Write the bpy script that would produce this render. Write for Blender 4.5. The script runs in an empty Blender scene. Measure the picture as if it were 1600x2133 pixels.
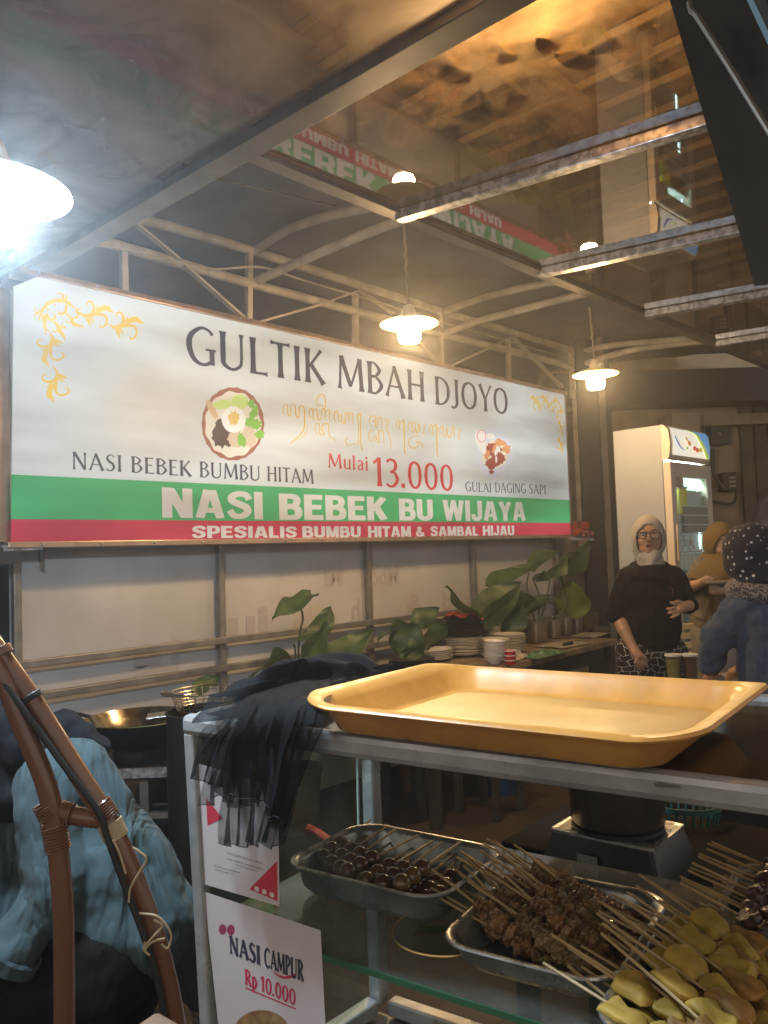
import bpy, bmesh, math, random
from math import sin, cos, pi, radians, sqrt, atan2, hypot
from mathutils import Vector, Matrix, Euler, noise as mnoise
random.seed(7)
scene = bpy.context.scene
COL = scene.collection

# ---------------------------------------------------------------- camera, world, exposure
FPX, PW, PH = 1700.0, 1600.0, 2133.0
PITCH, ROLL, CAMZ = radians(2.9), radians(1.97), 1.41
_R0, _F, _U0 = Vector((1, 0, 0)), Vector((0, cos(PITCH), sin(PITCH))), Vector((0, -sin(PITCH), cos(PITCH)))
CR = cos(ROLL)*_R0 - sin(ROLL)*_U0
CU = sin(ROLL)*_R0 + cos(ROLL)*_U0
CAM = Vector((0, 0, CAMZ))
cd = bpy.data.cameras.new('camera'); cam = bpy.data.objects.new('camera', cd); COL.objects.link(cam)
cam.matrix_world = Matrix(((CR.x, CU.x, -_F.x, 0), (CR.y, CU.y, -_F.y, 0), (CR.z, CU.z, -_F.z, CAMZ), (0, 0, 0, 1)))
cd.sensor_fit = 'VERTICAL'; cd.sensor_height = 36.0; cd.lens = FPX/PH*36.0
cd.clip_start = 0.05; cd.clip_end = 200
scene.camera = cam
w = bpy.data.worlds.new('World'); scene.world = w; w.use_nodes = True
bg = w.node_tree.nodes['Background']; bg.inputs[0].default_value = (0.85, 0.78, 0.70, 1); bg.inputs[1].default_value = 0.60
scene.view_settings.view_transform = 'Standard'; scene.view_settings.look = 'None'
scene.view_settings.exposure = 0.62; scene.view_settings.gamma = 1.0
scene.render.engine = 'CYCLES'
scene.cycles.use_denoising = True
scene.cycles.max_bounces = 8; scene.cycles.transparent_max_bounces = 24
scene.cycles.glossy_bounces = 4; scene.cycles.transmission_bounces = 6; scene.cycles.volume_bounces = 0
scene.cycles.sample_clamp_indirect = 4.0; scene.cycles.caustics_reflective = False; scene.cycles.caustics_refractive = False

# ---------------------------------------------------------------- measuring helpers (photo pixel + a known distance or plane -> a point in the place)
def ray(px, py):
    return _F + CR*((px-PW/2)/FPX) - CU*((py-PH/2)/FPX)
def atY(px, py, Y):
    r = ray(px, py); return CAM + r*(Y/r.y)
def atZ(px, py, Z):
    r = ray(px, py); return CAM + r*((Z-CAMZ)/r.z)
def onpl(px, py, P, n):
    r = ray(px, py); return CAM + r*((P-CAM).dot(n)/r.dot(n))
SD = Vector((0.685, 0.728, 0)).normalized()        # along the stall's back wall
SN = Vector((0.728, -0.685, 0)).normalized()       # out of the wall, to the customers
S0 = Vector((-1.52, 3.35, 0))
ZV = Vector((0, 0, 1))
def SP(px, py, wd=0.0):
    return onpl(px, py, S0 + SN*wd, SN)
def SUV(px, py, wd=0.0):
    p = SP(px, py, wd) - S0; return p.dot(SD), p.z
def SW(u, z, wd=0.0):
    return S0 + SD*u + SN*wd + ZV*z
E1 = Vector((0.826, -0.563, 0)).normalized()       # along the front of the cart
E2 = Vector((0.563, 0.826, 0)).normalized()        # into the cart
C0 = Vector((-0.311, 1.29, 0))
def CP(a, b, z):
    return C0 + E1*a + E2*b + ZV*z
def FP(px, py, b=0.0):                             # on the cart's front glass
    return onpl(px, py, C0 + E2*b, E2)

# ---------------------------------------------------------------- mesh helpers
class MB:
    def __init__(self): self.v = []; self.f = []; self.e = []
    def add(self, vs, fs):
        o = len(self.v); self.v += [Vector(p) for p in vs]; self.f += [tuple(i+o for i in f) for f in fs]; return self
    def box(self, c, s, ax=None):
        c = Vector(c); X, Y, Z = ax or (Vector((1,0,0)), Vector((0,1,0)), ZV)
        hx, hy, hz = s[0]/2, s[1]/2, s[2]/2
        vs = [c + X*(hx*i) + Y*(hy*j) + Z*(hz*k) for k in (-1, 1) for j in (-1, 1) for i in (-1, 1)]
        return self.add(vs, [(0,2,3,1), (4,5,7,6), (0,1,5,4), (2,6,7,3), (0,4,6,2), (1,3,7,5)])
    def beam(self, p, q, wd, ht, up=ZV):
        p, q = Vector(p), Vector(q); X = (q-p).normalized(); Y = up.cross(X).normalized(); Z = X.cross(Y)
        return self.box((p+q)/2, ((q-p).length, wd, ht), (X, Y, Z))
    def tube(self, pts, r, n=8, cap=True):
        pts = [Vector(p) for p in pts]; m = len(pts)
        rs = r if isinstance(r, (list, tuple)) else [r]*m
        t0 = (pts[1]-pts[0]).normalized(); nn = t0.orthogonal().normalized(); vs = []
        for i, p in enumerate(pts):
            a = pts[max(i-1, 0)]; b = pts[min(i+1, m-1)]; t = (b-a).normalized()
            nn = (nn - t*nn.dot(t)).normalized(); bb = t.cross(nn)
            for k in range(n):
                an = 2*pi*k/n; vs.append(p + (nn*cos(an) + bb*sin(an))*rs[i])
        fs = [(i*n+k, i*n+(k+1) % n, (i+1)*n+(k+1) % n, (i+1)*n+k) for i in range(m-1) for k in range(n)]
        if cap: fs += [tuple(range(n-1, -1, -1)), tuple((m-1)*n+k for k in range(n))]
        return self.add(vs, fs)
    def capsule(self, p, q, r0, r1, n=14):
        p, q = Vector(p), Vector(q); t = (q-p).normalized(); pts = []; rs = []
        for k in range(5):
            a = -pi/2 + (pi/2)*(k+.25)/5; pts.append(p + t*(sin(a)*r0)); rs.append(cos(a)*r0)
        for k in range(5):
            a = (pi/2)*(k+.75)/5; pts.append(q + t*(sin(a)*r1)); rs.append(cos(a)*r1)
        return self.tube(pts, rs, n)
    def ell(self, c, r, ax=None, n=18, m=12):
        c = Vector(c); X, Y, Z = ax or (Vector((1,0,0)), Vector((0,1,0)), ZV); vs = [c - Z*r[2]]
        for j in range(1, m):
            a = -pi/2 + pi*j/m
            for k in range(n):
                b = 2*pi*k/n; vs.append(c + X*(r[0]*cos(a)*cos(b)) + Y*(r[1]*cos(a)*sin(b)) + Z*(r[2]*sin(a)))
        vs.append(c + Z*r[2]); fs = []
        for k in range(n): fs.append((0, 1+(k+1) % n, 1+k))
        for j in range(m-2):
            for k in range(n):
                a = 1+j*n; fs.append((a+k, a+(k+1) % n, a+n+(k+1) % n, a+n+k))
        L = len(vs)-1; a = 1+(m-2)*n
        for k in range(n): fs.append((a+k, a+(k+1) % n, L))
        return self.add(vs, fs)
    def lathe(self, prof, c=(0, 0, 0), n=28, closed=False):
        c = Vector(c); vs = []; m = len(prof)
        for (r, z) in prof:
            for k in range(n):
                a = 2*pi*k/n; vs.append(c + Vector((r*cos(a), r*sin(a), z)))
        R = range(m) if closed else range(m-1)
        fs = [(i*n+k, i*n+(k+1) % n, ((i+1) % m)*n+(k+1) % n, ((i+1) % m)*n+k) for i in R for k in range(n)]
        return self.add(vs, fs)
    def loops(self, lps, capA=True, capB=True, close=False):
        n = len(lps[0]); vs = [p for l in lps for p in l]; m = len(lps)
        R = range(m) if close else range(m-1)
        fs = [(i*n+k, i*n+(k+1) % n, ((i+1) % m)*n+(k+1) % n, ((i+1) % m)*n+k) for i in R for k in range(n)]
        if not close:
            if capA: fs.append(tuple(range(n-1, -1, -1)))
            if capB: fs.append(tuple((m-1)*n+k for k in range(n)))
        return self.add(vs, fs)
    def grid(self, rows):
        n = len(rows[0]); vs = [p for r in rows for p in r]
        return self.add(vs, [(i*n+k, i*n+k+1, (i+1)*n+k+1, (i+1)*n+k) for i in range(len(rows)-1) for k in range(n-1)])
    def prism(self, poly, ext):
        poly = [Vector(p) for p in poly]; ext = Vector(ext); n = len(poly)
        return self.add(poly + [p+ext for p in poly], [tuple(range(n-1, -1, -1)), tuple(range(n, 2*n))] + [(k, (k+1) % n, n+(k+1) % n, n+k) for k in range(n)])
    def jitter(self, amp, sc, seed=0.0):
        self.v = [p + mnoise.noise_vector(p*sc + Vector((seed, seed*1.7, -seed)))*amp for p in self.v]; return self

OFF = {}
def mesh_of(mb, name, mat, off, smooth):
    me = bpy.data.meshes.new(name)
    me.from_pydata([tuple(p-off) for p in mb.v], [], mb.f); me.validate(); me.update()
    bm = bmesh.new(); bm.from_mesh(me); bmesh.ops.recalc_face_normals(bm, faces=bm.faces); bm.to_mesh(me); bm.free()
    if smooth:
        me.shade_smooth(); me.set_sharp_from_angle(angle=radians(smooth if smooth is not True else 40))
    if mat: me.materials.append(mat)
    return me
def thing(name, label, cat, loc=(0, 0, 0), group=None, kind=None):
    o = bpy.data.objects.new(name, None); o.empty_display_size = .05; COL.objects.link(o); o.location = loc
    o['label'] = label; o['category'] = cat
    if group: o['group'] = group
    if kind: o['kind'] = kind
    OFF[o.name] = Vector(loc); return o
def part(mb, name, mat, parent, smooth=True, label=None, bevel=0, seg=2):
    off = OFF[parent.name]
    o = bpy.data.objects.new(name, mesh_of(mb, name, mat, off, smooth)); COL.objects.link(o); o.parent = parent; OFF[o.name] = off
    if label: o['label'] = label
    if bevel:
        m = o.modifiers.new('bevel', 'BEVEL'); m.width = bevel; m.segments = seg; m.limit_method = 'ANGLE'; m.angle_limit = radians(35); m.harden_normals = False
    return o
def solo(mb, name, mat, label=None, cat=None, loc=None, smooth=True, group=None, kind=None, bevel=0):
    if loc is None:
        k = len(mb.v); loc = Vector((sum(p.x for p in mb.v)/k, sum(p.y for p in mb.v)/k, min(p.z for p in mb.v)))
    loc = Vector(loc)
    o = bpy.data.objects.new(name, mesh_of(mb, name, mat, loc, smooth)); COL.objects.link(o); o.location = loc; OFF[o.name] = loc
    if kind: o['kind'] = kind
    if label: o['label'] = label; o['category'] = cat
    if group: o['group'] = group
    if bevel:
        m = o.modifiers.new('bevel', 'BEVEL'); m.width = bevel; m.segments = 2; m.limit_method = 'ANGLE'; m.angle_limit = radians(35)
    return o
def remesh(o, vox, it=6, fac=.6):
    m = o.modifiers.new('remesh', 'REMESH'); m.mode = 'VOXEL'; m.voxel_size = vox; m.use_smooth_shade = True
    s = o.modifiers.new('smooth', 'SMOOTH'); s.iterations = it; s.factor = fac
    return o
def dup(o, loc, rot=None, label=None, group=None, parent=None):
    c = o.copy(); COL.objects.link(c)
    if parent is None:
        if loc is not None: c.location = loc
        if rot is not None: c.rotation_euler = rot
        if label: c['label'] = label
        if group: c['group'] = group
    else: c.parent = parent
    for ch in [x for x in o.children]: dup(ch, None, parent=c)
    return c
def crv(pts, k=6):
    pts = [Vector(p) for p in pts]; out = []
    P = [pts[0]*2-pts[1]] + pts + [pts[-1]*2-pts[-2]]
    for i in range(1, len(P)-2):
        a, b, c, d = P[i-1], P[i], P[i+1], P[i+2]
        for s in range(k):
            t = s/k; out.append(.5*((2*b) + (c-a)*t + (2*a-5*b+4*c-d)*t*t + (3*b-a-3*c+d)*t*t*t))
    out.append(pts[-1]); return out
def rrect(hx, hy, r, n=6):
    out = []
    for (sx, sy, a0) in ((1, 1, 0), (-1, 1, pi/2), (-1, -1, pi), (1, -1, 3*pi/2)):
        for k in range(n+1):
            a = a0 + (pi/2)*k/n; out.append(Vector((sx*(hx-r) + r*cos(a), sy*(hy-r) + r*sin(a), 0)))
    return out

# ---------------------------------------------------------------- materials
def mat(name, col, rough=.5, metal=0.0, var=0.0, vscale=8.0, bump=0.0, bscale=60.0, emit=None, es=0.0, col2=None, stretch=None, spec=None, trans=0.0, ior=1.45, coat=0.0, sheen=0.0, detail=6.0, lo=.35, hi=.65, rvar=0.0, sss=0.0):
    m = bpy.data.materials.new(name); m.use_nodes = True; nt = m.node_tree; N, L = nt.nodes, nt.links
    b = N['Principled BSDF']; b.inputs['Base Color'].default_value = (*col, 1); b.inputs['Roughness'].default_value = rough
    b.inputs['Metallic'].default_value = metal
    if spec is not None: b.inputs['Specular IOR Level'].default_value = spec
    if trans: b.inputs['Transmission Weight'].default_value = trans; b.inputs['IOR'].default_value = ior
    if coat: b.inputs['Coat Weight'].default_value = coat; b.inputs['Coat Roughness'].default_value = .08
    if sheen: b.inputs['Sheen Weight'].default_value = sheen; b.inputs['Sheen Roughness'].default_value = .5
    if sss: b.inputs['Subsurface Weight'].default_value = sss; b.inputs['Subsurface Radius'].default_value = (.01, .004, .002); b.inputs['Subsurface Scale'].default_value = .5
    if emit is not None: b.inputs['Emission Color'].default_value = (*emit, 1); b.inputs['Emission Strength'].default_value = es
    src = None
    if var or bump or rvar:
        tc = N.new('ShaderNodeTexCoord'); src = tc.outputs['Object']
        if stretch:
            mp = N.new('ShaderNodeMapping'); mp.inputs['Scale'].default_value = stretch; L.new(src, mp.inputs['Vector']); src = mp.outputs[0]
    if var:
        nz = N.new('ShaderNodeTexNoise'); nz.inputs['Scale'].default_value = vscale; nz.inputs['Detail'].default_value = detail; L.new(src, nz.inputs['Vector'])
        rp = N.new('ShaderNodeValToRGB'); e = rp.color_ramp.elements; e[0].position = lo; e[1].position = hi
        c2 = col2 or tuple(max(0, c*(1-var)) for c in col); e[0].color = (*c2, 1); e[1].color = (*col, 1)
        L.new(nz.outputs['Fac'], rp.inputs[0]); L.new(rp.outputs[0], b.inputs['Base Color'])
    if rvar:
        n3 = N.new('ShaderNodeTexNoise'); n3.inputs['Scale'].default_value = vscale*1.7; n3.inputs['Detail'].default_value = 5; L.new(src, n3.inputs['Vector'])
        mr = N.new('ShaderNodeMapRange'); mr.inputs[3].default_value = max(.02, rough-rvar); mr.inputs[4].default_value = min(1, rough+rvar); mr.inputs[1].default_value = .3; mr.inputs[2].default_value = .7
        L.new(n3.outputs['Fac'], mr.inputs[0]); L.new(mr.outputs[0], b.inputs['Roughness'])
    if bump:
        n2 = N.new('ShaderNodeTexNoise'); n2.inputs['Scale'].default_value = bscale; n2.inputs['Detail'].default_value = 4; L.new(src, n2.inputs['Vector'])
        bp = N.new('ShaderNodeBump'); bp.inputs['Strength'].default_value = bump; bp.inputs['Distance'].default_value = .01
        L.new(n2.outputs['Fac'], bp.inputs['Height']); L.new(bp.outputs[0], b.inputs['Normal'])
    return m
def leaf_mat(name, c1, c2):
    m = mat(name, c1, .42, var=.4, vscale=14, col2=c2, bump=.25, bscale=40)
    nt = m.node_tree; b = nt.nodes['Principled BSDF']; t = nt.nodes.new('ShaderNodeBsdfTranslucent'); t.inputs[0].default_value = (c1[0]*1.6, c1[1]*1.7, c1[2]*.8, 1)
    x = nt.nodes.new('ShaderNodeMixShader'); x.inputs[0].default_value = .22
    nt.links.new(b.outputs[0], x.inputs[1]); nt.links.new(t.outputs[0], x.inputs[2]); nt.links.new(x.outputs[0], nt.nodes['Material Output'].inputs[0]); return m
def clear_mat(name, tint, refl=1.5, rough=.03, haze=0.0, hazecol=(.3, .25, .2), blot=0.0, boost=1.0):
    """thin sheet of glass or plastic: Fresnel gloss over tinted see-through, with an optional hazy film"""
    m = bpy.data.materials.new(name); m.use_nodes = True; nt = m.node_tree; N, L = nt.nodes, nt.links
    for n in list(N):
        if n.type != 'OUTPUT_MATERIAL': N.remove(n)
    out = N['Material Output']
    t = N.new('ShaderNodeBsdfTransparent'); t.inputs[0].default_value = (*tint, 1)
    g = N.new('ShaderNodeBsdfGlossy'); g.inputs['Roughness'].default_value = rough
    fr = N.new('ShaderNodeFresnel'); ge = N.new('ShaderNodeNewGeometry'); im = N.new('ShaderNodeMapRange'); im.inputs[3].default_value = refl; im.inputs[4].default_value = 1/refl
    L.new(ge.outputs['Backfacing'], im.inputs[0]); L.new(im.outputs[0], fr.inputs[0])
    mb_ = N.new('ShaderNodeMath'); mb_.operation = 'MULTIPLY'; mb_.inputs[1].default_value = boost; mb_.use_clamp = True; L.new(fr.outputs[0], mb_.inputs[0])
    base = t.outputs[0]
    if haze:
        d1 = N.new('ShaderNodeBsdfDiffuse'); d1.inputs[0].default_value = (*hazecol, 1)
        d2 = N.new('ShaderNodeBsdfTranslucent'); d2.inputs[0].default_value = (*hazecol, 1)
        d = N.new('ShaderNodeMixShader'); d.inputs[0].default_value = .45; L.new(d1.outputs[0], d.inputs[1]); L.new(d2.outputs[0], d.inputs[2])
        x = N.new('ShaderNodeMixShader'); x.inputs[0].default_value = haze
        if blot:
            tc = N.new('ShaderNodeTexCoord'); nz = N.new('ShaderNodeTexNoise'); nz.inputs['Scale'].default_value = blot; nz.inputs['Detail'].default_value = 7; nz.inputs['Distortion'].default_value = 1.2
            L.new(tc.outputs['Object'], nz.inputs['Vector']); mr = N.new('ShaderNodeMapRange'); mr.inputs[1].default_value = .35; mr.inputs[2].default_value = .68; mr.inputs[3].default_value = haze*.35; mr.inputs[4].default_value = min(1, haze*1.7)
            L.new(nz.outputs['Fac'], mr.inputs[0]); L.new(mr.outputs[0], x.inputs[0])
        L.new(base, x.inputs[1]); L.new(d.outputs[0], x.inputs[2]); base = x.outputs[0]
    y = N.new('ShaderNodeMixShader'); L.new(mb_.outputs[0], y.inputs[0]); L.new(base, y.inputs[1]); L.new(g.outputs[0], y.inputs[2])
    L.new(y.outputs[0], out.inputs[0]); return m

M = {}
M['steel'] = mat('brushed_steel', (.55, .54, .51), .3, .8, var=.35, vscale=20, bump=.05, bscale=150, rvar=.12)
M['alu'] = mat('aluminium_profile', (.48, .475, .46), .36, .4, var=.35, vscale=12, bump=.12, bscale=45, rvar=.12)
M['galv'] = mat('galvanised_steel', (.62, .62, .63), .38, .8, var=.5, vscale=38, lo=.42, hi=.58, rvar=.1)
M['pole'] = mat('dull_steel_tube', (.34, .31, .27), .45, .6, var=.35, vscale=10, bump=.05)
M['paint'] = mat('cream_painted_steel', (.55, .48, .37), .5, 0, var=.35, vscale=9, bump=.05)
M['beam'] = mat('dark_painted_steel', (.20, .17, .14), .45, .3, var=.4, vscale=7)
M['black'] = mat('black_paint', (.02, .018, .016), .55, var=.4, vscale=10)
M['sooty'] = mat('matt_black', (.016, .014, .012), .9, var=.4, vscale=10, spec=.1)
M['dark'] = mat('dark_wood', (.05, .04, .03), .55, var=.5, vscale=12, bump=.1)
M['white'] = mat('white_paint', (.75, .73, .69), .35, var=.15, vscale=5)
M['wall'] = mat('beige_plaster', (.42, .34, .24), .8, var=.35, vscale=3.5, bump=.15, bscale=30)
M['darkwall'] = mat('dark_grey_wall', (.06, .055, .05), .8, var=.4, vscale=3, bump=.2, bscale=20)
# ================================================================= SETTING
def paver_mat():
    m = mat('dark_brick_paving', (.06, .045, .035), .6, bump=.3, bscale=30, var=.5, vscale=1.1)
    nt = m.node_tree; N, L = nt.nodes, nt.links; tc = N.new('ShaderNodeTexCoord'); mp = N.new('ShaderNodeMapping'); mp.inputs['Rotation'].default_value = (0, 0, .75)
    br = N.new('ShaderNodeTexBrick'); br.inputs['Scale'].default_value = 2.6; br.inputs['Mortar Size'].default_value = .012; br.inputs['Mortar Smooth'].default_value = .6; br.inputs['Bias'].default_value = -.3
    br.inputs['Color1'].default_value = (1, .9, .8, 1); br.inputs['Color2'].default_value = (.7, .65, .6, 1); br.inputs['Mortar'].default_value = (.3, .28, .26, 1)
    nz = N.new('ShaderNodeTexNoise'); nz.inputs['Scale'].default_value = 3; L.new(tc.outputs['Object'], nz.inputs['Vector'])
    ad = N.new('ShaderNodeMixRGB'); ad.inputs[0].default_value = .035; L.new(tc.outputs['Object'], ad.inputs[1]); L.new(nz.outputs['Color'], ad.inputs[2])
    L.new(ad.outputs[0], mp.inputs[0]); L.new(mp.outputs[0], br.inputs['Vector'])
    mu = N.new('ShaderNodeMixRGB'); mu.blend_type = 'MULTIPLY'; mu.inputs[0].default_value = 1
    rp = [n for n in N if n.type == 'VALTORGB'][0]; L.new(rp.outputs[0], mu.inputs[1]); L.new(br.outputs['Color'], mu.inputs[2]); L.new(mu.outputs[0], N['Principled BSDF'].inputs['Base Color']); return m
solo(MB().add([(-40, -40, 0), (40, -40, 0), (40, 60, 0), (-40, 60, 0)], [(0, 1, 2, 3)]), 'ground', paver_mat(), loc=(0, 0, 0), kind='structure', smooth=False)

# dark building wall behind the truss
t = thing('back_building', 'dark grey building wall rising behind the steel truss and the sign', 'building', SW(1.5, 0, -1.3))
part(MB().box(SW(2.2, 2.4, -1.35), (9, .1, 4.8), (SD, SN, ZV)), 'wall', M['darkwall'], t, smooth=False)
gcm = mat('grey_conduit', (.16, .15, .14), .5)
for px, py in ((430, 530), (462, 535), (495, 548), (590, 650), (650, 668)):
    p = SP(px, py, -1.28); part(MB().box(p, (.12, .03, .2), (SD, SN, ZV)), 'conduit_box', gcm, t, smooth=False)
# dark door panels between sign and fridge
t = thing('door_panel', 'tall black door panel standing between the sign and the white fridge', 'door', atY(1245, 1500, 6.7))
a, c = atY(1213, 1000, 6.75), atY(1281, 1000, 6.75)
t.location.z = 0; OFF[t.name] = t.location.copy()
part(MB().box(((a.x+c.x)/2, 6.8, 1.7), (c.x-a.x, .08, 3.4)), 'panel', M['black'], t, smooth=False)
part(MB().box((c.x-.08, 6.74, 1.7), (.05, .04, 3.3)), 'stile', M['beam'], t, smooth=False)
# old wall behind the fridge
t = thing('shop_house', 'old beige plastered shop wall with a grey shutter behind the fridge', 'building', (3.4, 7.6, 0))
part(MB().box((4.6, 7.7, 2.2), (6.2, .2, 4.4)), 'wall', M['wall'], t, smooth=False)
b = MB()
a, c = atY(1402, 900, 7.2), atY(1460, 900, 7.2)
part(MB().box(((a.x+c.x)/2, 7.4, atY(1430, 858, 7.2).z/2), (c.x-a.x, .38, atY(1430, 858, 7.2).z)), 'column', M['wall'], t, smooth=False)
a = atY(1546, 900, 7.5)
b = MB()
for k in range(9): b.box((a.x+.06+k*.13, 7.56, 1.45), (.112, .05, 2.9))
part(b, 'shutter', mat('grey_brown_shutter', (.13, .105, .08), .6, var=.4, vscale=6), t, smooth=False)
p = atY(1520, 880, 7.5)
part(MB().box((p.x+.4, 7.52, p.z+.02), (1.9, .16, .1)), 'pipe_cover', M['wall'], t, smooth=False)
p = atY(1500, 815, 7.4)
part(MB().box((p.x, 7.35, p.z+.02), (3.2, .3, .30)), 'lintel', M['black'], t, smooth=False)
# services on that wall
def P7(x, y): return atY(x, y, 7.45)
a, c = P7(1462, 870), P7(1478, 1180)
solo(MB().box(((a.x+c.x)/2, 7.5, (a.z+c.z)/2), (.07, .08, a.z-c.z)), 'downpipe', M['dark'], 'dark square downpipe on the beige wall beside the fridge', 'pipe', smooth=False)
for (x0, y0, x1, y1, lab) in ((1481, 884, 1520, 926, 'dark meter box high on the beige wall, upper of two'), (1505, 984, 1538, 1022, 'dark meter box with grey stickers on the beige wall, lower of two')):
    a, c = P7(x0, y0), P7(x1, y1)
    t = thing('meter_box', lab, 'meter box', ((a.x+c.x)/2, 7.5, c.z))
    part(MB().box(((a.x+c.x)/2, 7.52, (a.z+c.z)/2), (c.x-a.x, .14, a.z-c.z)), 'case', mat('meter_black', (.035, .028, .022), .5), t, smooth=False, bevel=.012)
    if y0 > 950:
        bb = MB()
        for k in range(3): bb.box((a.x+.62*(c.x-a.x), 7.445, a.z-(.3+.22*k)*(a.z-c.z)), (.06, .004, .02))
        part(bb, 'sticker', mat('grey_sticker', (.35, .33, .3), .6), t, smooth=False)
    else:
        part(MB().ell((a.x+.45*(c.x-a.x), 7.445, (a.z+c.z)/2), (.02, .012, .02)), 'knob', M['pole'], t)
solo(MB().tube(crv([P7(1484, 935), P7(1487, 985), P7(1506, 1018)]), .02), 'conduit', M['dark'], 'black conduit bending into the lower meter box', 'cable')
solo(MB().tube(crv([P7(1534, 1022), P7(1532, 1040), P7(1518, 1050), P7(1470, 1040)]), .014), 'cable', M['dark'], 'black cable looping under the lower meter box', 'cable')

# ================================================================= PARTITION WALL UNDER THE SIGN
WW = -.20
sheet_mat = mat('translucent_white_sheet', (.60, .56, .525), .55, var=.22, vscale=2.2, bump=.06, bscale=3)
u0, zt = SUV(20, 1100, WW); u1 = SUV(1165, 1150, WW)[0]
t = thing('partition_wall', 'white plastic sheet partition on steel tubes below the big sign', 'partition', SW((u0+u1)/2, 0, WW))
rows = []
for j in range(13):
    z = 0.05 + (1.75-.05)*j/12
    rows.append([SW(u0+(u1-u0)*i/40, z, WW - .012 + .002*sin(i*.7)*sin(j*.8)) for i in range(41)])
part(MB().grid(rows), 'sheet', sheet_mat, t)
for px in (30, 455, 763, 983, 1158):
    uu = SUV(px, 1220, WW)[0]
    part(MB().box(SW(uu, .85, WW+.02), (.035, .035, 1.7), (SD, SN, ZV)), 'post', M['pole'], t, smooth=False, bevel=.004)
for (pa, pb) in (((20, 1374), (452, 1334)), ((65, 1440), (560, 1374))):
    z = (SUV(*pa, WW+.02)[1] + SUV(*pb, WW+.02)[1])/2
    part(MB().beam(SW(u0, z-.012, WW+.055), SW(u1, z-.012, WW+.055), .03, .034), 'rail', M['pole'], t, smooth=False, bevel=.004)
PARTW = t

# ================================================================= LETTERING ENGINE
def stroke2d(pts, ws, k=8, smooth=True):
    """ribbon polygon for one pen stroke"""
    P = crv([Vector((p[0], p[1], 0)) for p in pts], k) if smooth and len(pts) > 2 else [Vector((p[0], p[1], 0)) for p in pts]
    n = len(P); L = []; Rr = []
    for i, p in enumerate(P):
        a = P[max(i-1, 0)]; b = P[min(i+1, n-1)]; d = (b-a); d = d.normalized() if d.length else Vector((1, 0, 0)); nn = Vector((-d.y, d.x, 0))
        s = i/(n-1)*(len(ws)-1); j = min(int(s), len(ws)-2); wd = ws[j] + (ws[j+1]-ws[j])*(s-j)
        L.append(p+nn*wd/2); Rr.append(p-nn*wd/2)
    return L, Rr
def straight(p, q, wd, f0=1.5, f1=1.5):
    """stem with flared ends"""
    p, q = Vector((*p, 0)), Vector((*q, 0)); prof = [(0, f0), (.06, 1+(f0-1)*.55), (.16, 1+(f0-1)*.12), (.3, 1), (.7, 1), (.84, 1+(f1-1)*.12), (.94, 1+(f1-1)*.55), (1, f1)]
    d = (q-p); nn = Vector((-d.y, d.x, 0)).normalized()
    return [p+d*s+nn*wd*f/2 for s, f in prof], [p+d*s-nn*wd*f/2 for s, f in prof]
T, H_ = .135, .075
def ST(p, q, wd=T, f0=1.5, f1=1.5): return ('s', p, q, wd, f0, f1)
def CV(pts, ws): return ('c', pts, ws)
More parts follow.
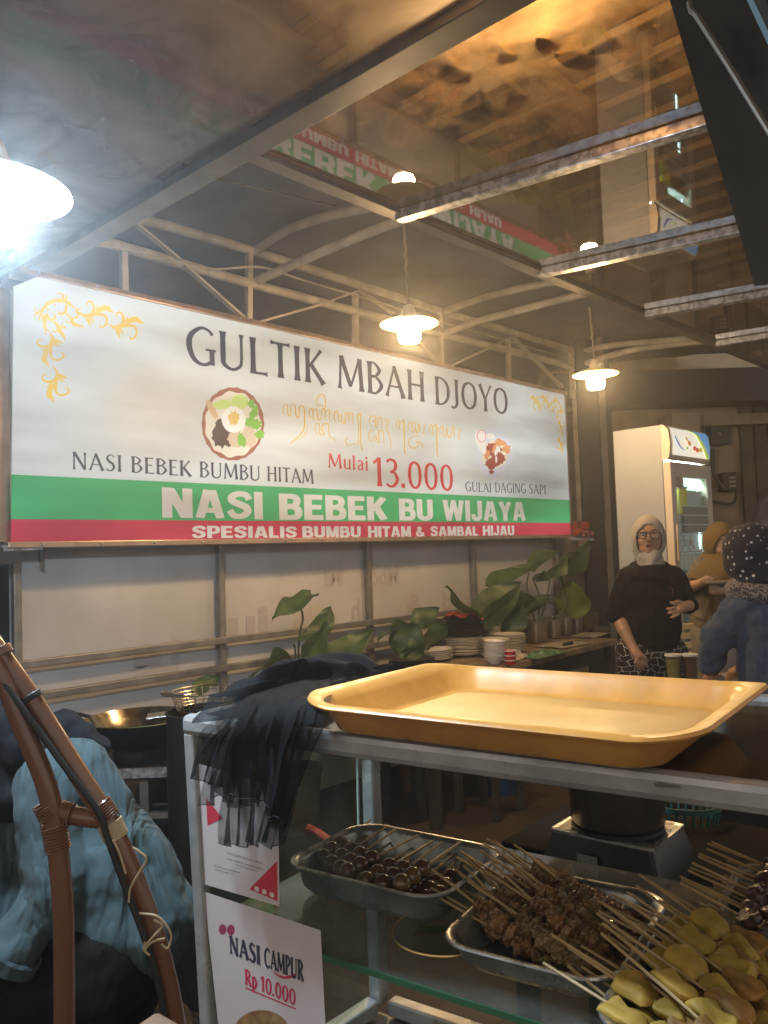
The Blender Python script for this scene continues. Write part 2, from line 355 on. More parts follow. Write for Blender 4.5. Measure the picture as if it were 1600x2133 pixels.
GL = {
 'A': (.74, [ST((.36, 1), (.06, 0), H_, 1, 2), ST((.34, 1), (.68, 0), T, 1, 1.5), ST((.17, .34), (.55, .34), .06, 1, 1)]),
 'B': (.6, [ST((.13, 1), (.13, 0)), CV([(.1, .965), (.3, .965), (.47, .76), (.3, .55), (.12, .545)], [.07, .07, .13, .07, .06]), CV([(.12, .545), (.34, .54), (.53, .29), (.33, .035), (.1, .035)], [.06, .07, .14, .07, .07])]),
 'C': (.68, [CV([(.64, .82), (.55, .94), (.36, .975), (.13, .75), (.09, .45), (.2, .13), (.42, .025), (.64, .14)], [.09, .07, .08, .13, .14, .12, .08, .08])]),
 'D': (.7, [ST((.13, 1), (.13, 0)), CV([(.1, .965), (.34, .95), (.56, .78), (.62, .5), (.56, .22), (.34, .05), (.1, .035)], [.07, .07, .11, .14, .11, .07, .07])]),
 'E': (.52, [ST((.13, 1), (.13, 0)), ST((.1, .965), (.46, .965), .07, 1, 2), ST((.1, .53), (.4, .53), .07, 1, 1.6), ST((.1, .035), (.49, .035), .07, 1, 2.2)]),
 'G': (.74, [CV([(.66, .83), (.57, .94), (.38, .975), (.14, .76), (.09, .46), (.2, .14), (.42, .025), (.64, .12)], [.09, .07, .08, .13, .14, .12, .08, .1]), ST((.64, .46), (.64, .04), .13, 1.4, 1), ST((.48, .43), (.74, .43), .06, 1, 1)]),
 'H': (.74, [ST((.13, 1), (.13, 0)), ST((.61, 1), (.61, 0)), ST((.13, .52), (.61, .52), .07, 1, 1)]),
 'I': (.26, [ST((.13, 1), (.13, 0))]),
 'J': (.36, [ST((.24, 1), (.24, .25), T, 1.5, 1), CV([(.24, .3), (.23, .1), (.12, -.02), (-.02, .0)], [T, .12, .08, .09])]),
 'K': (.66, [ST((.13, 1), (.13, 0)), ST((.56, 1), (.2, .5), H_, 1.8, 1), ST((.22, .56), (.62, 0), T, 1, 1.5)]),
 'L': (.54, [ST((.13, 1), (.13, 0)), ST((.1, .035), (.52, .035), .07, 1, 2.2)]),
 'M': (.92, [ST((.15, 1), (.09, 0), H_, 1.2, 2), ST((.15, 1), (.45, .1), T, 1.2, .8), ST((.45, .1), (.76, 1), H_, .8, 1.2), ST((.76, 1), (.82, 0), T, 1.2, 1.5)]),
 'N': (.76, [ST((.12, 1), (.12, 0), H_, 1.6, 2), ST((.12, 1), (.64, 0), T, 1.3, 1), ST((.64, 1), (.64, 0), H_, 2, 1)]),
 'O': (.8, [CV([(.4, .975), (.18, .84), (.1, .5), (.18, .16), (.4, .025), (.62, .16), (.7, .5), (.62, .84), (.4, .975)], [.07, .12, .14, .12, .07, .12, .14, .12, .07])]),
 'P': (.58, [ST((.13, 1), (.13, 0)), CV([(.1, .965), (.32, .965), (.5, .74), (.33, .49), (.12, .46)], [.07, .07, .14, .07, .06])]),
 'R': (.64, [ST((.13, 1), (.13, 0)), CV([(.1, .965), (.32, .965), (.5, .75), (.33, .52), (.12, .5)], [.07, .07, .14, .07, .06]), ST((.28, .52), (.6, 0), T, 1, 1.4)]),
 'S': (.54, [CV([(.46, .86), (.36, .96), (.2, .95), (.11, .76), (.22, .58), (.38, .44), (.44, .25), (.33, .06), (.17, .03), (.06, .14)], [.08, .06, .08, .12, .14, .14, .13, .09, .06, .09])]),
 'T': (.6, [ST((.3, 1), (.3, 0)), ST((.02, .965), (.58, .965), .07, 2, 2)]),
 'U': (.72, [ST((.12, 1), (.12, .32), T, 1.5, 1), CV([(.12, .36), (.14, .14), (.35, .02), (.56, .14), (.6, .36)], [T, .12, .08, .08, H_]), ST((.6, 1), (.6, .32), H_, 2, 1)]),
 'W': (1.0, [ST((.07, 1), (.27, 0), T, 1.5, .9), ST((.27, 0), (.5, .9), H_, .9, 1), ST((.5, .9), (.7, 0), T, 1, .9), ST((.7, 0), (.93, 1), H_, .9, 1.8)]),
 'Y': (.64, [ST((.06, 1), (.32, .45), T, 1.5, 1), ST((.6, 1), (.33, .47), H_, 2, 1), ST((.32, .5), (.32, 0), T, 1, 1.5)]),
 'u': (.56, [ST((.12, .7), (.12, .2), .12, 1.3, 1), CV([(.12, .26), (.14, .08), (.28, .02), (.44, .14)], [.12, .1, .07, .06]), ST((.45, .7), (.45, 0), .12, 1.3, 1.3)]),
 'l': (.25, [ST((.12, 1.02), (.12, 0), .12)]),
 'a': (.5, [CV([(.08, .58), (.2, .69), (.36, .62), (.38, .4)], [.09, .07, .1, .12]), ST((.38, .46), (.38, 0), .12, 1, 1.3), CV([(.38, .4), (.2, .36), (.09, .2), (.18, .03), (.36, .12)], [.06, .08, .11, .08, .05])]),
 'i': (.25, [ST((.12, .7), (.12, 0), .12), ST((.12, .98), (.12, .84), .14, 1, 1)]),
 'p': (.55, [ST((.12, .7), (.12, -.28), .13), CV([(.1, .58), (.28, .69), (.46, .36), (.28, .02), (.1, .1)], [.07, .09, .14, .09, .07])]),
 '1': (.44, [ST((.26, 1), (.26, 0), T, 1, 1.5), ST((.04, .8), (.26, .97), .08, 1.2, 1)]),
 '3': (.56, [CV([(.06, .88), (.2, .97), (.38, .92), (.43, .76), (.36, .6), (.2, .53)], [.09, .07, .1, .13, .1, .06]), CV([(.2, .53), (.38, .5), (.48, .28), (.36, .07), (.18, .02), (.04, .1)], [.06, .08, .14, .1, .07, .09])]),
 '0': (.66, [CV([(.33, .975), (.16, .84), (.1, .5), (.16, .16), (.33, .025), (.5, .16), (.56, .5), (.5, .84), (.33, .975)], [.07, .11, .13, .11, .07, .11, .13, .11, .07])]),
 '.': (.22, [ST((.1, .15), (.1, .0), .15, 1, 1)]),
 ' ': (.3, []),
}
def pen_text(txt, gap=.06, bold=1.0, xs=1.0):
    """list of (left,right) ribbons and the total width, cap height 1"""
    out = []; x = 0
    for ch in txt:
        wd, items = GL[ch]
        for it in items:
            if it[0] == 's':
                l, r = straight(it[1], it[2], it[3]*bold, it[4], it[5])
            else:
                l, r = stroke2d(it[1], [q*bold for q in it[2]])
            out.append(([Vector((p.x*xs+x, p.y, 0)) for p in l], [Vector((p.x*xs+x, p.y, 0)) for p in r]))
        x += (wd+gap)*xs
    return out, x-gap*xs
def ribbons(mb, rb, fn, step=.00025):
    for i, (l, r) in enumerate(rb):
        k = len(l); vs = [fn(p.x, p.y, step*i) for p in l] + [fn(p.x, p.y, step*i) for p in r]
        mb.add(vs, [(j, j+1, k+j+1, k+j) for j in range(k-1)])
def font_mesh(txt, off=0.0, space=1.0):
    """built-in font as flat triangles, normalised to cap height 1, starting at x = 0"""
    c = bpy.data.curves.new('t', 'FONT'); c.body = txt; c.offset = off; c.space_character = space; c.resolution_u = 3
    o = bpy.data.objects.new('t', c); COL.objects.link(o); dg = bpy.context.evaluated_depsgraph_get(); me = o.evaluated_get(dg).to_mesh()
    vs = [v.co.copy() for v in me.vertices]; fs = [tuple(p.vertices) for p in me.polygons]; o.evaluated_get(dg).to_mesh_clear()
    bpy.data.objects.remove(o); bpy.data.curves.remove(c)
    x0 = min(v.x for v in vs); x1 = max(v.x for v in vs); y1 = max(v.y for v in vs)
    h = CAPH or y1
    return [Vector(((v.x-x0)/h, v.y/h, 0)) for v in vs], fs, (x1-x0)/h
CAPH = None
_v, _f, _w = font_mesh('H'); 
# ================================================================= BIG BACKLIT SIGN
def sign_mat(name, col, glow=.31, bands=True, gloss=.42):
    m = bpy.data.materials.new(name); m.use_nodes = True; nt = m.node_tree; N, L = nt.nodes, nt.links; b = N['Principled BSDF']
    b.inputs['Base Color'].default_value = (*[c*.32 for c in col], 1); b.inputs['Roughness'].default_value = gloss; b.inputs['Specular IOR Level'].default_value = .3
    b.inputs['Emission Color'].default_value = (*col, 1)
    # tube lamps behind the translucent face: soft uneven strips
    g = N.new('ShaderNodeTexCoord'); mp = N.new('ShaderNodeMapping'); mp.inputs['Rotation'].default_value = (0, 0, -atan2(SD.y, SD.x)); mp.inputs['Scale'].default_value = (.55, .55, 2.6)
    L.new(g.outputs['Object'], mp.inputs[0]); nz = N.new('ShaderNodeTexNoise'); nz.inputs['Scale'].default_value = 1.5; nz.inputs['Detail'].default_value = 3.0; nz.inputs['Roughness'].default_value = .45
    L.new(mp.outputs[0], nz.inputs['Vector']); mr = N.new('ShaderNodeMapRange'); mr.inputs[1].default_value = .32; mr.inputs[2].default_value = .7
    mr.inputs[3].default_value = glow*.50; mr.inputs[4].default_value = glow*1.6
    L.new(nz.outputs['Fac'], mr.inputs[0]); L.new(mr.outputs[0], b.inputs['Emission Strength']); return m
SM = {'white': sign_mat('sign_white', (.74, .80, .81)), 'green': sign_mat('sign_green', (.07, .48, .18)), 'red': sign_mat('sign_red', (.62, .05, .09)),
      'ink': sign_mat('sign_ink', (.035, .033, .04), .8), 'gold': sign_mat('sign_gold', (.66, .44, .06), .5), 'rtext': sign_mat('sign_red_text', (.72, .05, .06)),
      'wtext': sign_mat('sign_white_text', (.80, .77, .70))}
def pc(name, col, glow=.45): return sign_mat(name, col, glow)
uL, uR = SUV(24, 1120)[0], SUV(1189, 1110)[0]
zB = (SUV(22, 1129)[1] + SUV(1190, 1114)[1])/2
zT = (SUV(110, 590)[1] + SUV(1178, 822)[1])/2 + .005
sg = thing('sign_board', 'big backlit food stall sign with green and red bands above the white partition', 'sign', SW((uL+uR)/2, zB, 0))
zg1 = (SUV(38, 988)[1] + SUV(1183, 1042)[1])/2; zg0 = (SUV(32, 1082)[1] + SUV(1186, 1089)[1])/2
ut0, ut1 = SUV(110, 590)[0], SUV(1178, 822)[0]
print('SIGN u', uL, uR, 'z', zB, zT, zg1, zg0, 'zT each', SUV(110, 590), SUV(1178, 822), SUV(38, 988), SUV(1183, 1042), SUV(22, 1129), SUV(1190, 1114))
def sheet(z0, z1, wd, c=None):
    """flat printed sheet; the sign's left edge leans a little"""
    def ul(z): return uL + .0 + (z-zB)*.02
    if c: return [SW(ul(z0), z0, wd), SW(uR, z0, wd), SW(uR, z1, wd), SW(ul(z1)+c, z1, wd), SW(ul(z1), z1-c*.62, wd)]
    return [SW(ul(z0), z0, wd), SW(uR, z0, wd), SW(uR, z1, wd), SW(ul(z1), z1, wd)]
def flat(poly, ext=.004):
    return MB().prism(poly, SN*-ext)
part(flat(sheet(zg1, zT, .0, .10), .008), 'face', SM['white'], sg, smooth=False, label='white face with black, gold and red lettering')
part(flat(sheet(zg0+.0, zg1, .0), .008), 'green_band', SM['green'], sg, smooth=False)
part(flat(sheet(zB, zg0, .0), .008), 'red_band', SM['red'], sg, smooth=False)
part(MB().box(SW((uL+uR)/2, (zB+zT)/2-.03, -.10), (uR-uL-.02, .17, zT-zB-.1), (SD, SN, ZV)), 'box', mat('sign_box_metal', (.35, .27, .2), .4, .6), sg, smooth=False)
fr = MB(); cop = mat('copper_toned_frame', (.55, .38, .26), .32, .8, var=.3, vscale=9)
for (a, bq, c, d) in ((uL-.02, zB-.012, uR+.02, zB-.012), (uL+.04, zT+.012, uR+.02, zT+.012), (uR+.012, zB, uR+.012, zT), (uL-.012, zB, uL+.008, zT-.07)):
    fr.beam(SW(a, bq, -.04), SW(c, d, -.04), .12, .026, up=SN if a == c or abs(a-c) < .1 else ZV)
part(fr, 'frame', cop, sg, smooth=False, bevel=.003)
for k in range(17):
    uu = uL+.12+(uR-uL-.2)*k/16
    for zz in (zB-.012, zT+.012): part(MB().ell(SW(uu, zz, .022), (.006, .006, .006), n=8, m=6), 'rivet', M['galv'], sg)
def word(mb, txt, bl, br, tl, bold=1.0, gap=.06, wd=.0015):
    rb, wN = pen_text(txt, gap, bold); a, c, e = SUV(*bl), SUV(*br), SUV(*tl); h = e[1]-a[1]
    z0 = a[1]; dz = c[1]-a[1]
    ribbons(mb, rb, lambda x, y, s: SW(a[0]+(c[0]-a[0])*x/wN, z0+dz*x/wN+y*h, wd+s))
for a_ in (('GULTIK', (387, 756), (676, 802), (387, 675)), ('MBAH', (702, 808), (886, 838), (702, 739)), ('DJOYO', (905, 842), (1059, 864), (905, 783))):
    b = MB(); word(b, *a_); part(b, 'title_word', SM['ink'], sg, smooth=False)
for tx, bl, br, tl in (('NASI', (149, 977), (254, 983), (149, 941)), ('BEBEK', (272, 984), (398, 993), (272, 950)), ('BUMBU', (415, 994), (542, 1002), (415, 961)), ('HITAM', (556, 1002), (653, 1008), (556, 971)),
                       ('GULAI', (969, 1023), (1023, 1026), (969, 1003)), ('DAGING', (1031, 1026), (1095, 1028), (1031, 1005)), ('SAPI', (1102, 1028), (1137, 1030), (1102, 1008))):
    b = MB(); word(b, tx, bl, br, tl, .95); part(b, 'dish_word', SM['ink'], sg, smooth=False)
b = MB(); word(b, 'Mulai', (683, 974), (767, 981), (683, 944)); part(b, 'price_word', SM['rtext'], sg, smooth=False)
b = MB(); word(b, '13.000', (777, 1012), (945, 1023), (777, 952), 1.1); part(b, 'price_number', SM['rtext'], sg, smooth=False)
HT, HB = .265, .20
def hs(p, q, wd=HT): return ('s', p, q, wd, 1, 1)
HV = {'N': (.80, [hs((.13, 1), (.13, 0)), hs((.17, 1), (.63, 0), .27), hs((.67, 1), (.67, 0))]), 'A': (.84, [hs((.37, 1), (.13, 0), .25), hs((.47, 1), (.71, 0), .25), hs((.25, .28), (.6, .28), .17)]),
 'S': (.74, [CV([(.66, .70), (.58, .86), (.37, .90), (.16, .80), (.15, .64), (.36, .53), (.57, .42), (.60, .24), (.42, .10), (.2, .12), (.07, .30)], [.21, .21, .2, .22, .23, .24, .24, .23, .2, .21, .21])]), 'I': (.28, [hs((.14, 1), (.14, 0))]),
 'B': (.74, [hs((.13, 1), (.13, 0)), CV([(.12, .905), (.40, .905), (.56, .83), (.56, .65), (.42, .54), (.12, .535)], [.19, .19, .23, .23, .18, .17]), CV([(.12, .50), (.42, .50), (.60, .40), (.60, .18), (.44, .095), (.12, .095)], [.17, .18, .25, .25, .19, .19])]),
 'E': (.66, [hs((.13, 1), (.13, 0)), hs((.13, .9), (.63, .9), HB), hs((.13, .51), (.58, .51), .18), hs((.13, .1), (.65, .1), HB)]), 'K': (.82, [hs((.13, 1), (.13, 0)), hs((.68, 1), (.24, .44), .25), hs((.34, .58), (.68, 0), .28)]),
 'U': (.76, [hs((.13, 1), (.13, .36)), CV([(.13, .40), (.15, .20), (.38, .095), (.61, .20), (.63, .40)], [HT, .26, .2, .26, HT]), hs((.63, 1), (.63, .36))]), 'W': (1.14, [hs((.12, 1), (.31, 0), .25), hs((.57, 1), (.34, 0), .22), hs((.57, 1), (.80, 0), .22), hs((1.02, 1), (.83, 0), .25)]),
 'J': (.62, [hs((.48, 1), (.48, .32)), CV([(.48, .36), (.46, .18), (.28, .09), (.12, .16), (.10, .34)], [HT, .25, .2, .22, .23])]), 'Y': (.82, [hs((.13, 1), (.41, .40), .26), hs((.69, 1), (.41, .40), .26), hs((.41, .46), (.41, 0))]),
 'P': (.70, [hs((.13, 1), (.13, 0)), CV([(.12, .905), (.38, .905), (.56, .82), (.56, .56), (.40, .44), (.12, .44)], [.19, .19, .25, .25, .19, .19])]), 'L': (.62, [hs((.13, 1), (.13, 0)), hs((.13, .1), (.60, .1), HB)]), 'M': (.94, [hs((.13, 1), (.13, 0), .24), hs((.19, 1), (.46, .06), .23), hs((.75, 1), (.48, .06), .23), hs((.81, 1), (.81, 0), .24)]),
 'H': (.80, [hs((.13, 1), (.13, 0)), hs((.67, 1), (.67, 0)), hs((.13, .51), (.67, .51), HB)]), 'T': (.72, [hs((.36, 1), (.36, 0)), hs((.0, .9), (.72, .9), HB)]),
 '&': (.80, [CV([(.74, .02), (.5, .28), (.27, .62), (.22, .80), (.34, .90), (.46, .80), (.40, .64), (.18, .44), (.12, .26), (.24, .10), (.44, .10), (.60, .24), (.68, .42)], [.2, .19, .17, .16, .15, .16, .16, .18, .2, .2, .19, .18, .15])])}
def heavy_text(txt, gap=.07):
    out = []; x = 0
    for ch in txt:
        wd, items = HV[ch]
        for it in items:
            l, r = straight(it[1], it[2], it[3], 1, 1) if it[0] == 's' else stroke2d(*it[1:], 6)
            cl = lambda p: Vector((p.x+x, min(1, max(0, p.y)), 0))
            out.append(([cl(p) for p in l], [cl(p) for p in r]))
        x += wd+gap
    return out, x-gap
def fword(mb, txt, bl, br, tl, off=.03, wd=.0015):
    rb, wN = heavy_text(txt); a, c, e = SUV(*bl), SUV(*br), SUV(*tl); h = e[1]-a[1]
    ribbons(mb, rb, lambda x, y, s: SW(a[0]+(c[0]-a[0])*x/wN, a[1]+(c[1]-a[1])*x/wN+y*h, wd+s), .00008)
b = MB()
for tx, bl, br, tl in (('NASI', (338, 1078), (548, 1082), (338, 1015)), ('BEBEK', (582, 1083), (808, 1084), (582, 1028)), ('BU', (832, 1084), (902, 1085), (832, 1038)), ('WIJAYA', (923, 1085), (1095, 1085), (923, 1041))):
    b = MB(); fword(b, tx, bl, br, tl, .055); part(b, 'band_word', SM['wtext'], sg, smooth=False)
b = MB()
for tx, bl, br, tl in (('SPESIALIS', (400, 1121), (618, 1120), (400, 1095)), ('BUMBU', (630, 1120), (751, 1119), (630, 1096)), ('HITAM', (767, 1119), (856, 1118), (767, 1096)), ('&', (866, 1118), (885, 1118), (866, 1096)), ('SAMBAL', (897, 1117), (996, 1116), (897, 1096)), ('HIJAU', (1006, 1116), (1071, 1115), (1006, 1095))):
    b = MB(); fword(b, tx, bl, br, tl, .045); part(b, 'slogan_word', SM['wtext'], sg, smooth=False)
# Javanese script line: every pen stroke traced
JV = [
 ([(92,215),(76,190),(80,150),(97,127),(112,140),(114,200),(128,222),(137,205),(140,145),(150,130)], 7), ([(137,140),(160,128),(175,145),(178,205),(192,232),(204,225),(206,160),(214,140)], 7),
 ([(206,160),(222,136),(242,150),(249,180),(250,290),(235,345),(190,400),(135,442)], 8), ([(272,290),(268,340),(235,390),(185,418)], 4),
 ([(352,142),(350,90),(372,50),(395,46),(417,72),(422,110),(420,150)], 7), ([(352,142),(385,132),(418,146)], 5),
 ([(305,238),(288,210),(290,175),(308,160),(318,180),(320,240),(335,248)], 7), ([(318,190),(340,160),(352,175),(355,235),(368,252),(383,240)], 7), ([(378,250),(392,170),(408,160),(416,185),(418,245)], 7), ([(418,190),(440,170),(452,185),(454,270)], 7),
 ([(352,370),(338,340),(345,290),(362,284),(372,300),(374,360),(390,376),(408,360),(390,325),(400,290),(436,284),(446,300),(448,370),(462,395),(490,405),(494,430)], 6),
 ([(505,270),(490,240),(494,195),(510,180),(520,195),(524,270)], 7), ([(524,230),(550,205),(548,260),(530,268)], 5), ([(550,215),(552,262),(575,282),(582,210),(566,190)], 6), ([(582,215),(600,190),(608,215),(612,270)], 6), ([(612,220),(632,196),(640,215),(642,292)], 7),
 ([(684,462),(688,300),(678,230),(690,208),(702,225),(706,440),(720,498)], 8), ([(684,462),(650,445),(605,460),(582,430),(590,400),(606,402)], 5),
 ([(800,305),(782,290),(776,250),(790,226),(822,224),(826,250),(800,262),(828,268),(822,305),(836,318)], 6), ([(836,318),(848,240),(866,232),(876,250),(878,322)], 7),
 ([(790,430),(772,400),(776,355),(796,336),(815,345)], 6), ([(790,430),(812,390),(834,390),(818,425)], 5), ([(834,390),(842,436),(856,430),(850,350),(870,338),(888,360),(892,442)], 6),
 ([(916,280),(906,256),(920,240),(930,262),(916,320),(940,380),(950,440),(946,495)], 5),
 ([(1010,330),(994,300),(998,270),(1012,258),(1020,275),(1022,330),(1036,336)], 6), ([(1022,285),(1044,260),(1056,280),(1060,500),(1076,534)], 8),
 ([(1110,345),(1090,320),(1092,285),(1106,268),(1120,284),(1122,345),(1140,350),(1145,322)], 6), ([(1122,285),(1146,268),(1148,320),(1164,358),(1172,290),(1158,278)], 5), ([(1172,290),(1182,300),(1184,358)], 6),
 ([(1208,300),(1216,288),(1228,300),(1212,364),(1238,366)], 5),
 ([(1180,384),(1130,388),(1096,420),(1098,460),(1130,482),(1160,474),(1176,440),(1150,430)], 6), ([(1150,430),(1190,434),(1206,462),(1204,490)], 6),
 ([(1278,365),(1262,340),(1266,308),(1280,294),(1288,312),(1290,366),(1304,370)], 6), ([(1290,315),(1310,294),(1322,315),(1324,500),(1332,556)], 8),
 ([(1362,375),(1346,350),(1350,318),(1364,304),(1374,325),(1376,380),(1396,384),(1404,310)], 6), ([(1404,310),(1414,384),(1436,388),(1442,312)], 6), ([(1442,315),(1458,308),(1464,396)], 6),
 ([(1492,332),(1502,322),(1514,336),(1494,398),(1516,402)], 5)]
def pix_strokes(mb, items, ox, oy, sc, wd, xf=None, step=.0001):
    for i, (pts, ws) in enumerate(items):
        ws = [ws*.55, ws*1.15, ws*.7] if not isinstance(ws, (list, tuple)) else ws
        l, r = stroke2d(pts, ws, 5)
        def q(p):
            u, z = SUV(ox+p.x/sc, oy+p.y/sc)
            return SW(*((u, z) if xf is None else xf(u, z)), wd+step*i)
        k = len(l); mb.add([q(p) for p in l]+[q(p) for p in r], [(j, j+1, k+j+1, k+j) for j in range(k-1)])
b = MB(); pix_strokes(b, [(p, wq*1.25) for p, wq in JV], 570, 810, 3.902, .0015); part(b, 'script_lettering', SM['gold'], sg, smooth=False)
# gold scrollwork in both upper corners
SC = [([(0,0),(60,45),(120,72),(200,52),(300,45),(370,60),(405,120),(385,195),(340,222),(312,205),(318,170)], [6,22,50,58,40,30,30,28,26,18,4]),
      ([(150,70),(215,20),(228,-60),(190,-128),(140,-120),(128,-85),(150,-70)], [40,46,34,26,20,14,6]), ([(250,40),(320,-20),(400,-40),(440,-10),(500,30)], [30,70,74,52,4]), ([(330,-15),(390,-52),(430,-50)], [30,30,3]),
      ([(250,0),(275,-40),(290,-95)], [30,24,3]), ([(150,60),(155,130),(185,220)], [60,60,3]), ([(185,85),(210,130),(228,190)], [30,24,4])]
def place(items, ox, oy, s=1.0, tr=False):
    return [([(ox + s*(p[1] if tr else p[0]), oy + s*(p[0] if tr else p[1])) for p in pts], [x*s for x in ws]) for pts, ws in items]
CORN = [([(610,330),(520,260),(400,225),(270,260),(190,340),(170,430)], [16,50,60,50,44,12]), ([(190,340),(110,400),(60,450)], [30,30,3]), ([(180,390),(150,430),(130,520)], [30,30,3]), ([(120,420),(80,380),(90,330),(130,340)], [14,16,14,5]),
        ([(430,240),(460,180),(430,140),(380,140),(375,170)], [20,22,18,14,4]), ([(480,260),(500,200),(495,140)], [40,34,3]), ([(500,290),(490,370),(450,410),(400,400),(385,360)], [40,36,36,30,6]), ([(230,300),(240,340),(270,360),(290,345)], [20,20,16,5]), ([(330,260),(345,300),(360,285)], [16,16,4]),
        ([(230,400),(260,470),(310,490),(350,450),(340,400)], [40,44,40,34,5]), ([(190,430),(210,520),(190,590)], [60,60,4]), ([(200,560),(230,620),(260,640)], [40,36,18]), ([(220,620),(215,680),(240,670)], [14,16,4]),
        ([(500,400),(540,450),(600,470),(650,440),(640,395)], [24,26,26,24,5]), ([(560,450),(590,530),(640,560),(700,575),(735,610)], [26,50,44,26,6]), ([(560,500),(520,530),(500,490),(520,480)], [16,16,12,4]), ([(590,520),(570,580)], [40,4]), ([(620,530),(610,590)], [30,4]),
        ([(330,510),(380,560),(400,620),(450,690),(490,775)], [24,44,60,44,6]), ([(400,600),(460,580),(500,610)], [30,30,3]), ([(420,560),(450,540),(430,520)], [14,14,4]), ([(390,640),(330,650),(300,610)], [24,22,4]), ([(620,340),(680,350),(685,320)], [16,16,4]), ([(620,350),(660,400),(700,410)], [24,40,40])]
ORN = CORN + place(SC, 640, 370, .98) + place(SC, 1030, 520) + place(SC, 240, 620, 1.0, True) + place(SC, 305, 1090, 1.0, True)
b = MB(); pix_strokes(b, ORN, 60, 590, 6.4, .0012, step=.00008); part(b, 'scrollwork', SM['gold'], sg, smooth=False); b = MB()
cu, cz = SUV(66, 606); cu2, cz2 = SUV(1174, 834)
pix_strokes(b, ORN, 60, 590, 6.4, .0012, xf=lambda u, z: (cu2-(u-cu)*.93, cz2-(cz-z)*.93), step=.00008)
part(b, 'scrollwork', SM['gold'], sg, smooth=False)
# the two printed dishes
def disc(mb, cx, cy, rx, ry, wd, n=36, wob=0, lob=11, ph=0.0):
    pts = [(cx+rx*(1+wob*cos(lob*2*pi*k/n*1.0))*cos(2*pi*k/n+ph), cy+ry*(1+wob*cos(lob*2*pi*k/n))*sin(2*pi*k/n+ph)) for k in range(n)]
    mb.add([SP(x, y) + SN*wd for x, y in pts], [tuple(range(n))])
def blob(mb, cx, cy, rx, ry, wd, rot=0, rough=.25, n=26, seed=0):
    rnd = random.Random(seed); pts = []
    for k in range(n):
        a = 2*pi*k/n; rr = 1+rough*(rnd.random()-.5); x, y = rx*rr*cos(a), ry*rr*sin(a); pts.append((cx+x*cos(rot)-y*sin(rot), cy+x*sin(rot)+y*cos(rot)))
    mb.add([SP(x, y) + SN*wd for x, y in pts], [tuple(range(n))])
def printed(name, items):
    b = MB(); i = 0
    root = None
    for (nm, col, fn) in items:
        b = MB(); fn(b, .0012+.0004*i); i += 1
        o = part(b, nm if root is None else nm, pc('print_'+nm, col), sg if root is None else root, smooth=False)
        if root is None: root = o
    return root
def q8(x, y): return 360+x/2.286, 780+y/2.286
def L_(nm, col, shapes):
    def fn(b, wd):
        for k, s in enumerate(shapes):
            x, y = q8(s[0], s[1]); blob(b, x, y, s[2]/2.286, s[3]/2.286, wd+.00006*k, s[4] if len(s) > 4 else 0, s[5] if len(s) > 5 else .15, seed=k+int(s[0]))
    return (nm, col, fn)
printed('printed_dish', [
 ('printed_dish', (.34, .13, .09), lambda b, wd: disc(b, 485, 883, 65, 76, wd, 66, .012, 22)),
 ('plate_white', (.72, .68, .58), lambda b, wd: disc(b, 485, 884, 58, 68, wd, 66, .03, 11)),
 L_('stew', (.10, .06, .05), [(235,290,48,60,.3,.3), (225,240,26,30,0,.4), (265,320,20,26,0,.4)]),
 L_('cracker_print', (.62, .44, .26), [(185,165,16,52,-.5,.3)]), L_('sauce_print', (.62, .50, .36), [(300,310,40,40,0,.3), (360,300,40,46,0,.3)]),
 L_('lime', (.55, .72, .22), [(235,143,46,22,-.1,.05), (318,130,42,34,.2,.05)]),
 L_('greens', (.22, .48, .07), [(385,180,18,40,.4,.5), (395,240,26,24,0,.6), (360,225,24,22,0,.6), (325,310,18,34,-.3,.6), (412,285,22,20,0,.4), (372,140,16,20,0,.5)]),
 L_('egg', (.82, .84, .80), [(288,215,57,63,0,.04)]), L_('egg_topping', (.72, .52, .16), [(288,208,24,34,.1,.5)])])
def q4(x, y): return 600+x/2.286, 620+y/2.286
def R_(nm, col, shapes):
    def fn(b, wd):
        for k, s in enumerate(shapes):
            x, y = q4(s[0], s[1]); blob(b, x, y, s[2]/2.286, s[3]/2.286, wd+.00006*k, s[4] if len(s) > 4 else 0, s[5] if len(s) > 5 else .15, seed=k+int(s[1]))
    return (nm, col, fn)
printed('printed_bowl', [
 ('printed_bowl', (.60, .62, .70), lambda b, wd: disc(b, 1029, 944, 39, 49, wd)),
 R_('rice', (.74, .68, .52), [(985,745,62,70,0,.2)]), R_('beef', (.34, .07, .05), [(975,725,40,34,.3,.5), (1000,765,34,30,0,.5), (965,790,30,24,0,.5), (968,830,12,10,0,.4)]),
 R_('carrot', (.68, .30, .12), [(1010,690,26,16,.3,.5), (1040,720,18,22,0,.5), (945,745,14,22,0,.5), (985,715,10,26,.5,.3)]),
 R_('cracker_white', (.78, .74, .68), [(915,690,20,58,-.35,.08), (990,735,8,20,.3,.3), (1000,720,8,16,-.4,.3), (960,660,24,14,0,.3), (990,770,5,16,0,.2)]),
 R_('radish', (.76, .30, .30), [(920,660,22,30,0,.04)]), R_('radish_core', (.82, .76, .72), [(920,660,18,26,0,.04)])])
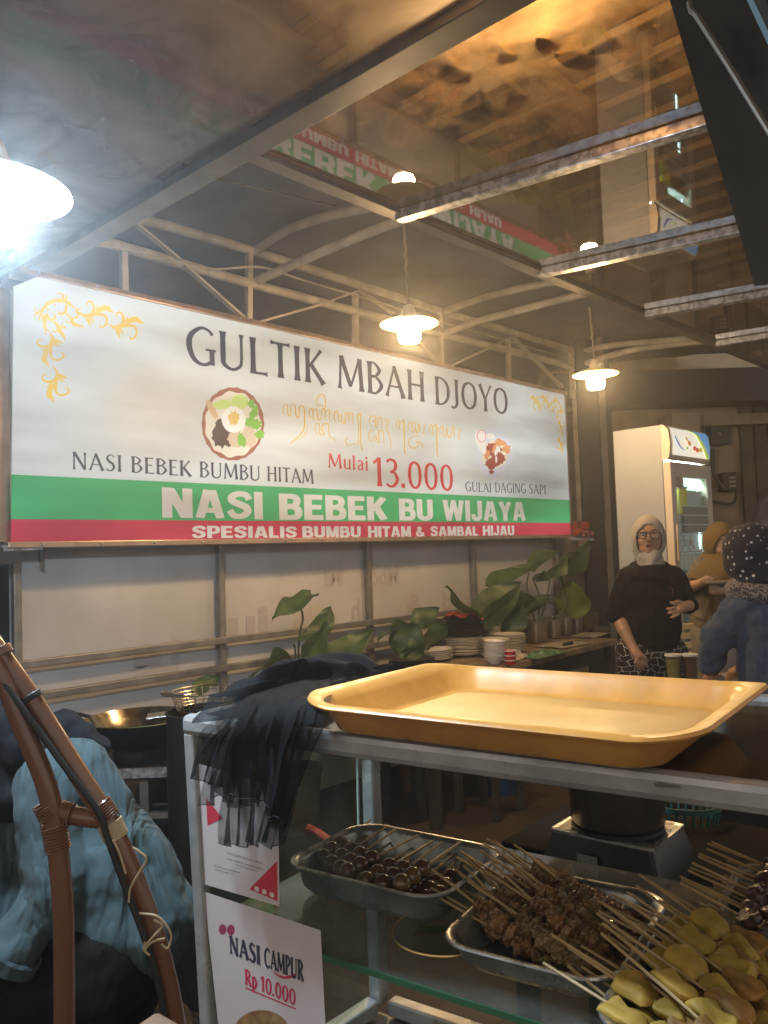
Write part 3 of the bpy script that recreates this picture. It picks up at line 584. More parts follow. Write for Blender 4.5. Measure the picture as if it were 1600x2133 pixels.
# faint mirrored lettering showing through the partition sheet
ghost = mat('ghost_print', (.47, .41, .375), .55)
def gword(mb, txt, xl, xr, ytop, ybot, bold=1.0, font=False, wd=-.0092):
    """mirrored: the text starts at the right"""
    uR_, zt_ = SUV(xr, ytop, WW); uL_, zb_ = SUV(xl, ybot, WW); zb_ = SUV(xr, ybot, WW)[1]; zt_ = SUV(xr, ytop, WW)[1]
    vs, fs, wN = font_mesh(txt, .03)
    mb.add([SW(uR_-(uR_-uL_)*v.x/wN, zb_+v.y*(zt_-zb_), WW+wd) for v in vs], fs)
for a_ in (('Mbok', 752, 832, 1178, 1216), ('Mi', 678, 716, 1180, 1218), ('te', 280, 385, 1315, 1400), ('&', 845, 880, 1235, 1275), ('h', 735, 752, 1246, 1290), ('iu', 480, 560, 1262, 1325), ('d', 925, 945, 1230, 1268)):
    b = MB(); gword(b, *a_); part(b, 'show_through_print', ghost, PARTW, smooth=False)
# small bracket and dark post at the sign's left end
t = thing('corner_post', 'dark steel post with clamp brackets at the left end of the sign', 'post', SW(uL-.10, 0, -.1))
part(MB().box(SW(uL-.075, 1.5, -.12), (.07, .07, 3.0), (SD, SN, ZV)), 'post', M['black'], t, smooth=False)
p = SP(60, 1145, -.05)
part(MB().beam(SP(0, 1143, -.02), SP(85, 1139, -.02), .05, .03), 'bracket', M['galv'], t, smooth=False, bevel=.004)
part(MB().beam(SP(85, 1132, -.02), SP(86, 1170, -.02), .012, .02, up=SN), 'clamp', M['black'], t, smooth=False)
part(MB().box(SP(14, 1158, -.02), (.09, .05, .07), (SD, SN, ZV)), 'clamp', M['black'], t, smooth=False)
t = thing('end_post', 'cream painted steel column rising at the right end of the sign', 'post', SP(1208, 1300, -.1) - ZV*SP(1208, 1300, -.1).z)
a = SP(1206, 900, -.08); part(MB().box((a.x, a.y, 1.5), (.07, .07, 3.0), (SD, SN, ZV)), 'column', M['paint'], t, smooth=False, bevel=.004)
a = SP(1222, 900, -.16); part(MB().box((a.x, a.y, 1.5), (.03, .05, 3.0), (SD, SN, ZV)), 'angle_strip', M['paint'], t, smooth=False)

# ================================================================= TRUSS, CANOPY, CLEAR ROOF
tr = thing('roof_truss', 'cream painted tube truss standing on top of the sign', 'truss', SW(2, zT, -.1))
W2 = -.1
def TP(x, y): return SP(x, y, W2)
part(MB().tube([TP(120, 478), TP(231, 507), TP(519, 590), TP(769, 656), TP(1189, 763)], .026, 10), 'lower_chord', M['paint'], tr)
part(MB().tube([TP(150, 413), TP(283, 452), TP(524, 521), TP(847, 625), TP(1189, 729)], .026, 10), 'upper_chord', M['paint'], tr)
for (a, c) in (((257, 512), (259, 620)), ((519, 520), (518, 680)), ((740, 612), (741, 731)), ((917, 648), (919, 770)), ((1059, 702), (1060, 803)), ((1189, 728), (1192, 830))):
    part(MB().beam(TP(*a), TP(*c), .034, .034, up=SN), 'upright', M['paint'], tr, smooth=False, bevel=.004)
for (a, c) in (((266, 462), (368, 546)), ((376, 556), (510, 674)), ((528, 675), (659, 638)), ((659, 638), (742, 607)), ((742, 607), (812, 655)), ((860, 712), (915, 766)), ((926, 766), (1002, 731)), ((1002, 731), (1060, 702)), ((1060, 702), (1164, 808))):
    part(MB().beam(TP(*a)+SN*.03, TP(*c)+SN*.03, .012, .034, up=SN), 'brace', M['paint'], tr, smooth=False)
arcs = []
for (up, lo) in (([(530, 524), (590, 484), (660, 457), (740, 438), (800, 425)], [(526, 590), (600, 556), (700, 512), (810, 468), (870, 448)]),
                 ([(922, 650), (1000, 622), (1070, 604), (1150, 588), (1230, 575)], [(924, 694), (1000, 668), (1060, 652), (1200, 616), (1260, 603)]),
                 ([(1192, 735), (1260, 722), (1330, 714), (1440, 705)], [(1194, 765), (1300, 733), (1400, 718), (1500, 708)])):
    N0 = TP(*up[0])
    pu = [onpl(x, y, N0, SD) for x, y in up]; pl = [onpl(x, y, N0, SD) for x, y in lo]
    part(MB().tube(crv(pu, 4), .024, 10), 'rafter_tube', M['paint'], tr); part(MB().tube(crv(pl, 4), .024, 10), 'rafter_tube', M['paint'], tr); arcs.append((N0, pu))
# canopy membrane over the arcs
N0, pu = arcs[0]; prof = [((p-N0).dot(SN), p.z) for p in pu]
prof = [(-1.2, prof[0][1]-.1), (-.05, prof[0][1]+.05)] + [(s, z+.045) for s, z in prof[1:]] + [(1.55, prof[-1][1]+.03)]
rows = []
for (s, z) in prof: rows.append([SW(u, z - .02*sin(u*2.2)**2, W2) + SN*s for u in [-1.2+.25*k for k in range(30)]])
t_ = MB().grid(rows)
solo(t_, 'canopy', mat('grey_canopy_fabric', (.27, .235, .205), .75, var=.35, vscale=2.0, bump=.08, bscale=6), 'grey fabric canopy stretched over the curved truss tubes behind the beam', 'canopy', loc=SW(2.4, 2.7, .6))
# cables along truss
solo(MB().tube(crv([TP(130, 500), TP(300, 535)+SN*.05, TP(420, 566)+SN*.06, TP(525, 565)+SN*.08, TP(620, 590)+SN*.06, TP(800, 640)+SN*.05, TP(1000, 700)+SN*.05, TP(1189, 752)+SN*.04]), .006, 6), 'cable', M['paint'], 'pale cable tied along the lower truss tube', 'cable')
ZC = 2.685
solo(MB().tube(crv([atZ(425, 368, ZC+.02), atZ(500, 383, ZC+.04), atZ(580, 402, ZC+.06), atZ(700, 428, ZC+.08)]), .004, 6), 'cable', M['black'], 'black cable running across under the grey canopy near the beam', 'cable')

ar = thing('clear_roof', 'smoked clear plastic roof on a steel frame over the counter', 'roof', atZ(830, 450, ZC-.05))
def rb(p, q, wd, ht, m, nm, dz=0.0, bev=.003):
    P, Q = atZ(*p, ZC-ht/2+dz), atZ(*q, ZC-ht/2+dz)
    part(MB().beam(P, Q, wd, ht), nm, m, ar, smooth=False, bevel=bev); return P, Q
pm, qm = atZ(500, 318, ZC-.015), atZ(1600, 765, ZC-.015)
dm = (qm-pm).normalized()
part(MB().beam(pm - dm*.02 + ZV*.012, qm + dm*2.5 + ZV*.012, .06, .03), 'edge_beam', M['beam'], ar, smooth=False, bevel=.003)
pb_, qb_ = atZ(100, 540, ZC), atZ(1000, 15, ZC); db = (qb_-pb_).normalized()
part(MB().beam(pb_ - db*.6, qb_ + db*1.6, .085, .055), 'main_beam', M['beam'], ar, smooth=False, bevel=.003)
for (p, q) in (((830, 455), (1470, 258)), ((1122, 572), (1535, 482)), ((1345, 657), (1600, 613)), ((1492, 718), (1640, 695))):
    P, Q = atZ(*p, ZC-.02), atZ(*q, ZC-.02); D = (Q-P).normalized()
    part(MB().beam(P + ZV*.004, P + D*2.2 + ZV*.002, .05, .036), 'purlin', M['galv'], ar, smooth=False, bevel=.003)
A_ = pm; nrm = Vector((-db.y, db.x, 0))
sheetm = clear_mat('smoked_plastic', (.62, .46, .30), 1.9, .016, .42, (.30, .215, .13), 4.5, 1.7)
sheetl = clear_mat('hazed_plastic', (.40, .36, .34), 1.5, .02, .62, (.24, .215, .20), 2.6, .8)  # grey film paints the lamp haze into this sheet's colour
zs = ZC+.004
P1 = pm; P2 = qm + dm*2.5; P3 = P2 + db*2.6; P4 = pm + db*3.0
rows = [[(P1.lerp(P2, i/10)).lerp(P4.lerp(P3, i/10), j/8) for i in range(11)] for j in range(9)]
rows = [[Vector((p.x, p.y, zs)) for p in r] for r in rows]
part(MB().grid(rows), 'sheet', sheetm, ar, smooth=True, label='clear brownish roof sheet with dead leaves on it')
sd = Vector((-dm.x, -dm.y, 0)); b0 = pb_ - db*.6; b1 = qb_ + db*1.6
part(MB().add([Vector((p.x, p.y, zs)) for p in (b0, b1, b1+sd*3, b0+sd*3)], [(0, 1, 2, 3)]), 'sheet', sheetl, ar, smooth=False, label='roof sheet greyed with painted haze, left of the main beam')
# older ribbed roof above, lit by a warm lamp
ur = thing('ribbed_roof', 'ribbed wooden roof seen through the clear sheet, lit warm orange', 'roof', (1.2, 1.6, 3.05))
o = atZ(1100, 60, 3.2); rows = []
for k in range(100):
    s = -1.6 + k*.05
    zz = 3.2 + (.02 if k % 2 else 0.0)
    rows.append([Vector((o.x, o.y, 0)) + SD*s + SN*q + ZV*zz for q in (-1.2, 0, 1.5, 3.0)])
woodr = mat('old_brown_boards', (.36, .24, .13), .6, var=.45, vscale=3, stretch=(1, 1, 1))
part(MB().grid(rows), 'ribbed_panel', woodr, ur, smooth=False)
rib = MB()
for k in range(26):
    s = -1.6+k*.2; rib.beam(Vector((o.x, o.y, 3.17)) + SD*s - SN*1.2, Vector((o.x, o.y, 3.17)) + SD*s + SN*3, .012, .03)
part(rib, 'ribs', mat('pale_batten', (.6, .5, .36), .5), ur, smooth=False)
a, c = atZ(960, 45, 3.12), atZ(1300, 310, 3.12); part(MB().beam(a, c, .12, .06), 'cross_beam', mat('pale_timber', (.5, .38, .25), .6, var=.3), ur, smooth=False)
lm = [leaf_mat('dry_leaf', (.22, .14, .06), (.12, .08, .04)), leaf_mat('olive_leaf', (.10, .10, .03), (.05, .05, .02))]
def small_leaf(sz, seed):
    rnd = random.Random(seed); rows = []
    for j in range(7):
        s = j/6; wd_ = sz*.38*sin(pi*min(1, s*.94+.04))**.8*(1+.3*(rnd.random()-.5)); rows.append([Vector((q*wd_, (s-.5)*sz, .006*sin(5*s)+abs(q)*sz*.10)) for q in (-1, -.5, 0, .5, 1)])
    return MB().grid(rows)
protos = []
for k in range(4):
    o_ = solo(small_leaf(.06+.018*k, k), 'dry_leaf', lm[k % 2], 'curled dead leaf lying on the clear roof sheet', 'leaf', loc=(0, 0, 0), group='dead leaves on the clear roof'); protos.append(o_)
spots = [(1130, 75), (1235, 78), (1190, 100), (1005, 190), (900, 210), (1080, 175), (860, 170), (940, 260), (1040, 330), (1120, 250), (1170, 280), (760, 270), (700, 290), (820, 230), (1300, 430), (1370, 410), (1230, 330), (1440, 330), (1250, 400), (1180, 420), (1400, 520), (990, 420), (1330, 120), (1385, 200), (1060, 100), (880, 330), (965, 130)]
rnd = random.Random(3)
for k, (x, y) in enumerate(spots):
    p = atZ(x, y, ZC+.018); r_ = (rnd.uniform(-.15, .15), rnd.uniform(-.15, .15), rnd.uniform(0, 6.3))
    if k < 4: protos[k].location = p; protos[k].rotation_euler = r_
    else: dup(protos[k % 4], p, r_)
# black hanging bracket beam, near, upper right
t = thing('hanging_beam', 'black boxed steel beam hanging near the upper right corner', 'beam', atY(1580, 590, .9))
nb = [atY(1395, 0, .95), atY(1450, 185, .93), atY(1478, 285, .92), atY(1481, 290, .92), atY(1530, 450, .9), atY(1572, 596, .88)]
nr = [atY(1600, 593, .88), atY(1780, 560, .88), atY(1760, 100, .92), atY(1700, -120, .95), atY(1360, -120, .95)]
poly = nb + nr
part(MB().prism(poly, Vector((.10, .25, .16))), 'casing', M['black'], t, smooth=False)
part(MB().tube([atY(1436, 5, .92), atY(1440, 22, .915), atY(1450, 30, .91), atY(1520, 140, .895), atY(1640, 335, .86)], .0035, 8), 'edge_rod', mat('highlit_black_edge', (.16, .13, .1), .35, .5), t)  # paler rod colour paints in the highlight line along the casing
part(MB().prism([atY(1560, -20, .9), atY(1585, -20, .9), atY(1640, 110, .89), atY(1612, 90, .89)], Vector((0, .01, 0))), 'plate', mat('dark_teal_plate', (.05, .075, .075), .5), t, smooth=False)

# ================================================================= PENDANT LAMPS
def lamp(label, c, rad, shade_col, glow, power, lcol, chain_to, bulb_s):
    t = thing('pendant_lamp', label, 'lamp', c)
    c = Vector(c); s = rad/.125
    prof = [(.030*s, .030*s), (.045*s, .026*s), (.08*s, .012*s), (.125*s, -.004*s), (.126*s, -.007*s), (.08*s, .008*s), (.045*s, .021*s), (.030*s, .026*s)]
    part(MB().lathe(prof, c, 40, closed=True), 'shade', mat('enamel_shade', shade_col, .4), t)
    part(MB().lathe([(.001, .075*s), (.022*s, .075*s), (.03*s, .05*s), (.03*s, -.005*s), (.028*s, -.012*s), (.001, -.012*s)], c, 24), 'socket', mat('lamp_socket', (.6, .5, .35), .4), t)
    bulb = mat('lit_bulb', (1, .95, .85), .3, emit=lcol, es=power/(pi*pi*2*.048*s*.09*s))
    part(MB().lathe([(.001, -.012*s), (.040*s, -.014*s), (.048*s, -.025*s), (.048*s, -.07*s), (.04*s, -.085*s), (.001, -.09*s)], c, 28), 'bulb', bulb, t)
    k = 14; pts = [c + ZV*(.07*s) + (Vector(chain_to)-c-ZV*(.07*s))*(i/k) + Vector((.004*sin(i*2.9), .003*cos(i*2.3), 0)) for i in range(k+1)]
    part(MB().tube(crv(pts, 3), .006, 6), 'cord', mat('lamp_cord', (.25, .2, .14), .6), t)
    return t
warm = (1, .66, .32)
c = atY(852, 672, 3.5); lamp('round yellow lit pendant lamp hanging over the middle of the sign', c, .125, (.75, .62, .22), (1, .80, .45), 36, warm, onpl(840, 455, c, Vector((0, 1, 0))), 9)
c = atY(1240, 778, 4.5); lamp('round yellow lit pendant lamp hanging right of the sign, the farther yellow one', c, .125, (.75, .62, .22), (1, .80, .45), 22, warm, onpl(1228, 640, c, Vector((0, 1, 0))), 9)
c = atY(-20, 392, 1.2); lamp('white lit pendant lamp glaring at the left edge', c, .115, (.85, .88, .9), (.85, .93, 1), 44, (.62, .81, 1), c + ZV*.6, 14)
# bare lamp above the clear roof
c = atZ(1180, -130, 2.85)
t = thing('bare_bulb', 'bare warm lamp between the clear sheet and the ribbed roof, above the frame', 'lamp', c)
part(MB().ell(c, (.035, .035, .045)), 'bulb', mat('lit_warm_bulb', (1, .8, .5), .3, emit=(1, .72, .35), es=8), t)
part(MB().lathe([(.001, .09), (.02, .09), (.022, .04), (.001, .035)], c, 16), 'socket', M['black'], t)
l = bpy.data.lights.new('lamp_light', 'POINT'); l.energy = 30; l.color = (1, .62, .25); l.shadow_soft_size = .04
lo = bpy.data.objects.new('lamp_light', l); COL.objects.link(lo); lo.parent = t; lo.location = (-.12, 0, 0)
# ================================================================= DISPLAY CART
ZTOP = 1.17
CW, CD = 1.25, .50
glass = clear_mat('cart_glass', (.93, .97, .94), 1.45, .01, .035, (.3, .32, .3), 5.0)
shelfg = clear_mat('shelf_glass', (.80, .83, .78), 1.5, .03, .24, (.40, .40, .36), 6.0)
ct = thing('display_cart', 'aluminium and glass food display cart in the foreground under the yellow tray', 'food cart', CP(CW/2, CD/2, 0))
def bar(p, q, wd, ht, nm, m=None, up=ZV, bev=.004): return part(MB().beam(p, q, wd, ht, up), nm, m or M['alu'], ct, smooth=False, bevel=bev)
zr = ZTOP-.016
bar(CP(-.012, .0, zr), CP(CW, .0, zr), .026, .032, 'top_rim', bev=.009)
bar(CP(.0, .013, zr), CP(.0, CD-.013, zr), .026, .032, 'top_rim', bev=.009)
bar(CP(-.012, CD, zr), CP(CW, CD, zr), .026, .032, 'top_rim', bev=.009)
topg = mat('dark_table_glass', (.075, .048, .030), .09, var=.45, vscale=9, spec=.6, rvar=.05)
part(MB().box(CP(CW/2, CD/2, ZTOP-.012), (CW-.02, CD-.02, .006), (E1, E2, ZV)), 'top_pane', topg, ct, smooth=False)
def lean(px0, py0, px1, py1, b_):
    p, q = FP(px0, py0, b_), FP(px1, py1, b_); d = q-p
    return p, p + d*((p.z)/(p.z-q.z)) if False else q + d*.9
p, q = FP(402, 1524, .0), FP(436, 2133, .0)
bar(p, q + (q-p)*1.0, .022, .022, 'corner_post', up=E2)
pb2, qb2 = FP(757+14, 1570, CD-.01), FP(790, 2085, CD-.01)
bar(pb2, qb2, .03, .03, 'back_post', up=E2)
part(MB().beam(FP(744, 1570, CD-.035), FP(748, 1760, CD-.035), .004, .004, up=E2), 'glass_edge', mat('bright_glass_edge', (.6, .65, .62), .2), ct, smooth=False)
zb = FP(776, 2078, CD-.01).z
bar(qb2 - E2*.02, qb2 - E2*.7 - E1*.08, .03, .03, 'bottom_rail'); bar(qb2 + E1*.03, qb2 + E1*1.3, .03, .03, 'bottom_rail')
part(MB().box(CP(CW/2, CD/2, zb-.03), (CW+.1, CD-.02, .012), (E1, E2, ZV)), 'bottom_deck', mat('scratched_zinc_deck', (.34, .33, .29), .4, .5, var=.5, vscale=9, bump=.1), ct, smooth=False)
# front glass, only the strip behind the two posters and the left side pane
pl0, pl1 = FP(412, 1530, .004), FP(640, 1560, .004)
part(MB().box(CP(.16, .004, (ZTOP+zb)/2), (.31, .004, ZTOP-zb-.06), (E1, E2, ZV)), 'front_pane', glass, ct, smooth=False)
part(MB().box(CP(.0, CD/2, (ZTOP+zb)/2), (.004, CD-.03, ZTOP-zb-.06), (E1, E2, ZV)), 'side_pane', glass, ct, smooth=False)
ZS = .865
part(MB().box(CP(CW/2+.015, CD/2-.01, ZS-.004), (CW-.04, CD-.02, .008), (E1, E2, ZV)), 'shelf', shelfg, ct, smooth=False)
part(MB().box(CP(CW/2+.015, .0-.002, ZS-.004), (CW-.04, .003, .0078), (E1, E2, ZV)), 'shelf_edge', mat('green_glass_edge', (.04, .12, .06), .15, spec=.7), ct, smooth=False)
mk = MB()
mk.add([FP(1362+x, 1632+y, -.0145) for x, y in ((0, 0), (12, -3), (30, 1), (52, 4), (58, 9), (40, 10), (20, 8), (4, 7))], [tuple(range(8))])
part(mk, 'chipped_paint', mat('dark_chip', (.12, .11, .10), .6), ct, smooth=False)

# ---------------------------------------------------------------- yellow tray
tm = mat('amber_plastic', (.78, .36, .075), .38, var=.22, vscale=16, bump=.02, bscale=220, rvar=.12, sss=.04)
TC = (atZ(632, 1464, ZTOP+.04) + atZ(1592, 1432, ZTOP+.04))*.5
ta = (atZ(1410, 1552, ZTOP+.035) - atZ(640, 1470, ZTOP+.035)).normalized(); ta.z = 0; ta.normalize(); tb = Vector((-ta.y, ta.x, 0))
TL, TWD = .250, .197
def tray_loop(hx, hy, r, z, flare=0.0, lift=0.0, n=10):
    out = []
    for p in rrect(hx, hy, r, n):
        # subdivide long sides implicitly: corner points only, sides stay straight
        e = max(0, (abs(p.x)-hx*.80)/(hx*.2))
        bow = 1 - (abs(p.y)/hy)**2
        x = p.x + (1 if p.x > 0 else -1)*flare*e*(.55+.45*bow)
        out.append(TC + ta*x + tb*p.y + ZV*(z - TC.z + lift*e*(.4+.6*bow)))
    return out
def tray_sub(loop_fn):
    return loop_fn
zt0 = ZTOP + .003
lo_ = [tray_loop(TL-.040, TWD-.030, .035, zt0), tray_loop(TL-.030, TWD-.020, .04, zt0+.004), tray_loop(TL-.012, TWD-.010, .05, zt0+.030), tray_loop(TL-.004, TWD-.004, .055, zt0+.036, .006, .004),
       tray_loop(TL+.002, TWD+.004, .06, zt0+.034, .020, .010), tray_loop(TL+.003, TWD+.006, .062, zt0+.0365, .022, .011), tray_loop(TL+.001, TWD+.004, .06, zt0+.0395, .021, .012),
       tray_loop(TL-.006, TWD-.006, .055, zt0+.041, .008, .006), tray_loop(TL-.016, TWD-.013, .05, zt0+.033), tray_loop(TL-.032, TWD-.024, .04, zt0+.008), tray_loop(TL-.040, TWD-.031, .036, zt0+.0045)]
tt = thing('serving_tray', 'large amber yellow plastic tray lying on top of the glass cart', 'tray', (TC.x, TC.y, ZTOP))
part(MB().loops(lo_), 'tray_body', tm, tt, smooth=50)
fl = MB()
part(MB().loops([tray_loop(TL-.05, TWD-.04, .03, zt0+.0046), tray_loop(TL-.054, TWD-.044, .03, zt0+.0066)], capA=False), 'tray_floor', mat('worn_amber_floor', (.78, .45, .15), .45, var=.3, vscale=7, bump=.03, bscale=260, rvar=.14, col2=(.72, .36, .10)), tt, smooth=50)

# ---------------------------------------------------------------- steel food pans
def pan(label, c, hx, hy, ang, dep, wall=.0012, lip=.006, m=None, z=ZS, nm='food_pan'):
    X = E1*cos(ang)+E2*sin(ang); Y = -E1*sin(ang)+E2*cos(ang); c = Vector((c.x, c.y, z+.001))
    def lp(dx, r, zz): return [c + X*p.x + Y*p.y + ZV*zz for p in rrect(hx+dx, hy+dx, r, 8)]
    L = [lp(-.035, .03, .0), lp(-.022, .035, .003), lp(-.010, .04, .016), lp(-.003, .045, dep-.006), lp(0, .046, dep-.004), lp(lip, .05, dep-.003), lp(lip+.0015, .051, dep), lp(lip, .05, dep+.002),
         lp(-.001, .046, dep+.001), lp(-.0055, .043, dep-.008), lp(-.0125, .038, .018), lp(-.024, .033, .005), lp(-.037, .028, .0025)]
    t = thing(nm, label, 'pan', c)
    part(MB().loops(L), 'pan_body', m or M['steel'], t, smooth=55)
    return t, c, X, Y
def ZD(x, y, z): return atZ(x, y, z)
pd = .052
def mid(*a): return sum((Vector(x) for x in a), Vector())/len(a)
c1 = mid(atZ(598, 1785, ZS+pd), atZ(1038, 1778, ZS+pd)); c1 = mid(c1, mid(atZ(770, 1716, ZS+pd), atZ(905, 1888, ZS+pd)))
dk = mat('worn_steel', (.52, .51, .49), .33, .7, var=.4, vscale=14, rvar=.14)
pan('rounded steel pan of quail egg skewers standing by the posters', c1, .142, .110, 0.0, pd, m=dk)
c2 = mid(atZ(1100, 1812, ZS+.04), atZ(1385, 1868, ZS+.04), atZ(1240, 2058, ZS+.04), atZ(928, 1960, ZS+.04))
A2 = radians(2)
pan('shiny steel pan heaped with brown meat skewers in the middle of the shelf', c2, .112, .135, A2, .04)
c3 = c2 + E1*.245 - E2*.085
pan('steel pan of yellow tofu skewers at the right end of the shelf', c3, .118, .135, A2, .045)
c4 = c2 + E1*.30 + E2*.215
pan('steel pan with dark brown skewers at the back of the shelf', c4, .12, .10, A2, .045, m=dk)

# ---------------------------------------------------------------- skewers
bam = mat('bamboo_stick', (.52, .36, .17), .55, var=.3, vscale=30)
eggm = mat('soy_brown_egg', (.17, .075, .032), .2, var=.5, vscale=25, col2=(.08, .035, .016), coat=.4)
eggl = mat('pale_brown_egg', (.20, .11, .04), .25, var=.4, vscale=25, coat=.4)
meat = mat('brown_simmered_meat', (.30, .15, .05), .38, var=.6, vscale=55, col2=(.13, .055, .02), bump=.6, bscale=140, coat=.25)
meat2 = mat('greenish_brown_meat', (.26, .17, .06), .4, var=.6, vscale=50, col2=(.11, .065, .025), bump=.6, bscale=140, coat=.2)
tofu = mat('yellow_tofu', (.52, .33, .05), .65, var=.4, vscale=30, bump=.15, bscale=90, sss=.06)
tofu2 = mat('orange_tofu', (.40, .20, .04), .65, var=.5, vscale=30, bump=.15, bscale=90)
darkm = mat('dark_glazed_meat', (.09, .04, .02), .3, var=.6, vscale=40, bump=.6, bscale=110, coat=.3)
LABS = {'egg': ('quail egg skewer lying in the rounded pan by the posters', 'quail egg skewers'), 'meat': ('brown meat skewer heaped in the shiny middle pan', 'brown meat skewers'),
        'tofu': ('yellow tofu skewer lying in the right end pan', 'yellow tofu skewers'), 'dark': ('dark glazed meat skewer piled behind the yellow skewers', 'dark meat skewers')}
def skewer(kind, var, ln=.19):
    t = thing({'egg': 'egg_skewer', 'meat': 'meat_skewer', 'tofu': 'tofu_skewer', 'dark': 'dark_skewer'}[kind], LABS[kind][0], 'skewer', (0, 0, 0), LABS[kind][1])
    rnd = random.Random(var*13+len(kind))
    part(MB().tube([(0, 0, 0), (ln*.5, .0006, 0.0003), (ln, 0, 0)], [.0019, .0019, .0012], 6), 'stick', bam, t)
    if kind == 'egg':
        for k in range(3):
            x = ln-.014-.0285*k; mm = eggl if var == 2 and k < 2 else eggm
            part(MB().ell((x, rnd.uniform(-.001, .001), 0), (.0158, .0143, .0143), n=18, m=10), 'egg', mm, t)
    elif kind == 'meat':
        b = MB(); x = ln
        for k in range(10):
            x -= rnd.uniform(.0065, .0095); b.add(*(lambda q: (q.v, q.f))(MB().ell((x, rnd.uniform(-.004, .004), rnd.uniform(-.003, .004)), (rnd.uniform(.005, .0075), rnd.uniform(.008, .014), rnd.uniform(.007, .011)), n=12, m=8).jitter(.005, 190, k*3.1+var)))
        part(b, 'meat', meat if var % 2 else meat2, t)
    elif kind == 'tofu':
        mm = tofu if var % 2 else tofu2
        b = MB(); x = ln
        for k in range(1 + var % 2):
            hl = rnd.uniform(.020, .029); x -= hl+.001; e_ = MB().ell((0, 0, 0), (1, 1, 1), n=20, m=14)
            sq = lambda q: (abs(q)**.55)*(1 if q >= 0 else -1)
            tw = rnd.uniform(-.5, .5); wd_, ht_ = rnd.uniform(.013, .019), rnd.uniform(.007, .011)
            e_.v = [Vector((sq(p.x)*hl, (sq(p.y)*cos(tw)-sq(p.z)*sin(tw)*.6)*wd_, (sq(p.z)*cos(tw)+sq(p.y)*sin(tw)*.6)*ht_)) + Vector((x, rnd.uniform(-.0, .0), 0)) for p in e_.v]
            e_.jitter(.007, 55, k*3.3+var); b.add(e_.v, e_.f); x -= hl
        part(b, 'tofu', mm, t)
    else:
        b = MB()
        for k in range(4): b.add(*(lambda q: (q.v, q.f))(MB().ell((ln-.015-.024*k, rnd.uniform(-.004, .004), 0), (.018, .018, .010), n=14, m=9).jitter(.007, 90, k*2.3+var)))
        part(b, 'meat', darkm, t)
    return t
used = {}
def put(kind, var, handle, yaw, pitch=0.0, roll=0.0):
    k = (kind, var); o = used.get(k)
    if o is None: o = used[k] = skewer(kind, var)
    else: o = dup(o, None)
    o.location = handle; o.rotation_euler = Euler((roll, -pitch, yaw), 'XYZ'); return o
rnd = random.Random(11)
yE1 = atan2(E1.y, E1.x); yE2 = atan2(E2.y, E2.x)
# eggs: sticks point away from us, eggs at the near and left end
def eggat(px, py, z, yaw, var, tipx=.178):
    p = atZ(px, py, z); d = Vector((cos(yaw), sin(yaw), 0)); put('egg', var, p - d*tipx + ZV*rnd.uniform(0.006, .018), yaw, -.05, rnd.uniform(0, 6))
EY = yE2 + pi
for i, (px, py, z, v) in enumerate(((665, 1822, .882, 1), (695, 1836, .885, 0), (730, 1846, .884, 1), (765, 1858, .886, 2), (800, 1868, .884, 0), (842, 1876, .884, 1), (690, 1806, .905, 1), (722, 1822, .907, 0), (760, 1836, .907, 2), (796, 1846, .908, 1), (880, 1880, .883, 1), (915, 1868, .882, 2), (672, 1798, .895, 3), (708, 1812, .91, 1), (670, 1790, .90, 4), (835, 1852, .908, 2))):
    eggat(px, py, z, EY + rnd.uniform(-.14, .14) + (.15 if px > 840 else 0), v)
# meat: handles to the left, meat heaped right
MY = yE1 - radians(24)
def pp(c, a, b_, z): return Vector((c.x, c.y, 0)) + E1*a + E2*b_ + ZV*z
k = 0
for row, colx in ((0, .098), (0, -.005), (1, .075), (1, -.02), (2, .045)):
    for j in range(11 if row < 2 else 8):
        b_ = -.072 + .0185*j + rnd.uniform(-.004, .004) + (.03 if row == 2 else 0); yaw = MY + rnd.uniform(-.16, .16)
        end = pp(c2, colx + rnd.uniform(-.014, .014), b_ - .03 + (.025 if colx < 0 else 0), ZS + .014 + .013*row + (.010 if colx < .01 else 0) + rnd.uniform(-.003, .003))
        pit = -.10 - .04*row + rnd.uniform(-.03, .03); d = Vector((cos(yaw)*cos(pit), sin(yaw)*cos(pit), sin(pit)))
        put('meat', k % 4, end - d*.19, yaw, pit, rnd.uniform(0, 6)); k += 1
for row, colx in ((0, .065), (0, -.01), (1, .05), (1, -.02), (2, .02)):
    for j in range(9):
        b_ = -.10 + .028*j + rnd.uniform(-.005, .005); yaw = MY + rnd.uniform(-.12, .12)
        end = pp(c3, colx + rnd.uniform(-.015, .015), b_ - .03, ZS + .016 + .016*row + (.008 if colx < .03 else 0) + rnd.uniform(-.003, .003))
        pit = -.08 - .05*row + rnd.uniform(-.03, .03); d = Vector((cos(yaw)*cos(pit), sin(yaw)*cos(pit), sin(pit)))
        put('tofu', (k*7) % 4 if row < 2 else k % 4, end - d*.19, yaw, pit, rnd.uniform(-.4, .4)); k += 1
for row in range(2):
    for j in range(11):
        b_ = -.11 + .021*j + rnd.uniform(-.004, .004); yaw = MY + radians(8) + rnd.uniform(-.14, .14)
        end = pp(c4, .04 - .03*row, b_ - .04, ZS + .022 + .016*row + rnd.uniform(-.003, .003)); pit = -.12 - .04*row + rnd.uniform(-.03, .03); d = Vector((cos(yaw)*cos(pit), sin(yaw)*cos(pit), sin(pit)))
        put('dark', k % 3, end - d*.19, yaw, pit, rnd.uniform(0, 6)); k += 1
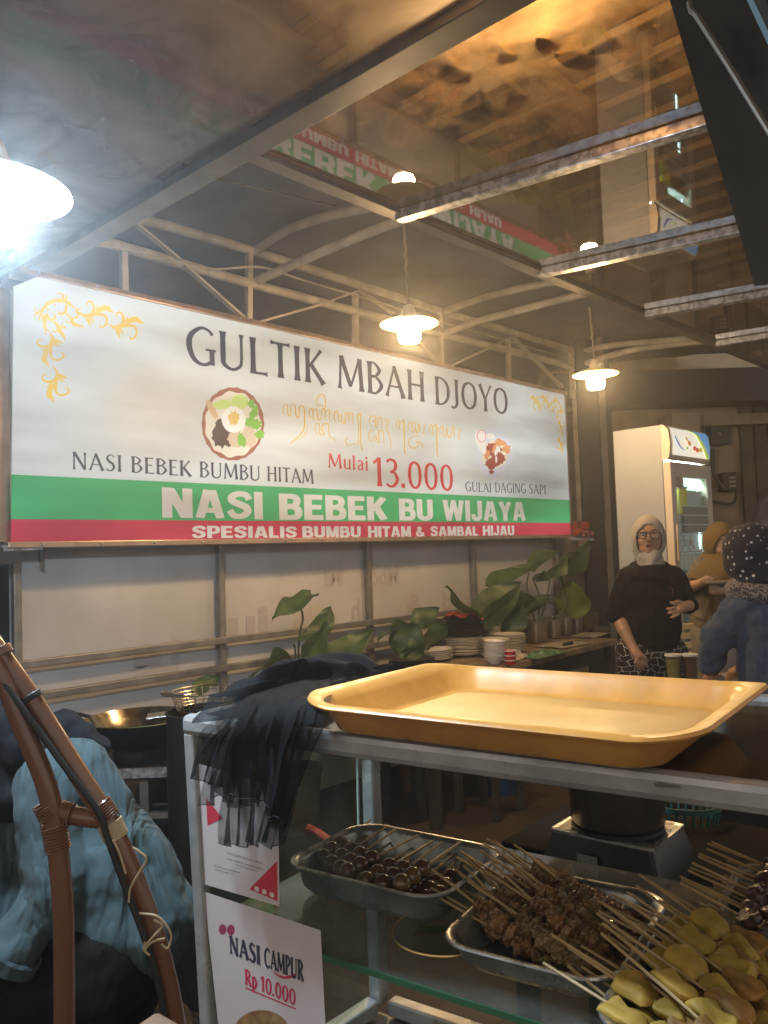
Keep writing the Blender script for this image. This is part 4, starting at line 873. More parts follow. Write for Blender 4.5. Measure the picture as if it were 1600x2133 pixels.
# gold rimmed plate with a strip of banana leaf, half under the meat pan
pc_ = atZ(925, 1945, ZS+.008)
t = thing('shallow_plate', 'shallow glass plate with gold rim and leaf strip beside the meat pan', 'plate', (pc_.x, pc_.y, ZS))
part(MB().lathe([(.001, .002), (.05, .002), (.072, .010), (.0735, .011), (.072, .0125), (.05, .005), (.001, .005)], (pc_.x, pc_.y, ZS), 40, closed=False), 'dish', shelfg, t)
part(MB().lathe([(.0725, .0105), (.0745, .0115), (.0735, .0135), (.0715, .0125)], (pc_.x, pc_.y, ZS), 40, closed=True), 'rim', mat('gold_rim', (.55, .38, .16), .3, .9), t)
q0 = Vector((pc_.x, pc_.y, ZS+.0075)); part(MB().grid([[q0 + E1*(-.04+.02*i) + E2*(-.02+.008*j+.01*i) + ZV*.002*sin(i) for j in range(4)] for i in range(5)]), 'leaf_strip', leaf_mat('banana_leaf', (.10, .14, .02), (.05, .08, .015)), t)

# ---------------------------------------------------------------- posters on the front glass
paper = mat('laminated_paper', (.66, .58, .56), .30, var=.08, vscale=5, bump=.04, bscale=8)
pred = mat('poster_red', (.60, .05, .08), .3); pink = mat('poster_ink', (.05, .05, .08), .35); pgrey = mat('poster_grey_ink', (.28, .24, .25), .4); pr2 = mat('poster_red_ink', (.58, .04, .09), .35); pw = mat('poster_icon_white', (.75, .62, .6), .4)
def FPo(x, y, d=.0): return FP(x, y, -.004-d)
def quadmap(tl, tr_, br_, bl):
    TLp, TRp, BRp, BLp = [FPo(*q) for q in (tl, tr_, br_, bl)]
    def f(u, v, d=.0):
        a = TLp.lerp(TRp, u); c = BLp.lerp(BRp, u); wv = 0.0
        return a.lerp(c, v) - E2*(d+wv)
    return f
def poster(nm, label, f):
    o_ = thing(nm, label, 'poster', f(.5, 1.0))
    rows = [[f(i/10, j/10) for i in range(11)] for j in range(11)]
    part(MB().grid(rows), 'paper', paper, o_); return o_
f1 = quadmap((412, 1590), (580, 1640), (582, 1888), (426, 1842))
po = poster('payment_poster', 'upper white payment poster with red triangles on the cart glass', f1)
part(MB().add([f1(.09, .27, 0.0003), f1(.09, .50, 0.0003), f1(.30, .40, 0.0003)], [(0, 1, 2)]), 'triangle', pred, po, smooth=False)
part(MB().add([f1(.98, .62, 0.0003), f1(.98, .96, 0.0003), f1(.62, .93, 0.0003)], [(0, 1, 2)]), 'triangle', pred, po, smooth=False)
def ptext(f, txt, u0, u1, v0, hv, pen=None, bold=1.0, d=.00015, mb=None):
    mb = mb or MB()
    if pen:
        rbs, wN = pen_text(txt, .07, bold); ribbons(mb, rbs, lambda x, y, s: f(u0+(u1-u0)*x/wN, v0-hv*y, d+s*.08))
    else:
        vs, fs, wN = font_mesh(txt, .012); mb.add([f(u0+(u1-u0)*v.x/wN, v0-hv*v.y, d) for v in vs], fs)
    return mb
part(ptext(f1, 'SATU QRIS UNTUK SEMUA', .34, .80, .69, .018), 'poster_text', pgrey, po, smooth=False)
b = ptext(f1, 'Cek aplikasi penyelenggara', .34, .82, .735, .016); ptext(f1, 'di: www.aspi-qris.id', .45, .72, .765, .016, mb=b); ptext(f1, 'Dicetak oleh: 93600919', .16, .50, .825, .016, mb=b); ptext(f1, 'Versi cetak: 1.0', .16, .42, .855, .016, mb=b)
part(b, 'poster_text', pgrey, po, smooth=False)
for k in range(3):
    b = MB(); uc, vc = .72+.095*k, .908+.006*k
    b.add([f1(uc+.032*cos(2*pi*i/14), vc+.022*sin(2*pi*i/14), .0005) for i in range(14)], [tuple(range(14))]); part(b, 'icon', pw, po, smooth=False)
f2 = quadmap((425, 1857), (668, 1938), (684, 2190), (455, 2190)); 
f2 = quadmap((425, 1857), (668, 1938), (688, 2330), (466, 2240))
po2 = poster('menu_poster', 'lower white menu poster reading NASI CAMPUR on the cart glass', f2)
def F2px(x, y, d=.0003): return FPo(x, y, d*.5)
def qmap2(tl, tr_, br_, bl):
    P = [F2px(*q) for q in (tl, tr_, br_, bl)]
    return lambda u, v, d=0: (P[0].lerp(P[1], u)).lerp(P[3].lerp(P[2], u), v) - E2*d
g = qmap2((477, 1948), (632, 2002), (632, 2044), (479, 1986))
part(ptext(g, 'NASI', 0, .43, 1, 1, pen=True, bold=1.75, d=.0001), 'menu_text', pink, po2, smooth=False); part(ptext(g, 'CAMPUR', .49, 1, 1, 1, pen=True, bold=1.75, d=.0001), 'menu_text', pink, po2, smooth=False)
g = qmap2((510, 2018), (616, 2062), (616, 2096), (511, 2052))
part(ptext(g, 'Rp', 0, .25, .95, .95, pen=True, bold=1.6, d=.0001), 'price_text', pr2, po2, smooth=False); part(ptext(g, '10.000', .32, 1, .95, .95, pen=True, bold=1.6, d=.0001), 'price_text', pr2, po2, smooth=False)
part(MB().add([F2px(511, 2056), F2px(616, 2100), F2px(616, 2103), F2px(511, 2059)], [(0, 1, 2, 3)]), 'underline', pr2, po2, smooth=False)
for (x, y) in ((464, 1936), (481, 1937)):
    b = MB(); b.add([F2px(x+8*cos(2*pi*i/18), y+11*sin(2*pi*i/18)) for i in range(18)], [tuple(range(18))]); part(b, 'red_dot', mat('poster_wine', (.33, .05, .10), .4), po2, smooth=False)
l, r_ = stroke2d([(570, 2026), (590, 2036), (612, 2032), (606, 2026)], [2, 5, 7, 2]); k = len(l)
part(MB().add([F2px(p.x, p.y) for p in l]+[F2px(p.x, p.y) for p in r_], [(j, j+1, k+j+1, k+j) for j in range(k-1)]), 'chilli_print', pr2, po2, smooth=False)
b = MB(); b.add([F2px(545+58*cos(2*pi*i/30), 2150+46*sin(2*pi*i/30)) for i in range(30)], [tuple(range(30))]); part(b, 'dish_print', mat('poster_dish', (.22, .10, .05), .4, var=.7, vscale=60, col2=(.4, .25, .1)), po2, smooth=False)

# ---------------------------------------------------------------- black net cloth over the corner of the cart
def net_mat(name, dens):
    m = bpy.data.materials.new(name); m.use_nodes = True; nt = m.node_tree; N, L = nt.nodes, nt.links; b = N['Principled BSDF']
    b.inputs['Base Color'].default_value = (.008, .008, .0085, 1); b.inputs['Roughness'].default_value = .8; b.inputs['Specular IOR Level'].default_value = .15; b.inputs['Sheen Weight'].default_value = .05; b.inputs['Sheen Roughness'].default_value = .5; b.inputs['Sheen Tint'].default_value = (.35, .37, .42, 1)
    t = N.new('ShaderNodeBsdfTransparent'); x = N.new('ShaderNodeMixShader'); tc = N.new('ShaderNodeTexCoord')
    nz = N.new('ShaderNodeTexNoise'); nz.inputs['Scale'].default_value = 30; L.new(tc.outputs['Object'], nz.inputs['Vector'])
    mr = N.new('ShaderNodeMapRange'); mr.inputs[1].default_value = .3; mr.inputs[2].default_value = .7; mr.inputs[3].default_value = dens-.18; mr.inputs[4].default_value = min(1, dens+.14); L.new(nz.outputs['Fac'], mr.inputs[0])
    L.new(mr.outputs[0], x.inputs[0]); L.new(t.outputs[0], x.inputs[1]); L.new(b.outputs[0], x.inputs[2]); L.new(x.outputs[0], N['Material Output'].inputs[0]); return m
netm = net_mat('black_net', .58)
cl = thing('net_cloth', 'sheer black net cloth draped over the left corner of the cart', 'cloth', CP(.12, .1, ZTOP))
HEMS = []
def drape(path_fn, nu, nv, amp, fr, seed, taper=None):
    rows = []
    for j in range(nv+1):
        v = j/nv; row = []
        for i in range(nu+1):
            u = i/nu; p, nrm_, side = path_fn(u, v)
            a = amp*(.25+.75*v)*1.7; nz1 = mnoise.noise(Vector((u*fr*1.9, v*1.1, seed))); nz2 = mnoise.noise(Vector((u*fr*4.3+v*1.5, v*2.6, seed+7))); nz3 = mnoise.noise(Vector((u*3.1, v*3.7, seed+3)))
            fold = (1-abs(nz1)*2.2)*.6 + (1-abs(nz2)*2)*.3
            row.append(p + nrm_*(a*(.45+.55*fold)) + side*(a*1.1*nz2 + a*.8*nz3) + ZV*((.016*nz3+.02*mnoise.noise(Vector((u*5, seed, 1.0))))*v*v))
        rows.append(row)
    HEMS.append([p + nn_ for p, nn_ in zip(rows[-1], [Vector((0, 0, 0))]*len(rows[-1]))])
    return MB().grid(rows)
def pl(pts):
    """piecewise path with arclength parameter"""
    P = crv(pts, 8); L = [0]
    for a, c in zip(P, P[1:]): L.append(L[-1]+(c-a).length)
    def f(v):
        s = v*L[-1]
        for i in range(len(P)-1):
            if s <= L[i+1] or i == len(P)-2: return P[i].lerp(P[i+1], (s-L[i])/max(1e-6, L[i+1]-L[i]))
    return f
def two(pa, pb, out):
    fa, fb = pl(pa), pl(pb)
    return lambda u, v: (fa(v).lerp(fb(v), u), out, E1)
OUT = -E2
# hanging sheets (front) and the heap on top
def hang(x0, y0, x1, y1, x2, y2, x3, y3, b0=.12, drop=.02):
    """from the top plate, over the rim, down to the given pixels; left and right edges"""
    pa = [atZ(x0, y0, ZTOP+.03), FP(x0-30, y0+75, -.018)+ZV*.008, FP((x0+x2)/2-30, (y0+y2)/2+25, -.03), FP(x2, y2, -.028)]
    pb = [atZ(x1, y1, ZTOP+.03), FP(x1+5, y1+60, -.018)+ZV*.008, FP((x1+x3)/2, (y1+y3)/2+25, -.03), FP(x3, y3, -.028)]
    return two(pa, pb, OUT)
part(drape(hang(500, 1425, 610, 1420, 412, 1590, 560, 1672), 36, 26, .014, 4.2, .3), 'net_layer', netm, cl)
part(drape(hang(520, 1420, 640, 1415, 440, 1668, 610, 1690), 36, 26, .016, 5.1, 1.7), 'net_layer', netm, cl)
part(drape(hang(540, 1425, 660, 1420, 482, 1745, 596, 1750), 32, 26, .012, 3.4, 2.9), 'net_layer', netm, cl)
part(drape(hang(560, 1420, 690, 1415, 575, 1700, 618, 1712), 28, 24, .012, 2.6, 4.1), 'net_layer', netm, cl)
hemm = mat('black_hem', (.012, .012, .015), .8)
for h in HEMS: part(MB().tube(crv(h, 2), .0007, 5), 'hem', hemm, cl)
# heap on the cart top
rows = []
ridge = pl([atZ(470, 1455, ZTOP+.02), atZ(560, 1425, ZTOP+.035), atZ(680, 1400, ZTOP+.03), atZ(830, 1392, ZTOP+.015)])
solid = net_mat('black_cloth_folds', .93)
for j in range(41):
    v = j/40; c = ridge(v); hgt = (.020+.030*sin(pi*min(1, v*1.1+.06))) * (1 - .55*v); wid = .115*(1-.35*v)
    row = []
    for i in range(25):
        s = -1+2*i/24; p = c + (E2*.85 - E1*.25)*(s*wid); e = max(0, 1-s*s)
        z = ZTOP + .002 + e*hgt*1.25 + .010*e*sin(9*s+4*v) + mnoise.noise(Vector((s*3, v*9, 2.0)))*.012*e
        row.append(Vector((p.x, p.y, z)) + Vector((1, 1, 0))*mnoise.noise(Vector((s*4, v*7, 5.0)))*.008)
    rows.append(row)
part(MB().grid(rows), 'heap', solid, cl)
# a taller black bundle behind, over the cart's back edge
rows = []
ridge2 = pl([atY(515, 1408, 1.62), atY(600, 1380, 1.66), atY(680, 1366, 1.70), atY(760, 1372, 1.72), atY(812, 1388, 1.70)])
for j in range(31):
    v = j/30; c = ridge2(v); row = []
    for i in range(19):
        s = -1+2*i/18; p = Vector((c.x, c.y, 0)) + Vector((.15, .99, 0))*(s*.09); e = sqrt(max(0, 1-s*s))
        e2 = sqrt(max(0, min(1, 6*v*(1-v)+.02)))
        row.append(Vector((p.x, p.y, ZTOP-.03 + e*e2*(c.z-ZTOP+.03) + .008*e*sin(7*s+9*v))))
    rows.append(row)
solo(MB().grid(rows), 'cloth_bundle', mat('black_cotton', (.008, .008, .010), .9, spec=.1, sheen=.04, bump=.3, bscale=25), 'black cloth bundle lying behind the yellow tray on the cart', 'cloth')

# ================================================================= RATTAN CHAIR AND WOODEN CORNER IN FRONT
rat = mat('varnished_rattan', (.20, .085, .04), .26, var=.55, vscale=9, stretch=(1, 1, .25), col2=(.13, .05, .025), coat=.3)
strip = mat('rattan_strip', (.50, .38, .22), .45, var=.25, vscale=20)
YC = 1.02
t = thing('rattan_chair', 'brown varnished rattan chair back frame standing in the left foreground', 'chair', (-.45, YC, 0))
def cyp(pts, Y=YC, dy=0.0): return crv([atY(x, y, Y+dy*i) for i, (x, y) in enumerate(pts)], 6)
outer = [(-60, 1275), (0, 1362), (70, 1462), (150, 1590), (222, 1706), (268, 1800), (308, 1905), (340, 2010), (366, 2140), (385, 2300)]
inner = [(-50, 1330), (0, 1400), (50, 1520), (98, 1640), (118, 1750), (131, 1880), (134, 2000), (134, 2140), (134, 2300)]
part(MB().tube(cyp(outer), .0125, 14), 'outer_cane', rat, t); part(MB().tube(cyp(inner, YC-.01), .0125, 14), 'inner_cane', rat, t)
part(MB().tube(cyp([(118, 1690), (160, 1700), (222, 1708)]), .0115, 12), 'rung', rat, t)
def wrap(p, q, r, turns, m, nm, th=.0016, bend=0):
    P, Q = Vector(p), Vector(q); d = (Q-P).normalized(); a = d.orthogonal().normalized(); c = d.cross(a); pts = []
    for i in range(turns*14+1):
        s = i/(turns*14); an = 2*pi*turns*s; pts.append(P.lerp(Q, s) + (a*cos(an)+c*sin(an))*r)
    part(MB().tube(pts, th, 6), nm, m, t)
wrap(atY(92, 1672, YC-.01), atY(108, 1702, YC-.01), .0142, 6, rat, 'binding'); wrap(atY(112, 1715, YC-.01), atY(122, 1770, YC-.01), .0142, 9, rat, 'binding'); wrap(atY(118, 1690, YC-.004), atY(150, 1698, YC-.004), .0132, 7, rat, 'binding')
wrap(atY(205, 1672, YC), atY(226, 1706, YC), .0140, 7, rat, 'binding'); wrap(atY(228, 1712, YC), atY(243, 1745, YC), .0142, 9, strip, 'pale_binding'); wrap(atY(60, 1448, YC), atY(66, 1458, YC), .0142, 3, M['black'], 'tie'); wrap(atY(-4, 1352, YC), atY(4, 1366, YC), .0142, 6, rat, 'binding')
part(MB().tube(cyp([(-10, 1400), (60, 1492), (130, 1590), (205, 1690), (222, 1740), (262, 1850), (300, 1950), (330, 2050), (345, 2140)], YC-.018), .0042, 8), 'black_strap', M['black'], t)
for pts in ([(276, 1765), (292, 1775), (305, 1790), (290, 1818), (272, 1850), (268, 1880)], [(236, 1750), (250, 1780), (262, 1820)], [(290, 1902), (330, 1910), (356, 1945), (350, 1975), (336, 1966)], [(298, 1975), (320, 1950), (338, 1928), (320, 1916)], [(300, 1980), (318, 1962), (344, 1955)], [(302, 1962), (300, 1978), (312, 1990)]):
    part(MB().tube(cyp(pts, YC-.024), .0014, 6), 'loose_strip', strip, t)
pcx = atY(322, 2132, .84); wood = mat('brown_wood_seat', (.32, .17, .09), .5, var=.35, vscale=8, bump=.1, coat=.1)
t = thing('wooden_stool', 'brown wooden stool corner poking in at the bottom edge', 'stool', (pcx.x, pcx.y, 0))
a, c, d_ = atY(272, 2140, .80), atY(333, 2100, .86), atY(372, 2136, .84)
nz_ = Vector((a.x, a.y, a.z)); z0 = (a.z+c.z+d_.z)/3
top = [atZ(255, 2150, c.z), atZ(328, 2101, c.z), atZ(374, 2128, c.z), atZ(420, 2260, c.z), atZ(300, 2330, c.z)]
part(MB().prism(top, (0, 0, -.035)), 'seat', wood, t, smooth=False, bevel=.006)
part(MB().beam(Vector((top[2].x-.01, top[2].y-.02, .0)), Vector((top[2].x-.01, top[2].y-.02, c.z-.035)), .03, .03, up=Vector((0, 1, 0))), 'leg', wood, t, smooth=False)
# ================================================================= COOKING CORNER, LEFT
YW = 3.15
wc = atY(292, 1494, YW)
blk = mat('sooty_iron', (.018, .017, .016), .5, .3, var=.4, vscale=20, bump=.1)
t = thing('wok', 'large black wok with shiny inside on the stove at left', 'wok', (wc.x, wc.y, wc.z-.1))
R = .205; prof_o = [(.001, -.125), (.08, -.118), (.14, -.085), (.185, -.035), (R, 0), (R+.006, .002)]
prof_i = [(R+.006, .002), (R, .004), (.18, -.03), (.135, -.078), (.075, -.108), (.001, -.115)]
part(MB().lathe(prof_o, wc, 44), 'outside', blk, t)
part(MB().lathe(prof_i, wc, 44), 'inside', mat('oily_steel', (.50, .42, .30), .22, 1, var=.4, vscale=10, rvar=.1), t)
for s in (-1, 1):
    part(MB().tube(crv([wc + Vector((s*R, -.06, -.005)), wc + Vector((s*(R+.05), -.045, .012)), wc + Vector((s*(R+.055), .0, .016)), wc + Vector((s*(R+.05), .045, .012)), wc + Vector((s*R, .06, -.005))]), .007, 8), 'handle', blk, t)
sp = thing('skimmer', 'flat perforated skimmer resting across the wok rim', 'skimmer', wc + Vector((.1, -.05, 0)))
a = wc + Vector((.02, -.10, .012)); X = Vector((.97, .22, .06)).normalized()
part(MB().box(a + X*.10 + Vector((0, .03, 0)), (.15, .10, .004), (X, Vector((-.22, .97, 0)), ZV)), 'blade', M['steel'], sp, smooth=False, bevel=.003)
part(MB().tube([a + X*.16 + Vector((0, .03, .004)), a + X*.42 + Vector((0, .06, .03))], .008, 8), 'handle', M['pole'], sp)
st = thing('stove_stand', 'black iron stove stand with grey edge under the wok', 'stove', (wc.x+.05, wc.y, 0))
zt_ = wc.z-.125
part(MB().box((wc.x+.10, wc.y, zt_-.03), (.62, .5, .03)), 'top_plate', blk, st, smooth=False, bevel=.004)
part(MB().beam(Vector((wc.x-.20, wc.y-.255, zt_-.022)), Vector((wc.x+.42, wc.y-.255, zt_-.016)), .012, .034), 'front_edge', M['galv'], st, smooth=False)
part(MB().lathe([(.09, -.02), (.10, -.02), (.105, .03), (.095, .03)], (wc.x, wc.y, zt_), 24, closed=True), 'burner_ring', blk, st)
for dx in (-.18, .08, .36):
    for dy in (-.22, .22): part(MB().beam(Vector((wc.x+dx, wc.y+dy, 0)), Vector((wc.x+dx, wc.y+dy, zt_-.045)), .03, .03, up=Vector((0, 1, 0))), 'leg', M['beam'], st, smooth=False)
for zz in (.52, .30): part(MB().beam(Vector((wc.x-.18, wc.y-.23, zz)), Vector((wc.x+.36, wc.y-.23, zz)), .025, .02), 'cross_bar', M['pole'], st, smooth=False)
part(MB().ell((wc.x+.2, wc.y-.26, zt_-.16), (.03, .02, .03)), 'valve_knob', M['steel'], st)
part(MB().box((wc.x+.1, wc.y+.05, .40), (.5, .34, .26)), 'burner_box', blk, st, smooth=False, bevel=.01)
# fry basket on a pot, partly behind the cart
bp_ = atY(432, 1462, 2.75)
pt = thing('stock_pot', 'black stock pot behind the cart corner under the wire basket', 'pot', (bp_.x, bp_.y, 0))
part(MB().lathe([(.001, 0), (.13, 0), (.135, .02), (.135, bp_.z-.03), (.14, bp_.z-.028), (.13, bp_.z-.025), (.128, bp_.z-.06), (.001, bp_.z-.06)], (bp_.x, bp_.y, 0), 28), 'pot_body', blk, pt)
bk = thing('fry_basket', 'round wire frying basket with bent handle beside the black net', 'basket', bp_ - ZV*.02)
wire = mat('tinned_wire', (.55, .47, .36), .3, 1)
part(MB().lathe([(.118, .035), (.122, .038), (.118, .041), (.114, .038)], bp_, 36, closed=True), 'rim', wire, bk)
for k in range(26):
    an = 2*pi*k/26; part(MB().tube([bp_ + Vector((.118*cos(an), .118*sin(an), .038)), bp_ + Vector((.10*cos(an), .10*sin(an), -.018))], .0016, 5), 'wire', wire, bk)
for k in range(5): part(MB().lathe([(.114-.004*k-.0015, .026-.011*k), (.114-.004*k, .0275-.011*k), (.114-.004*k+.0015, .026-.011*k)], bp_, 30), 'wire_ring', wire, bk)
part(MB().tube(crv([bp_ + Vector((-.10, -.06, .04)), bp_ + Vector((-.125, -.08, .05)), bp_ + Vector((-.115, -.105, .045)), bp_ + Vector((-.05, -.11, .04))]), .005, 7), 'handle', wire, bk)

# ================================================================= LEAFY PLANTS BEFORE THE PARTITION
gl = [leaf_mat('dark_green_leaf', (.065, .105, .040), (.040, .065, .026)), leaf_mat('green_leaf', (.09, .14, .045), (.05, .085, .03)), leaf_mat('bright_leaf', (.18, .24, .05), (.11, .16, .04))]
stem_m = mat('green_brown_stem', (.07, .085, .035), .5)
def leaf(base, tip, wpx, curl=.25, fold=.25, wav=.02, bend=(0, 0), n=14):
    """a broad blade between two points given as pixels and distance from the wall"""
    B = SP(base[0], base[1], base[2]); Tp = SP(tip[0], tip[1], tip[2]); ax = (Tp-B); ln = ax.length; ax.normalize()
    view = (((B+Tp)/2-CAM).normalized()*.6 + Vector((.45*sin(tip[0]*1.7), -.1, .55*cos(tip[1]*2.3)))).normalized(); side = ax.cross(view).normalized(); up = side.cross(ax).normalized()
    hw = wpx/FPX*((B+Tp)/2).y*.5
    rows = []
    for j in range(n+1):
        s = j/n; wd_ = hw*(sin(pi*min(1, s**.75))**.72)*(1 if s < 1 else 0) + .001
        c = B + ax*(ln*s) + side*(bend[0]*ln*sin(pi*s)) - up*(curl*ln*(s*s))*.5
        row = []
        for i in range(9):
            q = -1+i/4; row.append(c + side*(q*wd_) + up*(abs(q)**1.3*wd_*fold + wav*sin(9*s+q*2+bend[1])*abs(q)))
        rows.append(row)
    return MB().grid(rows)
def plant(label, base, leaves, stems, pot=True):
    o = SP(base[0], base[1], base[2]); g = thing('leafy_plant', label, 'plant', (o.x, o.y, 0), 'leafy plants along the partition')
    for (b_, tp, wpx, m_, kw) in leaves: part(leaf(b_, tp, wpx*1.3, **kw), 'leaf', gl[m_], g, smooth=80)
    for pts in stems:
        P = [SP(*q) for q in pts]; P.append(Vector((o.x, o.y, .32))); part(MB().tube(crv(P, 5), .006, 6), 'stem', stem_m, g)
    if pot: part(MB().lathe([(.001, 0), (.09, 0), (.12, .3), (.128, .3), (.128, .33), (.11, .33), (.105, .29), (.001, .29)], (o.x, o.y, 0), 24), 'flower_pot', mat('brown_pot', (.14, .07, .04), .7), g)
WP = .12
plant('leafy plant with a drooping curled top leaf, leftmost before the white partition', (615, 1380, WP), [
    ((648, 1236, WP), (566, 1268, WP+.1), 50, 1, dict(curl=.3, fold=.35, bend=(-.12, 0))), ((690, 1266, WP), (612, 1345, WP+.05), 34, 0, dict(fold=.3, bend=(.10, 1))),
    ((628, 1388, WP+.03), (692, 1302, WP+.14), 60, 1, dict(fold=.2)), ((645, 1385, WP+.05), (768, 1312, WP+.1), 46, 1, dict(fold=.3, bend=(-.08, 0))), ((700, 1372, WP), (755, 1330, WP+.05), 30, 0, dict(fold=.2)),
    ((600, 1372, WP+.1), (505, 1404, WP+.2), 34, 0, dict(fold=.2, bend=(-.1, 0))), ((455, 1415, WP+.2), (398, 1452, WP+.22), 30, 1, dict(fold=.3, bend=(-.15, 0)))],
    [[(625, 1262, WP), (631, 1290, WP), (622, 1350, WP)], [(612, 1342, WP), (616, 1372, WP)], [(692, 1370, WP+.05), (660, 1390, WP)]])
plant('low dark leafy plant growing between the two middle partition posts', (860, 1390, WP), [
    ((845, 1300, WP), (776, 1322, WP+.1), 24, 1, dict(fold=.5)), ((862, 1302, WP), (912, 1272, WP+.05), 36, 0, dict(fold=.3, bend=(.1, 0))), ((830, 1368, WP+.05), (872, 1302, WP+.12), 60, 0, dict(fold=.15)),
    ((882, 1350, WP), (930, 1298, WP+.06), 44, 0, dict(fold=.2)), ((835, 1372, WP+.08), (885, 1325, WP+.15), 22, 1, dict(fold=.4))],
    [[(866, 1302, WP), (864, 1340, WP)], [(890, 1330, WP), (880, 1370, WP)], [(845, 1302, WP), (852, 1350, WP)]])
plant('big dark broad leaved plant behind the plate stacks', (1040, 1330, WP), [
    ((975, 1296, WP+.05), (940, 1212, WP+.12), 70, 0, dict(fold=.15, bend=(-.06, 0))), ((988, 1300, WP+.06), (1076, 1218, WP+.14), 60, 0, dict(fold=.25)), ((1000, 1295, WP+.08), (1104, 1240, WP+.14), 54, 0, dict(fold=.2, bend=(.05, 0))),
    ((1012, 1220, WP), (1104, 1190, WP+.06), 30, 1, dict(fold=.3, bend=(.06, 1))), ((1050, 1322, WP+.04), (1080, 1240, WP+.1), 56, 0, dict(fold=.2)), ((1092, 1280, WP+.02), (1142, 1238, WP+.06), 24, 1, dict(fold=.4))],
    [[(975, 1290, WP), (990, 1310, WP)], [(1060, 1315, WP), (1058, 1330, WP)], [(1080, 1290, WP), (1068, 1330, WP)], [(1092, 1280, WP), (1078, 1330, WP)]])
plant('tall leafy plant with a bright upright leaf by the right end of the sign', (1140, 1330, WP), [
    ((1102, 1190, WP), (1156, 1152, WP+.06), 26, 1, dict(fold=.3, bend=(.14, 0))), ((1146, 1206, WP), (1184, 1160, WP+.05), 30, 1, dict(fold=.3)), ((1112, 1206, WP), (1150, 1196, WP+.05), 18, 0, dict(fold=.2)),
    ((1168, 1205, WP-.02), (1232, 1138, WP+.04), 52, 0, dict(fold=.2, bend=(.05, 0))), ((1192, 1288, WP), (1194, 1208, WP+.05), 56, 2, dict(fold=.12)), ((1172, 1190, WP-.05), (1200, 1150, WP), 36, 0, dict(fold=.2))],
    [[(1102, 1190, WP), (1098, 1230, WP), (1116, 1300, WP)], [(1110, 1205, WP), (1126, 1250, WP), (1122, 1300, WP)], [(1146, 1206, WP), (1136, 1260, WP), (1128, 1305, WP)], [(1168, 1205, WP), (1180, 1250, WP), (1160, 1310, WP)], [(1192, 1288, WP), (1188, 1310, WP)]])
# pink and red flowers in a bracket at the sign's end
fo = SP(1212, 1122, .02); t = thing('flower_bunch', 'red and pink paper flowers in a bracket at the lower right sign corner', 'flowers', fo)
rd = mat('red_petal', (.50, .07, .035), .6, var=.3, vscale=40); pk = mat('pink_petal', (.55, .20, .22), .6, var=.3, vscale=40)
rnd = random.Random(5)
for k in range(16):
    p = SP(1196+rnd.uniform(0, 26), 1092+rnd.uniform(0, 20), rnd.uniform(-.05, .08)); part(MB().ell(p, (.035, .03, .016), (Vector((rnd.uniform(-1, 1), rnd.uniform(-1, 1), .3)).normalized(), Vector((0, .6, .8)), Vector((0, -.8, .6))), 10, 6).jitter(.012, 40, k), 'red_flower', rd, t)
for k in range(10):
    p = SP(1212+rnd.uniform(0, 22), 1108+rnd.uniform(0, 10), rnd.uniform(0, .08)); part(MB().ell(p, (.016, .016, .012), n=8, m=6).jitter(.008, 60, k), 'pink_flower', pk, t)
part(MB().beam(SP(1186, 1122, .03), SP(1232, 1124, .03), .05, .022), 'bracket', M['galv'], t, smooth=False)
part(MB().lathe([(.03, 0), (.05, .10), (.052, .11)], SP(1213, 1150, .02), 16).jitter(.012, 20), 'pink_wrapper', pk, t)

# ================================================================= LONG TABLE WITH CROCKERY
TZ = .75
tA, tB_ = atZ(700, 1470, TZ), atZ(1292, 1329, TZ); tB = atZ(1287, 1330, TZ)
dT = (tB - atZ(1100, 1374, TZ)); dT.z = 0; dT.normalize(); nT = Vector((-dT.y, dT.x, 0))
q = atZ(1100, 1374, TZ)
t = thing('long_table', 'long dark table with paper covered top along the partition', 'table', (q.x, q.y, 0))
Lf, Lb = 2.3, (tB-q).length
part(MB().box(q + dT*((Lb-Lf)/2) + nT*.27 - ZV*.022, (Lf+Lb, .54, .04), (dT, nT, ZV)), 'table_top', mat('stained_table_top', (.33, .24, .15), .5, var=.5, vscale=7, col2=(.14, .09, .055)), t, smooth=False, bevel=.004)
for s in (-Lf+.08, -.9, Lb-.06):
    for b_ in (.04, .5): part(MB().beam(q + dT*s + nT*b_ - ZV*TZ, q + dT*s + nT*b_ - ZV*.045, .05, .05, up=dT), 'leg', M['dark'], t, smooth=False)
part(MB().box(q + dT*((Lb-Lf)/2+.3) + nT*.03 - ZV*.09, (Lb+Lf-1.0, .02, .1), (dT, nT, ZV)), 'apron', M['black'], t, smooth=False)
def tp(x, y, z=TZ): return atZ(x, y, z)
# newspaper sheets
prt = mat('printed_paper', (.50, .42, .32), .7, var=.5, vscale=35, col2=(.25, .19, .14))
for k, (x, y, sx, sy, an, lab) in enumerate(((1075, 1372, .34, .22, .2, 'printed paper sheet on the table beside the plate stacks'), (1190, 1345, .36, .24, -.1, 'printed paper sheet under the black knife on the table'), (1245, 1325, .34, .2, .1, 'brown paper sheet at the far end of the table'))):
    c = tp(x, y) + nT*.06; rows = [[c + (dT*cos(an)+nT*sin(an))*(sx*(i/6-.5)) + (nT*cos(an)-dT*sin(an))*(sy*(j/4-.5)) + ZV*(.003+.004*k*.3+.004*abs(sin(i*1.7+j*2))) for i in range(7)] for j in range(5)]
    solo(MB().grid(rows), 'paper_sheet', prt, lab, 'paper')
cream = mat('cream_glaze', (.62, .55, .44), .22, var=.1, vscale=8, coat=.3); browng = mat('dark_plate', (.028, .022, .018), .4, var=.3, vscale=9); whiteg = mat('white_glaze', (.66, .62, .56), .2, coat=.3)
